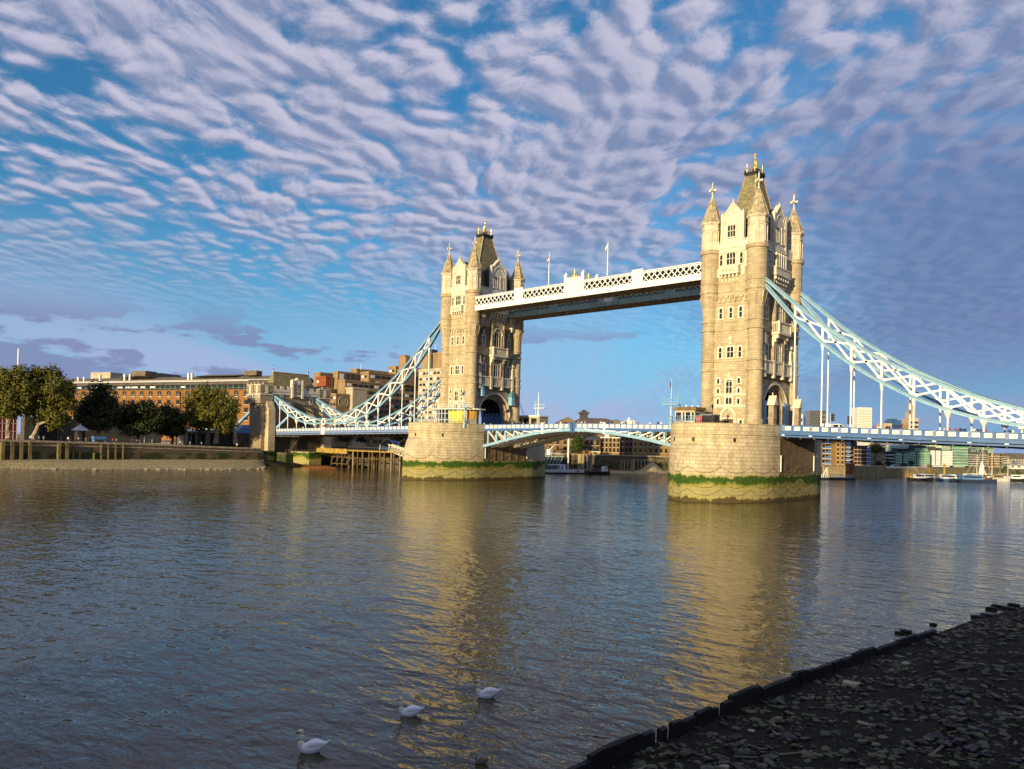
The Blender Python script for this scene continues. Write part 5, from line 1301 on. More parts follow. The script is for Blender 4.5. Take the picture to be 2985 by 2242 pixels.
# beach of pale shingle under the wall
edge = [(-420, -118), (-140, -126), (-97, -124), (-84, -114), (-58, -108.5), (-40, -104), (-30, -110), (-20, -122), (-15.2, -132)]
m = MB(); rows = 60; bv = []
rb = random.Random(2); nx = 14
ysb = [-420+ (i/rows)**.55*404.8 for i in range(rows+1)]
for y in ysb:
    xe = lerp(edge, y)
    for j in range(nx+1): t = j/nx; bv.append((QX+(xe-QX)*t, y, -13.75+(-16.15+13.75)*t**1.15+.12*mnoise.noise(Vector((t*9, y*.4, 0)))))
m.add(bv, [(i*(nx+1)+j, i*(nx+1)+j+1, (i+1)*(nx+1)+j+1, (i+1)*(nx+1)+j) for i in range(rows) for j in range(nx)])
tag(m.build('shingle_beach', 'shingle_pale'), 'pale shingle beach below the river wall', kind='structure')
m = MB()
for i in range(60):
    y = rb.uniform(-95, -18); x = lerp(edge, y)+rb.uniform(-5, 1); s = rb.uniform(.25, .8); z = -16.0
    m.lathe(x, y, [(z-.3, s), (z+s*.3, s*.9), (z+s*.6, s*.3)], 6, rb.uniform(0, 3))
tag(m.build('shore_stones', 'weathered_stone'), 'brown stones at the water edge of the far beach', 'stones', kind='stuff')
m = MB()
m.loft([[(-128, -11, -15.6), (-119, -13, -16.2), (-119, -11.5, -15.6), (-128, -9.6, -15.0)], [(-112, -4, -15.8), (-105, -6, -16.2), (-105, -4, -15.7), (-112, -3, -15.2)]]); tag(m.build('rusty_ramp', 'rust'), 'low rusty slab on the mud beside the abutment foot', 'slab')
m = MB(); mb_ = []
m.loft([[(-150, -16, -16.3), (-118, -16, -16.2), (-118, -16, -15.4), (-150, -16, -13)], [(-150, 60, -16.3), (-100, 40, -16.3), (-104, 40, -15.8), (-150, 60, -13)]]); tag(m.build('mud_bank', 'wet_mud'), 'dark mud under the far deck', kind='structure')

# trees
def tree(px, pb, X, blobs, leaf, n, label, group, bark='bark', size=.74, seed=0, name='plane_tree', depth_plane=None):
    rnd = random.Random(seed); b = onx(px, pb, X) if depth_plane is None else at(px, pb, depth_plane)
    dpt = (b-CAMP).dot(FW); k = dpt/FPX
    T_ = thing(name, label, 'tree', (b.x, b.y, b.z), group)
    cs = []
    for (cx, cy, rx, ry) in blobs:
        c = at(cx, cy, dpt+rnd.uniform(-.5, .5)*rx*k*.8); cs.append((c, rx*k, ry*k))
    m = MB(); hh = [c.z-ry for c, rx, ry in cs]; top = Vector((sum(c.x for c, a, b_ in cs)/len(cs), sum(c.y for c, a, b_ in cs)/len(cs), 0))
    fork = b+Vector(((top.x-b.x)*.3, (top.y-b.y)*.3, max(1.5, (min(hh)-b.z)*1.0+1.2))); r0 = max(.28, .035*(max(c.z+ry for c, rx, ry in cs)-b.z))
    m.tube([b-Vector((0, 0, .4)), b+Vector((0, 0, .3)), (b+fork)/2+Vector((rnd.uniform(-.3, .3), rnd.uniform(-.3, .3), 0)), fork], [r0*1.5, r0*1.1, r0*.85, r0*.75], 9)
    for c, rx, ry in cs:
        mid = (fork+c)/2+Vector((rnd.uniform(-1, 1), rnd.uniform(-1, 1), rnd.uniform(0, 1))); m.tube([fork, mid, c], [r0*.6, r0*.35, r0*.1], 6)
        for q in range(4):
            e = c+Vector((rnd.gauss(0, .5)*rx, rnd.gauss(0, .5)*rx, rnd.gauss(0, .5)*ry)); m.tube([mid, (mid+e)/2+Vector((0, 0, .4)), e], [r0*.25, r0*.15, .03], 5)
    m.build('trunk', bark, T_)
    m = MB(); vol = [rx*rx*ry for c, rx, ry in cs]; tv = sum(v**.7 for v in vol)
    for (c, rx, ry), v in zip(cs, vol):
        cnt = int(n*(1.95 if name == 'plane_tree' else 1.2)*v**.7/tv)
        # leaf sprays gathered in clumps so that gaps and lit lumps form
        clumps = []
        for q in range(max(10, cnt//26)):
            d_ = Vector((rnd.gauss(0, 1), rnd.gauss(0, 1), rnd.gauss(0, 1))).normalized(); rad = rnd.uniform(.30, 1.04)*(1.16 if rnd.random() < .22 else 1)
            clumps.append((c+Vector((d_.x*rx*rad, d_.y*rx*rad, d_.z*ry*rad)), d_))
        for (p0, d0) in clumps:
            cr = rnd.uniform(.6, 1.35)*(.5+size)
            for q in range(26):
                o_ = Vector((rnd.gauss(0, .5), rnd.gauss(0, .5), rnd.gauss(0, .42)))*cr; p_ = p0+o_
                nrm = (d0*.6+o_.normalized()*.6+Vector((rnd.gauss(0, .5), rnd.gauss(0, .5), rnd.gauss(0, .5)+.25))).normalized()
                a = nrm.cross(Vector((rnd.gauss(0, 1), rnd.gauss(0, 1), rnd.gauss(0, 1)))).normalized(); b2 = nrm.cross(a); s = size*rnd.uniform(.55, 1.1)*.5
                m.add([p_-a*s, p_-b2*s*.75, p_+a*s, p_+b2*s*.75], [(0, 1, 2, 3)])
    m.build('crown', leaf, T_)
    return T_
LK = 2.1
GP = 'plane trees on the far wharf'
tree(26, 1280, -147, [(10, 1105, 38, 34), (55, 1095, 34, 30), (-15, 1150, 40, 40), (40, 1155, 44, 38), (75, 1130, 30, 36), (30, 1195, 48, 26), (-30, 1110, 28, 28), (78, 1180, 26, 26)], 'leaf_olive', 9000, 'broad sunlit plane tree at the left edge with pale trunk', GP, 'bark_pale', seed=1)
tree(97, 1277, -146, [(120, 1095, 34, 30), (155, 1098, 26, 28), (105, 1140, 34, 36), (165, 1140, 36, 40), (140, 1180, 48, 36), (195, 1165, 26, 38), (110, 1205, 34, 28), (165, 1222, 38, 28), (200, 1130, 16, 22)], 'leaf_olive', 10000, 'tallest plane tree on the wharf, sunlit on its left and dark on its right', GP, 'bark_pale', seed=2)
tree(289, 1285, -147, [(295, 1140, 26, 28), (265, 1175, 34, 32), (320, 1170, 24, 28), (250, 1210, 34, 30), (310, 1210, 36, 32), (285, 1235, 40, 22), (330, 1200, 20, 24)], 'leaf_dark', 8000, 'dark plane tree whose pointed top stands against the orange brick', GP, 'bark_pale', seed=3)
tree(398, 1291, -146, [(385, 1200, 40, 28), (430, 1195, 34, 26), (360, 1225, 30, 26), (420, 1235, 44, 28), (390, 1252, 44, 18), (455, 1222, 26, 26)], 'leaf_dark', 7000, 'low dark plane tree left of the one before the white awnings', GP, seed=4)
tree(502, 1292, -146, [(490, 1205, 30, 26), (475, 1235, 28, 26), (520, 1225, 26, 30), (500, 1255, 36, 20)], 'leaf_dark', 5000, 'dark plane tree standing before the white awnings', GP, seed=5)
tree(604, 1292, -145, [(600, 1150, 36, 30), (640, 1160, 34, 30), (570, 1175, 36, 32), (655, 1200, 38, 34), (610, 1205, 46, 34), (560, 1215, 32, 30), (680, 1180, 20, 30), (585, 1240, 34, 20), (660, 1238, 34, 20)], 'leaf_olive', 10000, 'rounded sunlit plane tree nearest the stone abutment', GP, seed=6)

# old fortress wall, scaffold sheets, awnings behind the trees
m = MB(); a, b = onx(70, 1280, -168), onx(470, 1280, -168)
m.box(-172, -168, a.y, b.y, -9, -1.5)
for k in range(int((b.y-a.y)/3)): m.box(-170, -168, a.y+k*3, a.y+k*3+1.8, -1.5, -.3)
tag(m.build('curtain_wall', 'old_wall'), 'long dark stone curtain wall in shade behind the plane trees', 'wall')
m = MB(); yg = onx(142, 1270, -167.9).y; 
m = MB(lambda u, v, n: (-167.95+n, yg+u, v)); m.prism([(-3.2, -9), (3.2, -9), (3.2, -5)]+arcpts(0, -5, 3.2, 0, 180, 8)[1:-1]+[(-3.2, -5)], 0, .25); tag(m.build('wall_gate', 'iron_black'), 'dark arched gate in the curtain wall behind the second tree', 'gate')
S_ = thing('scaffold', 'red netted scaffold at the left edge behind the first tree', 'scaffold', (-166, onx(0, 1280, -166).y, -8.6))
y0, y1 = onx(-40, 1280, -166).y, onx(46, 1280, -166).y
m = MB(); m.box(-165.4, -165.3, y0, y1, -8.6, 3.0); m.build('netting', 'paint_red', S_)
m = MB()
for k in range(9): m.bar((-165.2, y0+(y1-y0)*k/8, -8.6), (-165.2, y0+(y1-y0)*k/8, 4.2), .12, .12)
for z in (-6, -3.5, -1, 1.5, 3.8): m.bar((-165.2, y0, z), (-165.2, y1, z), .12, .12)
m.build('poles', 'canvas_white', S_)
for i, (p0, p1, zt_) in enumerate(((428, 450, -4.6), (452, 478, -4.2), (505, 535, -4.4), (538, 565, -4.7))):
    a, b = onx(p0, 1280, -158), onx(p1, 1280, -158); T_ = thing('awning', '%s white awning from the left behind the dark trees on the wharf' % ORD[i], 'awning', (-158, (a.y+b.y)/2, -8.8), 'white awnings on the wharf')
    for y in (a.y, b.y):
        for x in (-160, -156): m = MB(); m.bar((x, y, -8.8), (x, y, zt_), .12, .12); m.build('leg', 'canvas_white', T_)
    m = MB(); m.loft([[(-160.3, a.y-.3, zt_), (-155.7, a.y-.3, zt_), (-155.7, b.y+.3, zt_), (-160.3, b.y+.3, zt_)], [(-160.3, a.y-.3, zt_+.5), (-155.7, a.y-.3, zt_+.5), (-155.7, b.y+.3, zt_+.5), (-160.3, b.y+.3, zt_+.5)], [(-158.3, a.y+.8, zt_+1.4), (-157.7, a.y+.8, zt_+1.4), (-157.7, b.y-.8, zt_+1.4), (-158.3, b.y-.8, zt_+1.4)]]); m.build('canopy', 'canvas_white', T_)
def lowhouse(name, p0, p1, pt, X, dpt, wallm, roofm, label, cat, z0=-9.5, grp=None):
    a, b = onx(p0, 1280, X), onx(p1, 1280, X); zt_ = onx((p0+p1)/2, pt, X).z; T_ = thing(name, label, cat, (X, (a.y+b.y)/2, z0), grp)
    m = MB(); m.box(X-dpt, X, a.y, b.y, z0, zt_); m.build('wall', wallm, T_)
    m = MB(); m.loft([[(X-dpt-.4, a.y-.4, zt_), (X+.4, a.y-.4, zt_), (X+.4, b.y+.4, zt_), (X-dpt-.4, b.y+.4, zt_)], [(X-dpt*.6, a.y+1, zt_+1.2), (X-dpt*.4, a.y+1, zt_+1.2), (X-dpt*.4, b.y-1, zt_+1.2), (X-dpt*.6, b.y-1, zt_+1.2)]]); m.build('roof', roofm, T_)
    n = max(2, int((b.y-a.y)/3.2))
    for k in range(n): y = a.y+(b.y-a.y)*(k+.5)/n; m = MB(); m.box(X, X+.06, y-.6, y+.6, z0+1, zt_-.9); m.build('window', 'window_glass', T_)
    return T_
lowhouse('cafe_building', 548, 690, 1262, -160, 10, 'old_wall', 'dark_roof', 'low dark cafe building in shade behind the rounded sunlit tree', 'building')
lowhouse('cream_building', 618, 690, 1250, -176, 12, 'white_render', 'canvas_white', 'cream rendered building catching sun behind the tree trunk', 'building')
K3 = thing('kiosk', 'small octagonal kiosk with pyramid roof on the wharf', 'kiosk', tuple(onx(233, 1285, -146)));
m = MB(); m.lathe(0, 0, [(0, 1.6), (3.3, 1.6)], 8); m.build('body', 'iron_black', K3, world=False); m = MB(); m.lathe(0, 0, [(3.2, 2.6), (3.5, 2.5), (4.9, .2), (5.3, .05)], 8); m.build('roof', 'canvas_white', K3, world=False)
for i, u in enumerate((460, 703)): g = onx(u*.24085, 1287, -140); lamp_post(g.x, g.y, g.z-.3, 6.6, '%s thin lamp post from the left on the wharf edge' % ORD[i], 'lamp posts on the wharf')
pp = [(365, 'white'), (470, 'grey'), (530, 'white'), (740, 'black'), (822, 'white'), (845, 'black'), (925, 'red'), (950, 'white'), (1040, 'grey'), (1080, 'black'), (1135, 'white'), (1260, 'navy'), (1290, 'black'), (1365, 'red'), (1410, 'white'), (1600, 'grey'), (1655, 'tan'), (1690, 'white'), (1870, 'black'), (2180, 'white'), (2300, 'grey'), (2440, 'white'), (2870, 'white')]
for i, (u, cname) in enumerate(pp):
    g = onx(u*.24085, 1285, -138.5-(i % 3)*1.2); y = g.y; z = lerp(list(zip(ys, zq)), y)+.02
    person((g.x, y, z), prnd.uniform(0, 6.2), ['stand', 'walk'][i % 2], cname, ['black', 'navy', 'grey'][i % 3], '%s person from the left on the wharf under the trees, in a %s top' % (ORD[i], {'tan': 'brown'}.get(cname, cname)), 'people strolling on the wharf')
g = onx(289, 1287, -137); m = MB(); z = -8.9
for s in (-1, 1): m.box(g.x-.8, g.x+.8, g.y+s*1.6-.1, g.y+s*1.6+.1, z, z+1.4)
m.box(g.x-.9, g.x+.9, g.y-1.9, g.y+1.9, z+1.2, z+2.1); tag(m.build('blue_cart', 'canvas_blue'), 'small bright blue cart at the foot of the dark pointed tree', 'cart')
T_ = thing('white_mast', 'tall thin white mast rising behind the leftmost tree', 'mast', tuple(at(46, 1260, 330))); h = zat(46, 1016, 330)-T_.location.z
m = MB(); m.lathe(0, 0, [(0, .5), (h, .35), (h+.1, .05)], 8); m.build('shaft', 'canvas_white', T_, world=False)

# ------------------------------------------------------------------ buildings: local x along the front, local -y towards the viewer
def facade(name, label, cat, pA, dA, pB, dB, z0, z1, deep, wallm, group=None):
    a, b = Vector(gxy(pA, dA)), Vector(gxy(pB, dB)); dv = b-a; L = dv.length; rz = math.atan2(dv.y, dv.x)
    T_ = thing(name, label, cat, (a.x, a.y, z0), group, rz)
    m = MB(); m.box(0, L, 0, deep, 0, z1-z0); m.build('wall', wallm, T_, world=False)
    return T_, L
def win_proto(w, h, kind, sill='paint_cream', glass='window_glass', name='window'):
    m = MB(); m.cur = 0; m.box(-w/2, w/2, -.05, .05, 0, h)
    m.cur = 1
    if kind == 'arch':
        pts = arcpts(0, h-w/2+.1, w/2+.25, 0, 180, 8)
        m.cur = 0; m.t = lambda u, v, n: (u, n, v); m.prism(arcpts(0, h, w/2, 0, 180, 8), -.05, .05); m.t = None; m.cur = 2
        pts = arcpts(0, h, w/2+.28, 0, 180, 8)
        for p, q in zip(pts, pts[1:]): m.bar((p[0], -.1, p[1]), (q[0], -.1, q[1]), .25, .3, up=(0, 0, 1))
        for s in (-1, 1): m.box(s*(w/2+.28)-.15, s*(w/2+.28)+.15, -.18, 0, -1.8, h)
        m.cur = 1; m.box(-w/2-.15, w/2+.15, -.22, 0, -.25, 0); m.box(-.05, .05, -.1, 0, 0, h+.6); m.box(-w/2, w/2, -.1, 0, h*.5, h*.5+.09)
    elif kind == 'sash':
        for x0, x1 in ((-w/2-.12, -w/2), (w/2, w/2+.12), (-.05, .05)): m.box(x0, x1, -.12, 0, -.1, h+.1)
        for z in (-.14, h*.5, h): m.box(-w/2-.12, w/2+.12, -.12, 0, z, z+.12)
    elif kind == 'plain': m.box(-w/2-.1, w/2+.1, -.14, 0, -.16, 0)
    mats_ = [glass, sill, 'brick_orange']
    o = m.build(name, mats_, None, world=False); o.hide_render = False
    return o
def place(proto, parent, xs, zs, used):
    for z in zs:
        for x in xs:
            if used[0] is None:
                proto.parent = parent; proto.location = (x, 0, z); used[0] = 1
            else: twin(proto, (x, 0, z), parent)
# long orange brick warehouse
Wh, L = facade('brick_warehouse', 'long orange brick warehouse with arched windows and stepped roofs behind the plane trees', 'warehouse', 135, 437, 790, 369.5, -9, 17.3, 34, 'brick_orange')
wp = win_proto(2.5, 1.6, 'arch'); u_ = [None]; nc = 25
xs_ = [L*(i+.5)/nc for i in range(nc)]
place(wp, Wh, xs_, [22.9], u_)
wp2 = win_proto(2.5, 2.3, 'plain', name='window'); u_ = [None]
place(wp2, Wh, xs_, [18.9, 15.1, 11.2], u_)
m = MB(); m.box(-.2, L+.2, -.35, 0, 26.0, 26.35)
for i in range(nc+1): m.box(L*i/nc-.12, L*i/nc+.12, -.12, 0, 4, 24.6) if i % 1 == 0 and i % 5 == 0 else None
m.build('cornice', 'brick_orange', Wh, world=False)
m = MB(); m.box(1, L-1, 1.2, 30, 26.3, 28.9); at_ = m.build('attic_glazing', 'window_glass', Wh, world=False)
m = MB()
for i in range(46):
    x = 1+(L-2)*i/45; m.box(x-.1, x+.1, 1.05, 1.2, 26.3, 28.9)
m.box(1, L-1, 1.0, 1.2, 27.2, 27.3); m.build('attic_bars', 'copper_green', at_, world=False)
rnd = random.Random(8); m = MB()
for i in range(16): x = rnd.uniform(3, L-6); m.box(x, x+rnd.uniform(1, 5), 1.02, 1.15, 27.5, 28.3)
m.build('attic_blinds', 'canvas_white', at_, world=False)
m = MB()
for x0, x1, y0, y1, za, zb_ in ((0, L, .2, 5, 28.9, 31.6), (0, L, 5.2, 14, 31.9, 34.3), (L*.29, L*.43, 7, 16, 34.0, 37.0), (L*.63, L*.80, 8, 16, 34.0, 35.4)):
    m.loft([[(x0, y0, za), (x1, y0, za), (x1, 33, za), (x0, 33, za)], [(x0+1, y1, zb_), (x1-1, y1, zb_), (x1-1, 30, zb_), (x0+1, 30, zb_)]])
rf = m.build('roof', 'brown_roof', Wh, world=False)
for bx in ((L*.36, L*.425, 6.5, 14, 34.6, 37.3), (L*.1, L*.20, 14, 22, 34.3, 37.8), (L*.83, L*.88, 10, 14, 34.3, 36.6)): m = MB(); m.box(*bx); m.build('plant_room', 'pale_concrete' if bx[5] > 37.5 else 'brown_roof', rf, world=False)
m = MB(); m.box(L*.12, L*.9, 1.2, 1.5, 30.6, 30.9); m.box(.5, L-.5, 5, 5.3, 31.6, 31.8); m.build('gutter', 'canvas_white', rf, world=False)
for i, x in enumerate((.21, .33, .355, .62, .635, .1, .13)): m = MB(); m.box(L*x-.5, L*x+.5, 6, 7, 31.5, 35.6 if i < 5 else 34.5); m.build('chimney', 'canvas_white', rf, world=False)

# hotel of stepped concrete blocks: each block squared to the bridge, sunlit west face and shaded river face
Ht = thing('stepped_hotel', 'stepped brown concrete hotel with ribbon windows and a round emblem, behind the far chains', 'hotel', (*gxy(1100, 335), -9.0))
hq = lambda u: 850+u*.24085
hv = lambda v: 1000+v*.24085
def block(l, c, r, vtop, dpt, wallm, bands=True, vbase=None, name='block', z0=-9.0, bandh=1.25, floor=2.75, first=1.6, fronts=(1, 1), bandm='window_glass', nb=9):
    cpt = at(hq(c), hv(vtop), dpt); X1, Y0, Z = cpt.x, cpt.y, cpt.z
    X0 = ony(hq(l), 1290, Y0).x; Y1 = onx(hq(r), 1290, X1).y
    zb_ = z0 if vbase is None else at(hq(c), hv(vbase), dpt).z
    m = MB(); m.box(min(X0, X1-1), X1, Y0, max(Y1, Y0+2), zb_, Z); m.box(min(X0, X1-1)-.25, X1+.25, Y0-.25, max(Y1, Y0+2)+.25, Z-.9, Z-.1)
    o = m.build(name, wallm, Ht)
    if bands:
        z = Z-first-bandh; k = 0
        while z > zb_+1 and k < nb:
            m = MB()
            if fronts[1]:
                y = Y0+1.2; j = 0
                while y < Y1-3:
                    m.cur = 1 if (j*7+k*3) % 5 == 0 else 0
                    m.box(X1, X1+.12, y, y+2.1, z, z+bandh); y += 3.0; j += 1
            if fronts[0]:
                x = X0+.8; j = 0
                while x < X1-1.6:
                    m.cur = 1 if (j*5+k) % 3 == 0 else 0
                    m.box(x, x+1.5, Y0-.12, Y0, z, z+bandh*.8); x += 2.2; j += 1
            if m.v: m.build('window_band', [bandm, 'canvas_white'], o)
            z -= floor; k += 1
    return o, X0, X1, Y0, Y1, Z
block(245, 350, 480, 352, 362, 'tan_concrete', False)
block(275, 418, 460, 400, 350, 'red_cladding', True, 520, nb=2, bandm='red_cladding')
block(345, 410, 640, 545, 345, 'tan_concrete', True, nb=4)
block(480, 560, 830, 338, 352, 'tan_concrete', True, first=1.0, nb=2, bandh=3.0, bandm='dark_roof', fronts=(0, 1))
block(690, 790, 1260, 308, 362, 'tan_concrete', False)
block(815, 935, 1530, 342, 348, 'tan_concrete', True, nb=10)
block(1150, 1262, 1540, 275, 366, 'tan_concrete', True, nb=3)
block(540, 650, 1530, 440, 338, 'tan_concrete', True, nb=10, fronts=(0, 1))
block(640, 742, 900, 532, 330, 'pale_concrete', False)
o_, X0, X1, Y0, Y1, Z = block(372, 540, 692, 607, 326, 'tan_concrete', True, nb=3, fronts=(1, 0), first=1.2)
m = MB(lambda u, v, n: (X1+n, u, v)); cy_, cz_ = onx(hq(620), hv(712), X1).y, onx(hq(620), hv(712), X1).z
for a, b in zip(arcpts(cy_, cz_, 2.35, 0, 360, 24), arcpts(cy_, cz_, 2.35, 0, 360, 24)[1:]): m.bar((a[0], a[1], .2), (b[0], b[1], .2), .2, .28)
for pts in (((-1.5, 1.4), (-.75, -1.5), (0, .9), (.75, -1.5), (1.5, 1.4)), ((-.9, 1.6), (-.35, -.3), (0, -1.9), (.35, -.3), (.9, 1.6)), ((-.35, 1.8), (0, .4), (.35, 1.8))):
    for a, b in zip(pts, pts[1:]): m.bar((cy_+a[0], cz_+a[1], .2), (cy_+b[0], cz_+b[1], .2), .16, .22)
m.build('emblem', 'pale_concrete', o_)
block(1515, 1850, 1900, 300, 318, 'pale_concrete', True, nb=12, fronts=(1, 0), floor=2.35, bandh=1.2, first=1.2)
block(1540, 1840, 1880, 108, 326, 'tan_concrete', False)
block(1655, 1700, 1730, 75, 330, 'dark_roof', False)
m = MB(); p_ = at(hq(1340), hv(200), 360)
m.box(p_.x-2.5, p_.x+2.5, p_.y, p_.y+6, p_.z-12, p_.z+1.2); m.box(p_.x-3, p_.x+.5, p_.y+1, p_.y+4, p_.z+1.2, p_.z+2.2); m.build('plant_room', 'tan_concrete', Ht)
m = MB()
for u, v0, v1 in ((838, 255, 330), (1740, 20, 90)): a = at(hq(u), hv(v0), 350); b = at(hq(u), hv(v1), 350); m.bar(b, a, .18, .18)
m.build('aerial', 'canvas_white', Ht)
# timber jetty, flower tub, gangway, dome canopies below the hotel
J = thing('timber_jetty', 'yellow fronted timber jetty on rows of piles below the hotel', 'jetty', (-105, 8, WATER))
m = MB(); m.box(-128, -81, 3, 14, -9.9, -9.5); m.box(-128, -109, 2.6, 3.0, -10.9, -9.2); m.build('deck', 'timber_ochre', J)
for i, x in enumerate((-119.5, -116.5, -113, -109.5, -106.5, -104.5, -101, -98, -95.5, -92, -89, -86, -84, -81.5)):
    m = MB(); r_ = .28 if i % 3 else .38; m.lathe(x, 3.4+(i % 2)*.5, [(-16.6, r_), (-9.9, r_)], 7); m.build('pile', 'timber_pale' if i in (4, 11, 13) else 'timber_brown', J)
m = MB()
for x in (-119.5, -116.5, -113, -109.5): m.bar((x, 3.2, -14.5), (x+3, 3.2, -10.5), .2, .25)
m.box(-120, -109, 3.0, 3.3, -14.7, -14.4); m.box(-120, -81, 3.0, 3.3, -12.3, -12.0)
for k in range(9): m.lathe(-119+k*4.3, 10, [(-16.6, .3), (-9.9, .3)], 6)
m.build('bracing', 'timber_brown', J)
m = MB(); m.box(-125, -95, 14.5, 15, -16.5, -9.5); m.build('backing_wall', 'old_wall', J)
m = MB(); x = -109
while x < -82: m.box(x, x+.06, 3.0, 3.06, -9.5, -8.4); x += 1.5
m.box(-109, -82, 3.0, 3.05, -8.45, -8.38); m.build('railing', 'grey_metal', J)
T_ = thing('gangway', 'pale trussed gangway sloping from the jetty towards the pier', 'gangway', (-83, 4, -9))
m = MB(); P0, P1 = Vector((-88, 4, -9.3)), Vector((-74, 2, -11.5))
for y in (0, 1.6):
    o = Vector((0, y, 0)); 
    for dz in (0, 2.2): m.bar(P0+o+Vector((0, 0, dz)), P1+o+Vector((0, 0, dz)), .22, .26)
    for k in range(8): a = P0.lerp(P1, k/8)+o; b = P0.lerp(P1, (k+1)/8)+o; up_ = Vector((0, 0, 2.2)); m.bar(a, (a+b)/2+up_, .16, .16); m.bar((a+b)/2+up_, b, .16, .16)
m.build('truss', 'paint_cream', T_)
for i, (u, v, w_) in enumerate(((970, 1235, 4.2), (1120, 1240, 3.2))):
    p_ = onx(850+u*.24085, 1000+1300*.24085, -88); q = (-96+i*9, 11, -9.5)
    m = MB(); N = 8
    for k in range(N):
        a0, a1 = math.pi*k/N, math.pi*(k+1)/N
        m.add([(q[0]+w_*math.cos(a0), q[1]-1, q[2]+.3+3.8*math.sin(a0)), (q[0]+w_*math.cos(a1), q[1]-1, q[2]+.3+3.8*math.sin(a1)), (q[0]+w_*.8*math.cos(a1), q[1]+4, q[2]+.3+3.2*math.sin(a1)), (q[0]+w_*.8*math.cos(a0), q[1]+4, q[2]+.3+3.2*math.sin(a0))], [(0, 1, 2, 3)])
    T_ = thing('dome_canopy', '%s rounded blue canopy on the jetty under the far deck' % ('wider' if i == 0 else 'narrower'), 'canopy', q, 'rounded canopies on the jetty')
    m.build('cover', 'canvas_blue' if i == 0 else 'blue_glass', T_); m = MB(); m.tube([(q[0]+w_*math.cos(R(18*k)), q[1]-1.05, q[2]+.3+3.8*math.sin(R(18*k))) for k in range(11)], .12, 5); m.build('hoop', 'canvas_white', T_)
T_ = thing('mooring_dolphin', 'rusty round mooring drum with weeds on top beside the jetty', 'mooring post', (-113.5, -6, -16)); T_.location = tuple(at(850+412*.24085, 1340, 290))[:2]+(-15.9,)
m = MB(); m.lathe(0, 0, [(-.5, 1.5), (4.2, 2.0), (4.4, 1.6)], 10); m.build('drum', 'rust', T_, world=False)
m = MB(); rnd = random.Random(4)
for k in range(260):
    a = rnd.uniform(0, 6.28); r_ = rnd.uniform(0, 2.4); s = .3; p_ = Vector((r_*math.cos(a), r_*math.sin(a), 4.4+rnd.uniform(-.6, 2.0)*(1-r_/3))); d_ = Vector((rnd.gauss(0, 1), rnd.gauss(0, 1), rnd.gauss(0, 1))).normalized(); e = d_.orthogonal().normalized(); f_ = d_.cross(e)
    m.add([p_-e*s, p_-f_*s, p_+e*s, p_+f_*s], [(0, 1, 2, 3)])
m.build('weeds', 'leaf_green', T_, world=False)
tree(1165, 1300, -100, [(1150, 1275, 26, 10), (1175, 1282, 22, 12)], 'leaf_dark', 1500, 'dark leafy tree in shade behind the jetty', 'trees behind the far deck', seed=21, name='shade_tree', depth_plane=318)
tree(1010, 1300, -100, [(1010, 1276, 40, 9), (1060, 1280, 26, 10)], 'leaf_dark', 1500, 'dark hedge-like tree under the far deck, left of the jetty canopies', 'trees behind the far deck', seed=22, name='shade_tree', depth_plane=318)

# far bank seen through the opening span
def pw_(u, v): return (2380+u*.2735, 1160+v*.2735)
def pz(x, y): return (1400+x*.2712, 1150+y*.2714)
FB = thing('quay_wall', 'weedy quay wall on the far bank seen under the opening span', 'wall', (*gxy(1700, 305), WATER))
cor = [gxy(1540, 300), gxy(1640, 300), gxy(1760, 302), gxy(1960, 306), gxy(2070, 308)]
m = MB(); bk = [Vector(c)+Vector((FW.x, FW.y)).normalized()*2 for c in cor]
m.loft([[(*c, -17), (*b, -17), (*b, -9.6), (*c, -9.6)] for c, b in zip(cor, bk)]); m.build('wall', 'quay_stone', FB)
m = MB(); m.loft([[(c[0]-FW.x*.3, c[1]-FW.y*.3, -9.7), (b.x, b.y, -9.7), (b.x, b.y, -9.2), (c[0]-FW.x*.3, c[1]-FW.y*.3, -9.2)] for c, b in zip(cor, bk)]); m.build('coping', 'weathered_stone', FB)
far_ = [(b.x, b.y) for b in bk]; m = MB(); m.slab(far_+[gxy(2100, 900), gxy(1300, 900)], -17, -9.55); tag(m.build('far_bank', 'quay_earth'), 'paved ground of the far bank', kind='structure')
m = MB(); rnd = random.Random(6)
def pile_row(us, v0, v1, dpt, r_, label_f, mt, group, name='timber_pile'):
    for i, u in enumerate(us):
        px, py = pz(u, v0); t = at(px, py, dpt); m = MB(); m.lathe(t.x, t.y, [(-16.6, r_), (t.z-.2, r_), (t.z, r_*.7)], 8); tag(m.build(name, mt), label_f(i), 'pile', group)
pile_row((1062, 1080, 1106, 1158, 1192), 640, 0, 296, .5, lambda i: '%s tall mooring pile from the left beside the white pontoon' % ORD[i], 'timber_pale', 'mooring piles at the pontoon')
pile_row((950,), 470, 0, 299, .35, lambda i: 'tall white post with crossarm rising from the far quay', 'canvas_white', None, 'white_post')
pile_row((1648,), 690, 0, 296, .32, lambda i: 'single pale post standing on the sandy shore', 'timber_pale', None)
pile_row(range(1515, 1850, 36), 700, 0, 301, .22, lambda i: '%s timber fender from the left on the far quay behind the sand' % ORD[i], 'timber_pale', 'fenders on the far quay', 'fender_pile')
m = MB(); sp = []
for u in range(1340, 2060, 40):
    px, py = pz(u, 0); hgt = .6+3.6*math.exp(-((u-1850)/95)**2)
    for k, (dd, hh) in enumerate(((289, -.3), (296, hgt*.55), (302, hgt))): p_ = at(px, 1290, dd); sp.append((p_.x, p_.y, WATER+hh))
n_ = len(sp)//3; m.add(sp, [(3*i+k, 3*i+k+1, 3*i+4+k, 3*i+3+k) for i in range(n_-1) for k in range(2)]); tag(m.build('sand_bank', 'sand'), 'sandy shore with a heap below the far quay', kind='structure')
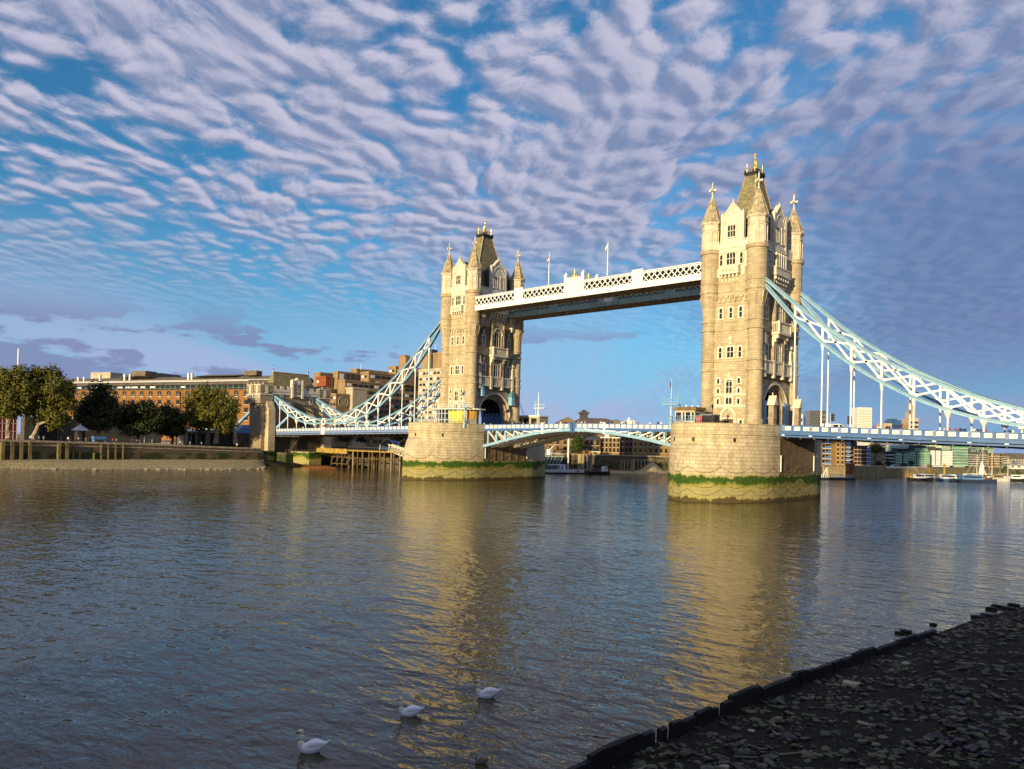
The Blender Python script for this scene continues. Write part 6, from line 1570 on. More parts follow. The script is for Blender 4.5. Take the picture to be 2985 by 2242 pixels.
def house(name, label, u0, u1, v0, v1, dpt, wallm, roofm, rows, cols, w=1.1, h=1.7, kind='sash', roof='flat', group='brick warehouses seen under the opening span', deep=14, dd=0, conv=pz, z0=-9.5, sill='paint_cream'):
    if conv is pw_: z0 = min(z0, -12.2) if z0 > -11.5 else z0; dpt += 16+48*max(0, min(1, (u0-300)/800))
    a, b = conv(u0, 0)[0], conv(u1, 0)[0]; zt_ = at((a+b)/2, conv(0, v0)[1], dpt).z
    T_, L_ = facade(name, label, 'building', a, dpt, b, dpt+dd, z0, zt_, deep, wallm, group)
    H = zt_-z0
    if rows:
        wp_ = win_proto(w, h, kind, sill); u_ = [None]; place(wp_, T_, [L_*(i+.5)/cols for i in range(cols)], [H-(H-.6)*(r+1)/rows+ (H-.6)/rows*.5-h*.5+.3 for r in range(rows)], u_)
    m = MB()
    if roof == 'hip': m.loft([[(-.5, -.5, H), (L_+.5, -.5, H), (L_+.5, deep, H), (-.5, deep, H)], [(L_*.22, deep*.4, H+3), (L_*.78, deep*.4, H+3), (L_*.78, deep*.6, H+3), (L_*.22, deep*.6, H+3)]])
    elif roof == 'gable': m.t = None; m.loft([[(-.4, -.4, H), (L_+.4, -.4, H), (L_/2+.1, -.4, H+L_*.32), (L_/2-.1, -.4, H+L_*.32)], [(-.4, deep, H), (L_+.4, deep, H), (L_/2+.1, deep, H+L_*.32), (L_/2-.1, deep, H+L_*.32)]])
    else: m.box(-.25, L_+.25, -.25, deep, H, H+.5); m.box(L_*.3, L_*.5, deep*.3, deep*.6, H+.5, H+2.2)
    m.build('roof', roofm, T_, world=False); return T_, L_, H
house('brick_building', 'dark brown building in shade between the far pier and the willow', 640, 1105, 430, 690, 335, 'brick_brown', 'dark_roof', 3, 6, .9, 1.8, 'plain')  # brown brick stands in for the shadow lying on this front
house('brick_house', 'small brown brick house with white windows and slate hip roof right of the willow', 1110, 1292, 492, 640, 318, 'brick_brown', 'dark_roof', 2, 3, 1.1, 2.2, 'plain', roof='hip')
house('brick_warehouse', 'brown warehouse with paired windows next to the hip roofed house', 1296, 1502, 470, 690, 320, 'brick_yellow', 'white_render', 3, 5, .8, 1.7, 'plain')
house('brick_warehouse', 'narrow dark brick warehouse in the middle of the row under the opening span', 1506, 1640, 455, 690, 322, 'brick_brown', 'dark_roof', 3, 3, .8, 1.7, 'plain')
house('brick_warehouse', 'curved end of the orange warehouse, projecting bay', 1642, 1808, 445, 690, 316, 'brick_yellow', 'brown_roof', 3, 3, .7, 1.6, 'plain', dd=-3)
house('brick_warehouse', 'sunlit orange warehouse ending behind the near pier', 1810, 2080, 440, 690, 314, 'brick_yellow', 'brown_roof', 3, 5, .9, 1.7, 'plain', dd=2)
house('gabled_warehouse', 'wide warehouse with sunlit gable and brown roof above the opening span', 845, 1030, 300, 690, 390, 'brick_yellow', 'brown_roof', 2, 5, 1.0, 1.8, roof='gable', group='gabled roofs above the opening span', deep=60)
T_, L_, H = house('gabled_warehouse', 'long brown roofed warehouse with a cupola above the opening span', 1000, 1500, 306, 690, 398, 'brick_brown', 'brown_roof', 0, 1, roof='hip', group='gabled roofs above the opening span', deep=40)
m = MB(); m.box(L_*.2, L_*.36, 14, 20, H+1.5, H+5.2); m.box(L_*.17, L_*.39, 13, 21, H+5.2, H+6.0); m.loft([[(L_*.19, 14, H+6), (L_*.37, 14, H+6), (L_*.37, 20, H+6), (L_*.19, 20, H+6)], [(L_*.26, 16, H+7.4), (L_*.3, 16, H+7.4), (L_*.3, 18, H+7.4), (L_*.26, 18, H+7.4)]]); m.build('cupola', 'dark_roof', T_, world=False)
house('gabled_warehouse', 'smaller gabled end with pale bargeboards right of the cupola roof', 1385, 1545, 318, 690, 395, 'brick_brown', 'brown_roof', 0, 1, roof='gable', group='gabled roofs above the opening span', deep=30)
house('white_building', 'small white rooftop block behind the people on the opening span', 1570, 1655, 290, 690, 420, 'white_render', 'white_render', 0, 1, group=None, deep=12)
tree(1680, 1335, 0, [(1682, 1285, 15, 14), (1678, 1305, 17, 18), (1690, 1300, 12, 20)], 'leaf_green', 4000, 'bright green willow on the far quay under the opening span', None, seed=31, name='willow_tree', depth_plane=312, size=.5)
tree(1735, 1330, 0, [(1735, 1314, 9, 5)], 'leaf_green', 600, 'small green bush in front of the hip roofed house', None, seed=32, name='garden_bush', depth_plane=312, size=.4)
for i, (u0, u1, v0, mt, lab) in enumerate(((1098, 1190, 608, 'rust', 'dark red cabin on the far quay under the willow'), (1200, 1290, 618, 'timber_ochre', 'small timber kiosk with pale roof on the far quay'))):
    a, b = pz(u0, 0)[0], pz(u1, 0)[0]; zt_ = at(a, pz(0, v0)[1], 308).z; T_, L_ = facade('quay_cabin', lab, 'cabin', a, 308, b, 308, -9.3, zt_, 4, mt, 'cabins on the far quay'); m = MB(); m.box(-.3, L_+.3, -.3, 4.3, zt_+9.3, zt_+9.6); m.build('roof', 'dark_roof' if i == 0 else 'canvas_white', T_, world=False); m = MB(); m.box(L_*.35, L_*.65, -.06, 0, .2, 2.3); m.build('door', 'timber_dark', T_, world=False)
# dark hull shaped stage, pontoon, launch
Dk = thing('landing_stage', 'black sloping landing stage with pale struts beyond the far pier', 'landing stage', (*gxy(1610, 296), WATER))
a, b, c_, d_ = at(*pz(640, 660), 296), at(*pz(890, 668), 296), at(*pz(845, 790), 293), at(*pz(640, 790), 293)
bkv = Vector((FW.x, FW.y, 0)).normalized()*6
m = MB(); m.loft([[d_, c_, b, a], [d_+bkv, c_+bkv, b+bkv, a+bkv]]); m.build('hull', 'iron_black', Dk)
m = MB()
for k in range(6): p0 = d_.lerp(c_, .1+k*.16); p1 = a.lerp(b, .22+k*.16); o = -bkv*.03; m.bar(p0+o, p1+o, .18, .18)
m.bar(a-bkv*.02, b-bkv*.02, .5, .4); m.build('strut', 'copper_green', Dk)
m = MB(); 
for k in range(9): p_ = a.lerp(b, k/8)+bkv*.3; m.bar(p_, p_+Vector((0, 0, 1.2)), .1, .1)
m.bar(a+bkv*.3+Vector((0, 0, 1.2)), b+bkv*.3+Vector((0, 0, 1.2)), .1, .1); m.build('railing', 'canvas_white', Dk)
g0 = at(*pz(745, 650), 299); T_ = thing('small_crane', 'small pale crane with raised jib on the black landing stage', 'crane', tuple(g0)); m = MB(); m.box(-.9, .9, -.9, .9, 0, 2.2); m.build('cab', 'canvas_white', T_, world=False); m = MB(); m.bar((0, 0, 2), (2.6, 0, 4.2), .3, .35); m.bar((0, 0, 2.2), (-1.2, 0, 1.2), .4, .5); m.build('jib', 'paint_cream', T_, world=False)
Pn = thing('white_pontoon', 'long white railed pontoon with glazed shelter beyond the far pier', 'pontoon', (*gxy(1645, 290), WATER))
a, b = onz(*pz(690, 852), WATER), onz(*pz(1140, 855), WATER); dv = (b-a); L = dv.length; Pn.rotation_euler = (0, 0, math.atan2(dv.y, dv.x)); Pn.location = (a.x, a.y, WATER)
m = MB(); m.box(0, L, 0, 4, -.4, .5); m.build('float', 'iron_black', Pn, world=False)
m = MB()
for k in range(int(L/1.0)): m.box(k*1.0+.08, k*1.0+.86, .1, .16, .55, 1.55) if k % 7 != 6 else None
m.box(0, L, .05, .2, 1.5, 1.62); m.build('railing', 'canvas_white', Pn, world=False)
m = MB(); m.box(L*.16, L*.38, 1.2, 3.4, 3.0, 3.15); m.box(L*.39, L*.53, 1.0, 3.2, .5, 3.2); m.build('shelter', 'canvas_white', Pn, world=False)
m = MB()
for k in range(5): x = L*(.17+.055*k); m.bar((x, 1.3, .5), (x, 1.3, 3.0), .12, .12)
m.box(L*.43, L*.46, .95, 1.0, 1.3, 2.7); m.box(L*.17, L*.385, 1.25, 1.28, .9, 1.6); m.build('shelter_frame', 'blue_glass', Pn, world=False)
def boat(label, p, rz, L, hullm, cabm, cat='boat', group=None, cab=(.35, .6, 1.4), mast=0, beam=.3, name='moored_boat', free=1.1):
    T_ = thing(name, label, cat, (p[0], p[1], WATER), group, rz); B2 = L*beam/2; m = MB(); rings = []
    for t, wf, hb in ((0, .72, 1.0), (.15, .92, .95), (.5, 1.0, .9), (.8, .72, 1.05), (.95, .25, 1.25), (1.0, .03, 1.35)):
        x = L*t; wv = B2*wf; h = free*hb; rings.append([(x, -wv*.55, -.4), (x, wv*.55, -.4), (x, wv, h), (x, -wv, h)])
    m.loft(rings); m.build('hull', hullm, T_, world=False)
    if cab: m = MB(); a, b, h = cab; m.loft([[(L*a, -B2*.62, free*.85), (L*b, -B2*.62, free*.85), (L*b, B2*.62, free*.85), (L*a, B2*.62, free*.85)], [(L*a+.2, -B2*.55, free+h), (L*b-.5, -B2*.55, free+h), (L*b-.5, B2*.55, free+h), (L*a+.2, B2*.55, free+h)]]); cb = m.build('cabin', cabm, T_, world=False); m = MB(); m.box(L*a+.5, L*b-.8, -B2*.6-.02, B2*.6+.02, free+h*.4, free+h*.75); m.build('window', 'window_glass', cb, world=False)
    if mast: m = MB(); m.lathe(L*.55, 0, [(free, .16), (mast, .08)], 6); m.bar((L*.55, 0, free+1.6), (L*.12, 0, free+1.5), .16, .16); m.bar((L*.55, 0, mast), (L*.98, 0, free+.2), .05, .05); m.bar((L*.55, 0, mast), (L*.04, 0, free+.2), .05, .05); m.build('mast', 'paint_cream', T_, world=False)
    return T_
p_ = onz(*pz(1150, 858), WATER); boat('dark open launch with passengers beside the mooring piles', p_, math.atan2(dv.y, dv.x), 9.5, 'timber_dark', 'canvas_white', cab=(.66, .85, 1.8), name='launch', beam=.28)
for i, u in enumerate((1190, 1212, 1228, 1262, 1300)): p_ = at(*pz(u, 840), 292); person((p_.x, p_.y, WATER+.35), prnd.uniform(0, 6), 'stand', ['tan', 'white', 'black', 'red', 'grey'][i], 'navy', '%s passenger from the left aboard the dark launch' % ORD[i], 'passengers on the launch')
T_ = thing('tower_crane', 'distant thin lattice crane jib right of the pavilion tower', 'crane', tuple(at(1528, 1225, 520))); a, b = at(1525, 1215, 520)-T_.location, at(1508, 1150, 520)-T_.location
m = MB(); m.bar(a, b, .35, .35); m.bar(a+Vector((1.5, 0, 0)), b, .35, .35)
for k in range(10): m.bar(a.lerp(b, k/10), (a+Vector((1.5, 0, 0))).lerp(b, (k+.6)/10), .25, .25)
m.build('jib', 'canvas_blue', T_, world=False); m = MB(); m.box(-1.2, 2.2, -1, 1, -6, 1.6); m.build('cab', 'canvas_blue', T_, world=False)

# ------------------------------------------------------------------ far bank at the right, below the near deck
pw = pw_
m = MB(); q = [onz(*pw(60, 846), WATER), onz(*pw(730, 845), WATER), onz(*pw(1195, 832), WATER), onz(*pw(1640, 838), WATER), onz(*pw(2600, 850), WATER), onz(*pw(4200, 860), WATER)]
m.slab([(p_.x, p_.y) for p_ in q]+[(1500, 1500), (200, 3000), gxy(2330, 1600)], -18, -12.2); tag(m.build('far_bank', 'quay_earth'), 'low ground of the far right bank', kind='structure')
Wf = thing('pile_wharf', 'long pale wharf front of close set timber piles on the far right bank', 'wharf', (q[0].x, q[0].y, WATER))
for s_, (p0, p1, n, top, r_) in enumerate(((q[0], q[1], 44, -11.7, .42), (q[1], q[2], 40, -12.1, .38))):
    m = MB(); m.loft([[(p_.x-FW.x*.9, p_.y-FW.y*.9, top), (p_.x+FW.x*3, p_.y+FW.y*3, top), (p_.x+FW.x*3, p_.y+FW.y*3, top+.5), (p_.x-FW.x*.9, p_.y-FW.y*.9, top+.5)] for p_ in (p0, p1)]); m.build('cap_beam', 'paint_cream' if s_ else 'timber_pale', Wf)
    m = MB(); m.loft([[(p_.x+FW.x*.05, p_.y+FW.y*.05, -17), (p_.x-FW.x*.1, p_.y-FW.y*.1, -17), (p_.x-FW.x*.1, p_.y-FW.y*.1, top), (p_.x+FW.x*.05, p_.y+FW.y*.05, top)] for p_ in (p0, p1)]); m.build('pile_shade', 'timber_dark', Wf)  # dark board added as the shade seen between the piles
    for k in range(n):
        c_ = p0.lerp(p1, (k+.5)/n); m = MB(); m.lathe(c_.x-FW.x*.5, c_.y-FW.y*.5, [(-16.6, r_), (top, r_)], 6); m.build('pile', 'timber_pale' if (k*7) % 5 else 'timber_ochre', Wf)
m = MB(); mq = [q[2], q[3], q[4], q[5]]; m.loft([[(p_.x-FW.x*13, p_.y-FW.y*13, -16.6), (p_.x-FW.x*.5, p_.y-FW.y*.5, -17), (p_.x-FW.x*.5, p_.y-FW.y*.5, -12.1), (p_.x-FW.x*2, p_.y-FW.y*2, -12.4)] for p_ in mq]); tag(m.build('mud_bank', 'timber_olive'), 'sloping muddy shore behind the moored boats', kind='structure')
for i, u in enumerate((335, 380)):
    p_ = at(*pw(u, 846), 300); t = at(*pw(u, 700), 300); m = MB(); m.lathe(p_.x, p_.y, [(-16.6, .95), (t.z, .95), (t.z+.2, .6)], 10); tag(m.build('steel_pile', 'rust'), '%s red brown steel pile from the left before the timber wharf' % ORD[i], 'pile', 'red brown piles')
for i, (u, v) in enumerate(((1190, 705), (1362, 700), (1010, 790))):
    p_ = at(*pw(u, 850), 312); t = at(*pw(u, v), 312); m = MB(); m.lathe(p_.x, p_.y, [(-16.6, .42), (t.z, .42)], 8); tag(m.build('mooring_pile', 'timber_ochre'), '%s ochre mooring pile among the moored boats' % ['tall left', 'tall right', 'short white-topped'][i], 'pile', 'mooring piles by the boats')
T_ = thing('landing_pontoon', 'low dark pontoon with white railing just right of the near pier', 'pontoon', (0, 0, 0)); a, b = onz(*pw(40, 872), WATER), onz(*pw(415, 874), WATER); dv = b-a; T_.location = a; T_.rotation_euler = (0, 0, math.atan2(dv.y, dv.x)); L = dv.length
m = MB(); m.box(0, L, 0, 5, -.4, .7); m.build('float', 'iron_black', T_, world=False); m = MB()
for k in range(int(L/.9)): m.bar((k*.9, .2, .7), (k*.9, .2, 1.9), .12, .12)
m.box(0, L*.8, .15, .25, 1.8, 1.95); m.bar((L*.1, 1, .7), (L*.25, 1, 4.4), .3, .3); m.bar((L*.25, 1, 4.4), (L*.25, 1, .7), .3, .3); m.build('railing', 'canvas_white', T_, world=False)
GA = 'apartment blocks on the far right bank'
def flats(name, label, u0, u1, v0, dpt, wallm, rows, cols, balc=None, balcm='canvas_blue', roofm='dark_roof', w=1.0, h=1.5, glass='window_glass', dd=0, deep=12, group=GA, z0=-12.2, conv=pw, balc_d=1.5, sill='paint_cream', kind='plain'):
    T_, L_, H = house(name, label, u0, u1, v0, 0, dpt, wallm, roofm, rows, cols, w, h, kind, 'flat', group, deep, dd, conv, z0, sill)
    if balc:
        for (f0, f1) in balc:
            for r in range(rows):
                z = H-(H-.6)*(r+1)/rows+.3; m = MB(); m.box(L_*f0, L_*f1, -balc_d, 0, z-.12, z+.1); m.cur = 1; m.box(L_*f0, L_*f1, -balc_d, -balc_d+.08, z+.15, z+1.05); m.cur = 0; m.build('balcony', ['white_render', balcm], T_, world=False)
    return T_, L_, H
flats('apartment_block', 'brown brick flats with blue balconies just right of the near pier', 60, 205, 440, 322, 'brick_brown', 5, 4, [(.1, .95)])
flats('apartment_block', 'tall orange brick flats with small windows beside the blue balcony stack', 207, 306, 446, 316, 'brick_yellow', 6, 2, w=.8, h=1.2)
flats('apartment_block', 'narrow brown flats carrying a stack of bright blue balconies', 300, 346, 450, 319, 'brick_brown', 6, 1, [(-.2, 1.1)])
flats('apartment_block', 'dark shaded flats between the two orange brick blocks', 346, 404, 470, 320, 'dark_roof', 5, 2, w=.9)  # shade on these flats is put into the near-black wall colour
flats('apartment_block', 'orange brick flats with a white window column and low blue balconies', 404, 545, 520, 315, 'brick_orange', 5, 4, [(.8, 1.15)])
tree(2380+620*.2735, 1340, 0, [(2380+600*.2735, 1160+545*.2735, 16, 11), (2380+650*.2735, 1160+540*.2735, 16, 12), (2380+625*.2735, 1160+525*.2735, 16, 10)], 'leaf_olive', 3500, 'rounded yellow green tree between the brick flats and the white flats', None, seed=41, name='round_tree', depth_plane=345, size=.55)
house('brick_house', 'low brown roofed house under the rounded tree on the far right bank', 575, 700, 620, 0, 318, 'brick_yellow', 'brown_roof', 2, 4, .8, 1.2, roof='hip', group='low houses on the far right bank', conv=pw)
house('brick_house', 'small orange gabled house beside the white flats', 640, 738, 600, 0, 322, 'brick_orange', 'brown_roof', 2, 3, .8, 1.2, roof='gable', group='low houses on the far right bank', conv=pw)
flats('apartment_block', 'low white flats with green tinted glass, leftmost of the white row', 722, 830, 580, 326, 'white_render', 4, 3, None, w=2.0, h=1.1, glass='green_glass')
flats('apartment_block', 'white flats with stacked planted balconies next to the leftmost white block', 830, 985, 585, 330, 'white_render', 5, 5, [(.0, .45), (.55, 1)], 'green_glass', w=1.4)
flats('glass_penthouse', 'pale green glazed top storeys set back above the white flats', 868, 972, 515, 345, 'pale_green', 2, 6, None, roofm='white_render', w=.9, h=1.6, glass='green_glass', group='green glass storeys')
flats('glass_penthouse', 'deep green curved glass storeys, the broadest above the white flats', 988, 1172, 488, 342, 'pale_green', 3, 9, [(0, 1)], 'green_glass', 'white_render', w=1.0, h=1.5, glass='green_glass', group='green glass storeys')
flats('apartment_block', 'cream flats with many small balconies under the broad green glass storeys', 985, 1195, 575, 331, 'pale_concrete', 6, 8, [(0, .3), (.35, .65), (.7, 1)], 'green_glass', w=1.0)
flats('glass_penthouse', 'green glass storeys under a flat overhanging roof, right of the broadest ones', 1206, 1400, 500, 344, 'pale_green', 2, 9, [(0, 1.05)], 'green_glass', 'white_render', w=1.0, glass='green_glass', group='green glass storeys')
flats('apartment_block', 'white flats with projecting balconies under the overhanging roof', 1200, 1425, 565, 333, 'white_render', 6, 8, [(0, .22), (.26, .48), (.55, 1.05)], 'white_render', w=1.0)
flats('apartment_block', 'grey green flats with long stepped balconies, right of the white row', 1425, 1585, 515, 336, 'pale_green', 7, 6, [(0, 1.1)], 'green_glass', 'copper_green', w=1.0)
flats('apartment_block', 'brown flats with long dark balconies stepping down to the boats', 1585, 1790, 590, 338, 'brick_brown', 6, 7, [(0, 1.05)], 'dark_roof', w=1.0)
flats('gabled_flats', 'orange brick gabled warehouse flats behind the masts', 1755, 1985, 600, 345, 'brick_yellow', 5, 6, [(.6, .8)], 'brick_brown', w=1.0)
house('brick_building', 'narrow yellow brick building right of the gabled warehouse flats', 1985, 2060, 640, 0, 350, 'brick_yellow', 'brown_roof', 4, 3, conv=pw, group=GA)
house('brick_building', 'wide brown roofed building at the right edge of the far bank', 2065, 2330, 650, 0, 352, 'brick_brown', 'brown_roof', 2, 9, conv=pw, roof='hip', group=GA)
T_, L_, H = house('stilt_hut', 'white hut on stilts at the right edge of the far bank', 2060, 2330, 722, 0, 328, 'white_render', 'grey_metal', 1, 4, 1.4, 1.6, conv=pw, group=None, z0=-11, deep=6)
m = MB()
for k in range(6): m.bar((L_*k/5, .3, -5.5), (L_*k/5, .3, 0), .35, .35)
for k in range(5): m.bar((L_*k/5, .3, -5), (L_*(k+1)/5, .3, -.2), .3, .3)
m.build('stilts', 'timber_ochre', T_, world=False)
rnd = random.Random(9)
for i, (u, v, rx, ry) in enumerate(((770, 700, 8, 6), (930, 715, 12, 5), (1010, 690, 6, 8), (2010, 745, 10, 8), (1940, 800, 12, 9), (2140, 800, 10, 8), (660, 700, 8, 6))):
    px, py = pw(u, v); tree(px, py+ry, 0, [(px, py, rx, ry)], 'leaf_green' if i % 2 else 'leaf_dark', 700, '%s green shrub in the row before the far right flats' % ORD[i], 'shrubs on the far right bank', seed=50+i, name='garden_bush', depth_plane=326+40*max(0, min(1, (u-300)/800)), size=.4)
GB = 'boats moored on the far right bank'
bl = [(972, 880, 11, 'iron_black', 'canvas_white', 0, 'small dark boat at the left end of the moorings'), (1035, 878, 13, 'timber_pale', 'canvas_white', 0, 'cream sided boat behind the leftmost ochre pile'), (1200, 882, 16, 'canvas_blue', 'white_render', 0, 'houseboat with long white cabin beside the tall ochre pile'),
      (1310, 885, 14, 'cloth_navy', 'canvas_blue', 0, 'navy covered barge right of the houseboat'), (1415, 890, 19, 'cloth_navy', 'canvas_blue', 0, 'longest dark blue barge in front of the moorings'), (1500, 872, 12, 'white_render', 'white_render', 0, 'white cabin cruiser behind the dark barges'),
      (1640, 882, 12, 'rust', 'timber_pale', 17, 'brown hulled yacht with the tallest mast'), (1720, 878, 11, 'timber_dark', 'white_render', 14, 'dark hulled yacht with slender pale mast'), (1800, 882, 12, 'white_render', 'timber_pale', 0, 'white motor boat right of the masted yachts'),
      (1900, 878, 12, 'timber_ochre', 'canvas_white', 11, 'ochre hulled yacht with short mast near the shrubs'), (2000, 884, 11, 'iron_black', 'canvas_white', 0, 'black work boat below the stilt hut'), (2110, 880, 13, 'white_render', 'white_render', 0, 'white launch at the right edge of the moorings'), (1570, 876, 12, 'rust', 'white_render', 13, 'red brown hulled yacht with furled pale sail')]
for i, (u, v, L, hm, cm, mast, lab) in enumerate(bl):
    p_ = onz(*pw(u, v), WATER); boat(lab, p_, math.atan2(-RT.y, -RT.x)+math.pi+rnd.uniform(-.25, .25), L*.85, hm, cm, group=GB, mast=mast*.8, cab=(.25, .7, 1.5) if not mast else (.35, .6, .7))
p_ = onz(*pw(1640, 868), WATER); T_ = thing('furled_sail', 'pale furled sails standing among the yacht masts', 'sail', (p_.x+3, p_.y+6, WATER))
m = MB(); m.loft([[(-1.6, 0, 2), (1.6, 0, 2), (1.4, .4, 2), (-1.4, .4, 2)], [(-.2, 0, 7.5), (.2, 0, 7.5), (.2, .2, 7.5), (-.2, .2, 7.5)]]); m.build('cloth', 'paint_cream', T_, world=False)

# skyline
def slabtower(label, px0, px1, pyt, wallm, deep=30, bands=0, bandm='window_glass', dpt=1500, name='tower_block', steps=(), vert=0, diag=0, sub='window_band'):
    a, b = gxy(px0, dpt), gxy(px1, dpt); zt_ = at((px0+px1)/2, pyt, dpt).z; T_, L_ = facade(name, label, 'tower block', px0, dpt, px1, dpt, -10, zt_, deep, wallm, 'tower blocks on the skyline'); H = zt_+10
    for k in range(bands):
        z = 12+(H-14)*k/bands; m = MB(); m.box(L_*.04, L_*.96, -.3, 0, z, z+(H-14)/bands*.45); m.build(sub, bandm, T_, world=False)
    if diag:
        m = MB()
        for k in range(-6, 12):
            for s_ in (-1, 1):
                for j in range(diag):
                    x0 = L_*k/6; z0 = H*.35+j*(H*.65)/diag; x1 = x0+s_*L_/6; z1 = z0+H*.65/diag
                    if 0 <= x0 <= L_ and 0 <= x1 <= L_: m.bar((x0, -.5, z0), (x1, -.5, z1), .8, 1.1)
        m.build('diagonal_frame', bandm, T_, world=False)
    for (f0, f1, hh) in steps: m = MB(); m.box(L_*f0, L_*f1, 2, deep-2, H, H+hh); m.build('roof_block', wallm, T_, world=False)
    return T_
slabtower('pale stepped block just visible beside the far column of the near tower', 2316, 2338, 1207, 'white_render', bands=5, steps=((.0, .5, 10),))
slabtower('grey tower block with diagonal lattice face', 2359, 2396, 1197, 'grey_metal', diag=5, bandm='dark_roof'); slabtower('narrow shaded side wing of the lattice faced tower', 2396.5, 2405, 1197, 'dark_roof', bands=8, bandm='grey_metal', deep=60)  # the tower's shaded side is a separate slab, its shade put into dark colour
slabtower('plain cream slab tower with fine horizontal bands', 2499, 2540, 1188, 'white_render', bands=24, bandm='pale_concrete')
slabtower('twin blue glass tower, lower than its neighbours', 2599, 2626.5, 1225, 'blue_glass', steps=((.2, .6, 3),), bands=4, bandm='cloth_navy'); slabtower('low cream block left of the blue glass tower', 2576, 2599, 1234, 'pale_concrete', bands=2)
slabtower('brown concrete tower with rooftop mast behind a hanger', 2651, 2677, 1219, 'pale_concrete', bands=7, steps=((.3, .7, 14), (.62, .68, 36))); slabtower('low brown block left of the concrete tower with mast', 2632, 2651, 1236, 'tan_concrete', bands=2)
slabtower('grey banded tower seen below the deck above the green glass storeys', 2569, 2602, 1291, 'grey_metal', bands=5, dpt=900); slabtower('pale distant office block below the deck, right of the rounded tree', 2520, 2560, 1293, 'white_render', bands=4, dpt=900)
slabtower('dark green distant tower below the deck near the right edge', 2871, 2897, 1302, 'copper_green', bands=5, dpt=900); slabtower('low grey block below the deck above the stepped balconies', 2822, 2846, 1305, 'grey_metal', bands=3, dpt=900)

# ------------------------------------------------------------------ south bank: river wall under the camera, foreshore, timbers, stones
EDGE = [(-240, 101.2), (-145, 101.65), (-138.5, 101.7), (-134.4, 101.8), (-127.3, 102.45), (-121, 103.05), (-117, 103.5), (-112, 104.05), (-105, 104.5), (-99, 105.3), (-92, 106.7), (-80, 110.2), (-60, 116.7), (-40, 124.7), (60, 151.7)]
def ex(y): return smooth_curve(EDGE, y)
WX = [(-400, 113.2), (-175, 113.4), (-160, 115.4), (-150, 119.5), (-140, 123), (-120, 127), (-60, 135), (0, 147), (120, 172)]
def ground_z(x, y):
    t = x-ex(y); base = -15.55+.135*max(0, t)-.5*max(0, -t) - .35*max(0, min(1, (y+112)/9))*max(0, 1-t/6)
    return base+.10*mnoise.noise(Vector((x*.7, y*.7, 0)))+.05*mnoise.noise(Vector((x*2.3, y*2.3, 3)))
m = MB(); ysf = [-210+i*.7 for i in range(0, 200)]+[-70+i*3 for i in range(44)]; NX = 34; vs = []
for y in ysf:
    x0, x1 = ex(y)-1.2*(1 if y > -100 else .0)+.02, lerp(WX, y)+.2
    for j in range(NX+1): x = x0+(x1-x0)*(j/NX)**1.2; vs.append((x, y, ground_z(x, y)))
m.add(vs, [(i*(NX+1)+j, i*(NX+1)+j+1, (i+1)*(NX+1)+j+1, (i+1)*(NX+1)+j) for i in range(len(ysf)-1) for j in range(NX)])
tag(m.build('foreshore', 'wet_mud', smooth=True), 'dark muddy foreshore sloping to the water', kind='structure')
RWl = thing('river_wall', 'high masonry river wall at the back of the dark foreshore', 'wall', (114, -158, -16))
m = MB(); yw = [-400, -175, -160, -150, -140, -120, -60, 0, 120]
m.loft([[(lerp(WX, y), y, -17), (lerp(WX, y)+1.2, y, -17), (lerp(WX, y)+1.2, y, -6.9), (lerp(WX, y), y, -6.9)] for y in yw]); m.build('wall', 'quay_stone', RWl)
m = MB(); m.loft([[(lerp(WX, y)+1.2, y, -18), (400, y, -18), (400, y, -7.15), (lerp(WX, y)+1.2, y, -7.15)] for y in yw]); tag(m.build('south_bank', 'paving'), 'paved riverside walk at the top of the wall', kind='structure')
T_ = thing('shade_block', 'plain long unseen block added upstream to shade the foreshore', 'building', (150, -300, -7.15))  # unseen block, added to cast shade over the foreshore and swans
m = MB(); m.box(-45, 60, -20, 20, 0, 30); m.build('wall', 'brick_brown', T_, world=False); m = MB(); m.box(-46, 61, -21, 21, 30, 31); m.build('roof', 'dark_roof', T_, world=False)
# upright timbers that hold the foreshore back, each a plank with a broken top
rt = random.Random(12); y = -152.0; i = 0
plist = []
while y < -111:
    w_ = rt.choice([.35, .6, .9, 1.4, 2.1, 2.6]); plist.append((y, min(y+w_, -110.6))); y += w_+rt.choice([.03, .06, .14, .02, .35])
vis = 0
for (a, b) in plist:
    m = MB(); n = max(1, int((b-a)/.6)); h0 = rt.uniform(.34, .48) if rt.random() > .14 else rt.uniform(.55, .7)
    if a > -119: h0 *= .8
    if a > -114: h0 *= .7
    ln = rt.uniform(-.05, .05); rings = []
    for k in range(n+1):
        yy = a+(b-a)*k/n; x = ex(yy)-.05; hz = -15.5+h0+rt.uniform(-.03, .03)-(.03 if k in (0, n) else 0)
        th = .16+rt.uniform(-.01, .02); rings.append([(x+th, yy, -16.6), (x-.06, yy, -16.6), (x-.04+ln+rt.uniform(-.015, .015), yy, hz-.05), (x+.02+ln, yy, hz), (x+th+ln, yy, hz-rt.uniform(0, .08))])
    m.loft(rings)
    vis += 1
    tag(m.build('revetment_plank', 'timber_wet'), '%s %s black timber along the foreshore edge, counting away from the viewer' % (ORD[vis-1] if vis <= 40 else 'distant', 'wide' if b-a > 1.2 else 'narrow'), 'plank', 'black timbers edging the foreshore')
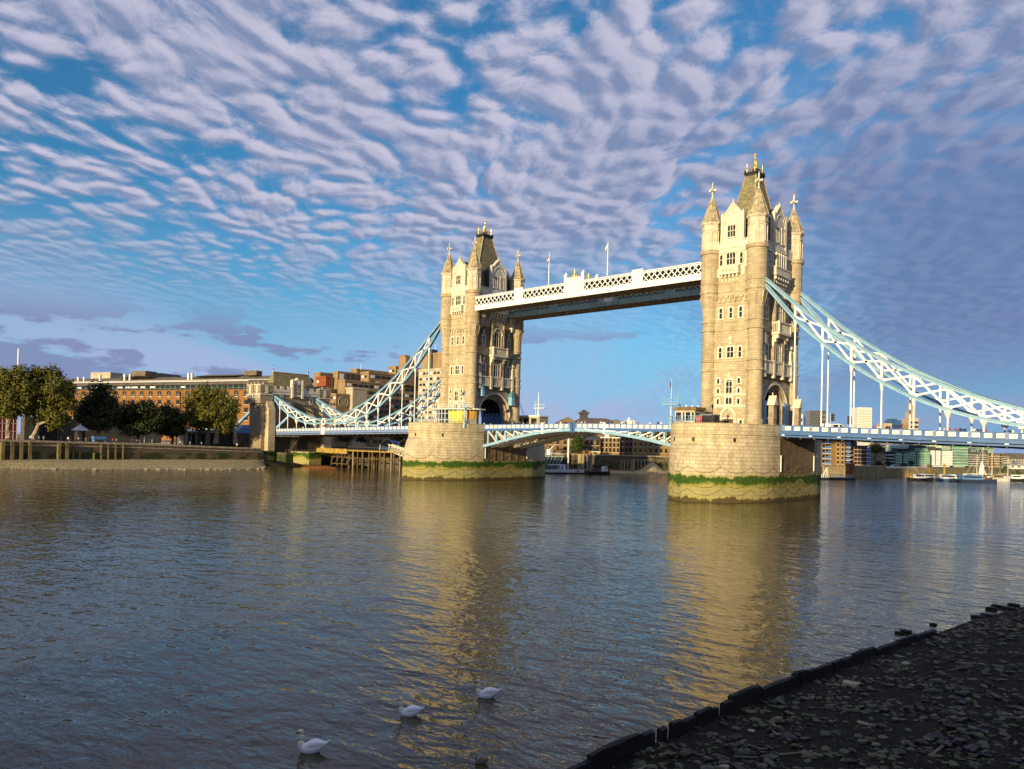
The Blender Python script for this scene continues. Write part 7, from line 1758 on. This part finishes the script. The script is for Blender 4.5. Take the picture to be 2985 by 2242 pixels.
# stones
def stone(rnd, sx, sy, sz, seg=7):
    bm = bmesh.new(); bmesh.ops.create_icosphere(bm, subdivisions=2, radius=1)
    o = Vector((rnd.uniform(0, 50), rnd.uniform(0, 50), rnd.uniform(0, 50)))
    for v in bm.verts:
        k = 1+.45*mnoise.noise(v.co*1.1+o); c = v.co*k
        c = Vector((max(-.8, min(.85, c.x)), max(-.75, min(.8, c.y)), max(-.55, min(.62, c.z)))); v.co = Vector((c.x*sx, c.y*sy, c.z*sz))
    vs = [v.co.copy() for v in bm.verts]; fs = [[q.index for q in f.verts] for f in bm.faces]; bm.free(); return vs, fs
rs = random.Random(21); protos = [stone(rs, 1, rs.uniform(.6, .95), rs.uniform(.3, .6)) for _ in range(10)]
m = MB(); cnt = 0
while cnt < 9000:
    y = -141+ (rs.random()**1.35)*66; x = ex(y)+.2+rs.random()**.9*11
    if x > lerp(WX, y)-.3: continue
    if mnoise.noise(Vector((x*.55, y*.55, 7)))+.6*mnoise.noise(Vector((x*1.7, y*1.7, 2)))+rs.uniform(-.35, .35) < -.12: continue
    s = .04+.15*rs.random()**3.0; vs, fs = rs.choice(protos); rot = Matrix.Rotation(rs.uniform(0, 6.28), 3, 'Z') @ Matrix.Rotation(rs.uniform(-.4, .4), 3, 'X'); p_ = Vector((x, y, ground_z(x, y)+s*.1)); m.add([rot @ (v*s*1.25)+p_ for v in vs], fs); cnt += 1
tag(m.build('shingle', 'river_stone'), 'dark wet shingle and broken brick strewn over the near foreshore', kind='stuff')
m = MB(); bt = []
for k in range(46):
    y = -140+rs.random()**1.3*36; x = ex(y)+.5+rs.random()*9; a = rs.uniform(0, 3.14); L = rs.uniform(.25, .95); z = ground_z(x, y)+.05; m.bar((x, y, z), (x+L*math.cos(a), y+L*math.sin(a), ground_z(x+L*math.cos(a), y+L*math.sin(a))+.06), rs.uniform(.03, .10), .035)
tag(m.build('driftwood', 'bark'), 'scattered sticks and splinters of driftwood on the near foreshore', kind='stuff')
stone_spots = [(2480, 1995, .55, 'long pale squared block leaning against the black timbers'), (2150, 2150, .30, 'flat pale stone behind the second run of timbers'), (2290, 2148, .28, 'angular yellowish stone left of centre on the near foreshore'), (2640, 1935, .30, 'rounded pale stone close under the far timbers'),
               (2690, 2000, .35, 'flat grey stone in the middle of the near foreshore'), (2300, 2080, .34, 'broad thin slab lying in the middle of the near foreshore'), (2520, 2110, .36, 'long brownish slab on the near foreshore'), (2330, 2130, .22, 'small pale wedge of stone near the slab'), (2660, 2075, .24, 'flat light stone in the right part of the near foreshore'),
               (2190, 2130, .2, 'small upright stone beside the flat pale one'), (2480, 2220, .3, 'wide pale stone at the bottom edge of the near foreshore'), (2780, 2230, .34, 'long flat slab at the bottom right of the near foreshore'), (2110, 2236, .24, 'round pale stone at the bottom edge left of the wide one'), (2940, 1960, .3, 'greyish stone against the right edge'), (2850, 2060, .22, 'pale chip of stone in shadow near the right edge'), (2555, 2170, .22, 'yellow green stone at the bottom centre of the foreshore'),
               (2400, 2095, .2, 'small greyish stone in a gap of the shingle'), (2720, 1900, .26, 'flat stone near the top of the foreshore')]
for i, (px, py, s, lab) in enumerate(stone_spots):
    p_ = onz(px, py, -15.0)
    for _ in range(6): p_ = onz(px, py, ground_z(p_.x, p_.y)+.05)
    vs, fs = stone(rs, 1, rs.uniform(.55, .8), rs.uniform(.25, .5)); m = MB(); rot = Matrix.Rotation(rs.uniform(0, 6.28), 3, 'Z') @ Matrix.Rotation(rs.uniform(-.3, .3), 3, 'X'); m.add([rot @ (v*s*.72)+p_ for v in vs], fs)
    tag(m.build('foreshore_stone', 'river_stone' if i % 3 else 'weathered_stone'), lab, 'stone', 'larger stones on the near foreshore')
gs = [(2890, 1775), (2905, 1768), (2925, 1770), (2940, 1775), (2850, 1800), (2860, 1812), (2830, 1838), (2875, 1795), (2955, 1765), (2620, 1845), (2640, 1842), (2720, 1820)]
for i, (px, py) in enumerate(gs):
    p_ = onz(px, py, WATER+.05); vs, fs = stone(rs, 1, .7, .5); s = rs.uniform(.25, .5); m = MB(); m.add([v*s+p_ for v in vs], fs); tag(m.build('shore_rock', 'timber_wet'), '%s dark rock from the left at the water edge beyond the timbers' % ORD[i], 'rock', 'dark rocks at the water edge')

# ------------------------------------------------------------------ swans and cygnet
def remesh(mb, name, vox, mats_, pick, smooth_it=6):
    o = mb.build(name, mats_[0], None); r = o.modifiers.new('r', 'REMESH'); r.mode = 'VOXEL'; r.voxel_size = vox; s = o.modifiers.new('s', 'SMOOTH'); s.iterations = smooth_it; s.factor = .5
    me = bpy.data.meshes.new_from_object(o.evaluated_get(bpy.context.evaluated_depsgraph_get())); bpy.data.objects.remove(o)
    me.materials.clear()
    for q in mats_: me.materials.append(MATS[q])
    for p_ in me.polygons: p_.material_index = pick(p_.center); p_.use_smooth = True
    return me
def bird(headup, tail):
    m = MB()                        # faces -x; length about 1 m, water line at z = 0
    prof = [(-.34, .02, .03, .12), (-.30, .10, .12, .12), (-.18, .17, .18, .13), (0, .205, .215, .14), (.16, .19, .21, .16), (.30, .145, .16, .20), (.42, .10, .10, .26), (.55, .055, .045, .34), (.64, .025, .02, .41)]
    m.loft([[(x, ry*math.cos(R(30*k)), cz_+rz_*math.sin(R(30*k))) for k in range(12)] for x, ry, rz_, cz_ in prof])
    for s in (-1, 1):                # folded wings, raised a little over the back
        m.loft([[(x, s*(yy+ry*math.cos(R(45*k))), cz_+rz_*math.sin(R(45*k))) for k in range(8)] for x, yy, ry, rz_, cz_ in ((-.14, .12, .03, .05, .24), (.0, .13, .07, .11, .28), (.18, .11, .075, .12, .30), (.34, .07, .06, .085, .31), (.50, .03, .03, .03, .32))])
    m.tube([(-.22, 0, .16), (-.30, 0, .22), (-.335, 0, .33), (-.33, 0, .45), (-.305, 0, .56), (-.31, 0, .63), (-.345, 0, .665)], [.14, .12, .095, .080, .073, .074, .078], 10)
    m.loft([[(x, ry*math.cos(R(45*k)), cz_+rz_*math.sin(R(45*k))) for k in range(8)] for x, ry, rz_, cz_ in ((-.25, .04, .04, .672), (-.29, .074, .078, .68), (-.36, .078, .08, .68), (-.43, .054, .058, .655), (-.46, .036, .036, .638))])
    return m
def bill():
    m = MB(); m.loft([[(x, ry*math.cos(R(60*k)), cz_+rz_*math.sin(R(60*k))) for k in range(6)] for x, ry, rz_, cz_ in ((-.42, .036, .042, .643), (-.48, .032, .028, .612), (-.54, .028, .018, .578), (-.56, .014, .010, .568))]); return m
def black_mask():
    m = MB()
    for s in (-1, 1): m.loft([[(x, s*(yy), z+r_*q) for q in (-1, 1)]+[(x, s*(yy+.012), z+r_*q) for q in (1, -1)] for x, yy, z, r_ in ((-.36, .074, .68, .012), (-.40, .066, .67, .018), (-.45, .044, .650, .024))])
    m.lathe(-.44, 0, [(.655, .03), (.685, .024), (.70, .006)], 6); return m
sw_me = remesh(bird(1, 1), 'swan', .014, ['swan_white', 'swan_cream'], lambda c: 1 if c.x < -.24 and c.z > .22 else 0, 1)
bm_ = bill().build('bill', 'bill_orange'); mk_ = black_mask().build('face_mask', 'iron_black')
first = True
for px, py, rz, sc, lab in ((905, 2192, -.75, 1.0, 'white swan nearest the viewer, lowest of the three on the water'), (1192, 2086, -.7, .92, 'white swan in the middle of the line of three'), (1417, 2033, -.72, .98, 'white swan farthest out, in the golden reflection')):
    p_ = onz(px, py, WATER); o = bpy.data.objects.new('swan', sw_me); COL.objects.link(o); o.location = (p_.x, p_.y, WATER-.015); o.rotation_euler = (0, 0, -rz); o.scale = (sc,)*3; tag(o, lab, 'swan', 'swans on the river')
    for q in (bm_, mk_):
        if first: q.parent = o
        else: twin(q, (0, 0, 0), o)
    first = False
m = MB()
m.loft([[(x, ry*math.cos(R(36*k)), cz_+rz_*math.sin(R(36*k))) for k in range(10)] for x, ry, rz_, cz_ in ((-.16, .02, .03, .06), (-.12, .07, .08, .06), (0, .10, .11, .07), (.12, .07, .08, .09), (.21, .02, .02, .13))])
m.tube([(-.11, 0, .08), (-.14, 0, .16), (-.135, 0, .24), (-.145, 0, .28)], [.05, .032, .028, .034], 8); m.loft([[(x, r_*math.cos(R(60*k)), .285+r_*math.sin(R(60*k))) for k in range(6)] for x, r_ in ((-.11, .02), (-.14, .04), (-.18, .03), (-.19, .01))])
dk = remesh(m, 'duck', .012, ['plumage_brown', 'cloth_grey'], lambda c: 1 if c.z > .19 else 0, 4)
p_ = onz(1402, 2226, WATER); o = bpy.data.objects.new('duck', dk); COL.objects.link(o); o.location = (p_.x, p_.y, WATER-.01); o.rotation_euler = (0, 0, .7); o.scale = (1.15,)*3; tag(o, 'small mottled brown duck at the bottom edge of the water', 'duck')
m = MB(); m.loft([[(x, ry*math.cos(R(60*k)), .275+rz_*math.sin(R(60*k))) for k in range(6)] for x, ry, rz_ in ((-.175, .014, .014), (-.225, .016, .006), (-.235, .006, .003))]); b_ = m.build('bill', 'iron_black', o, world=False)
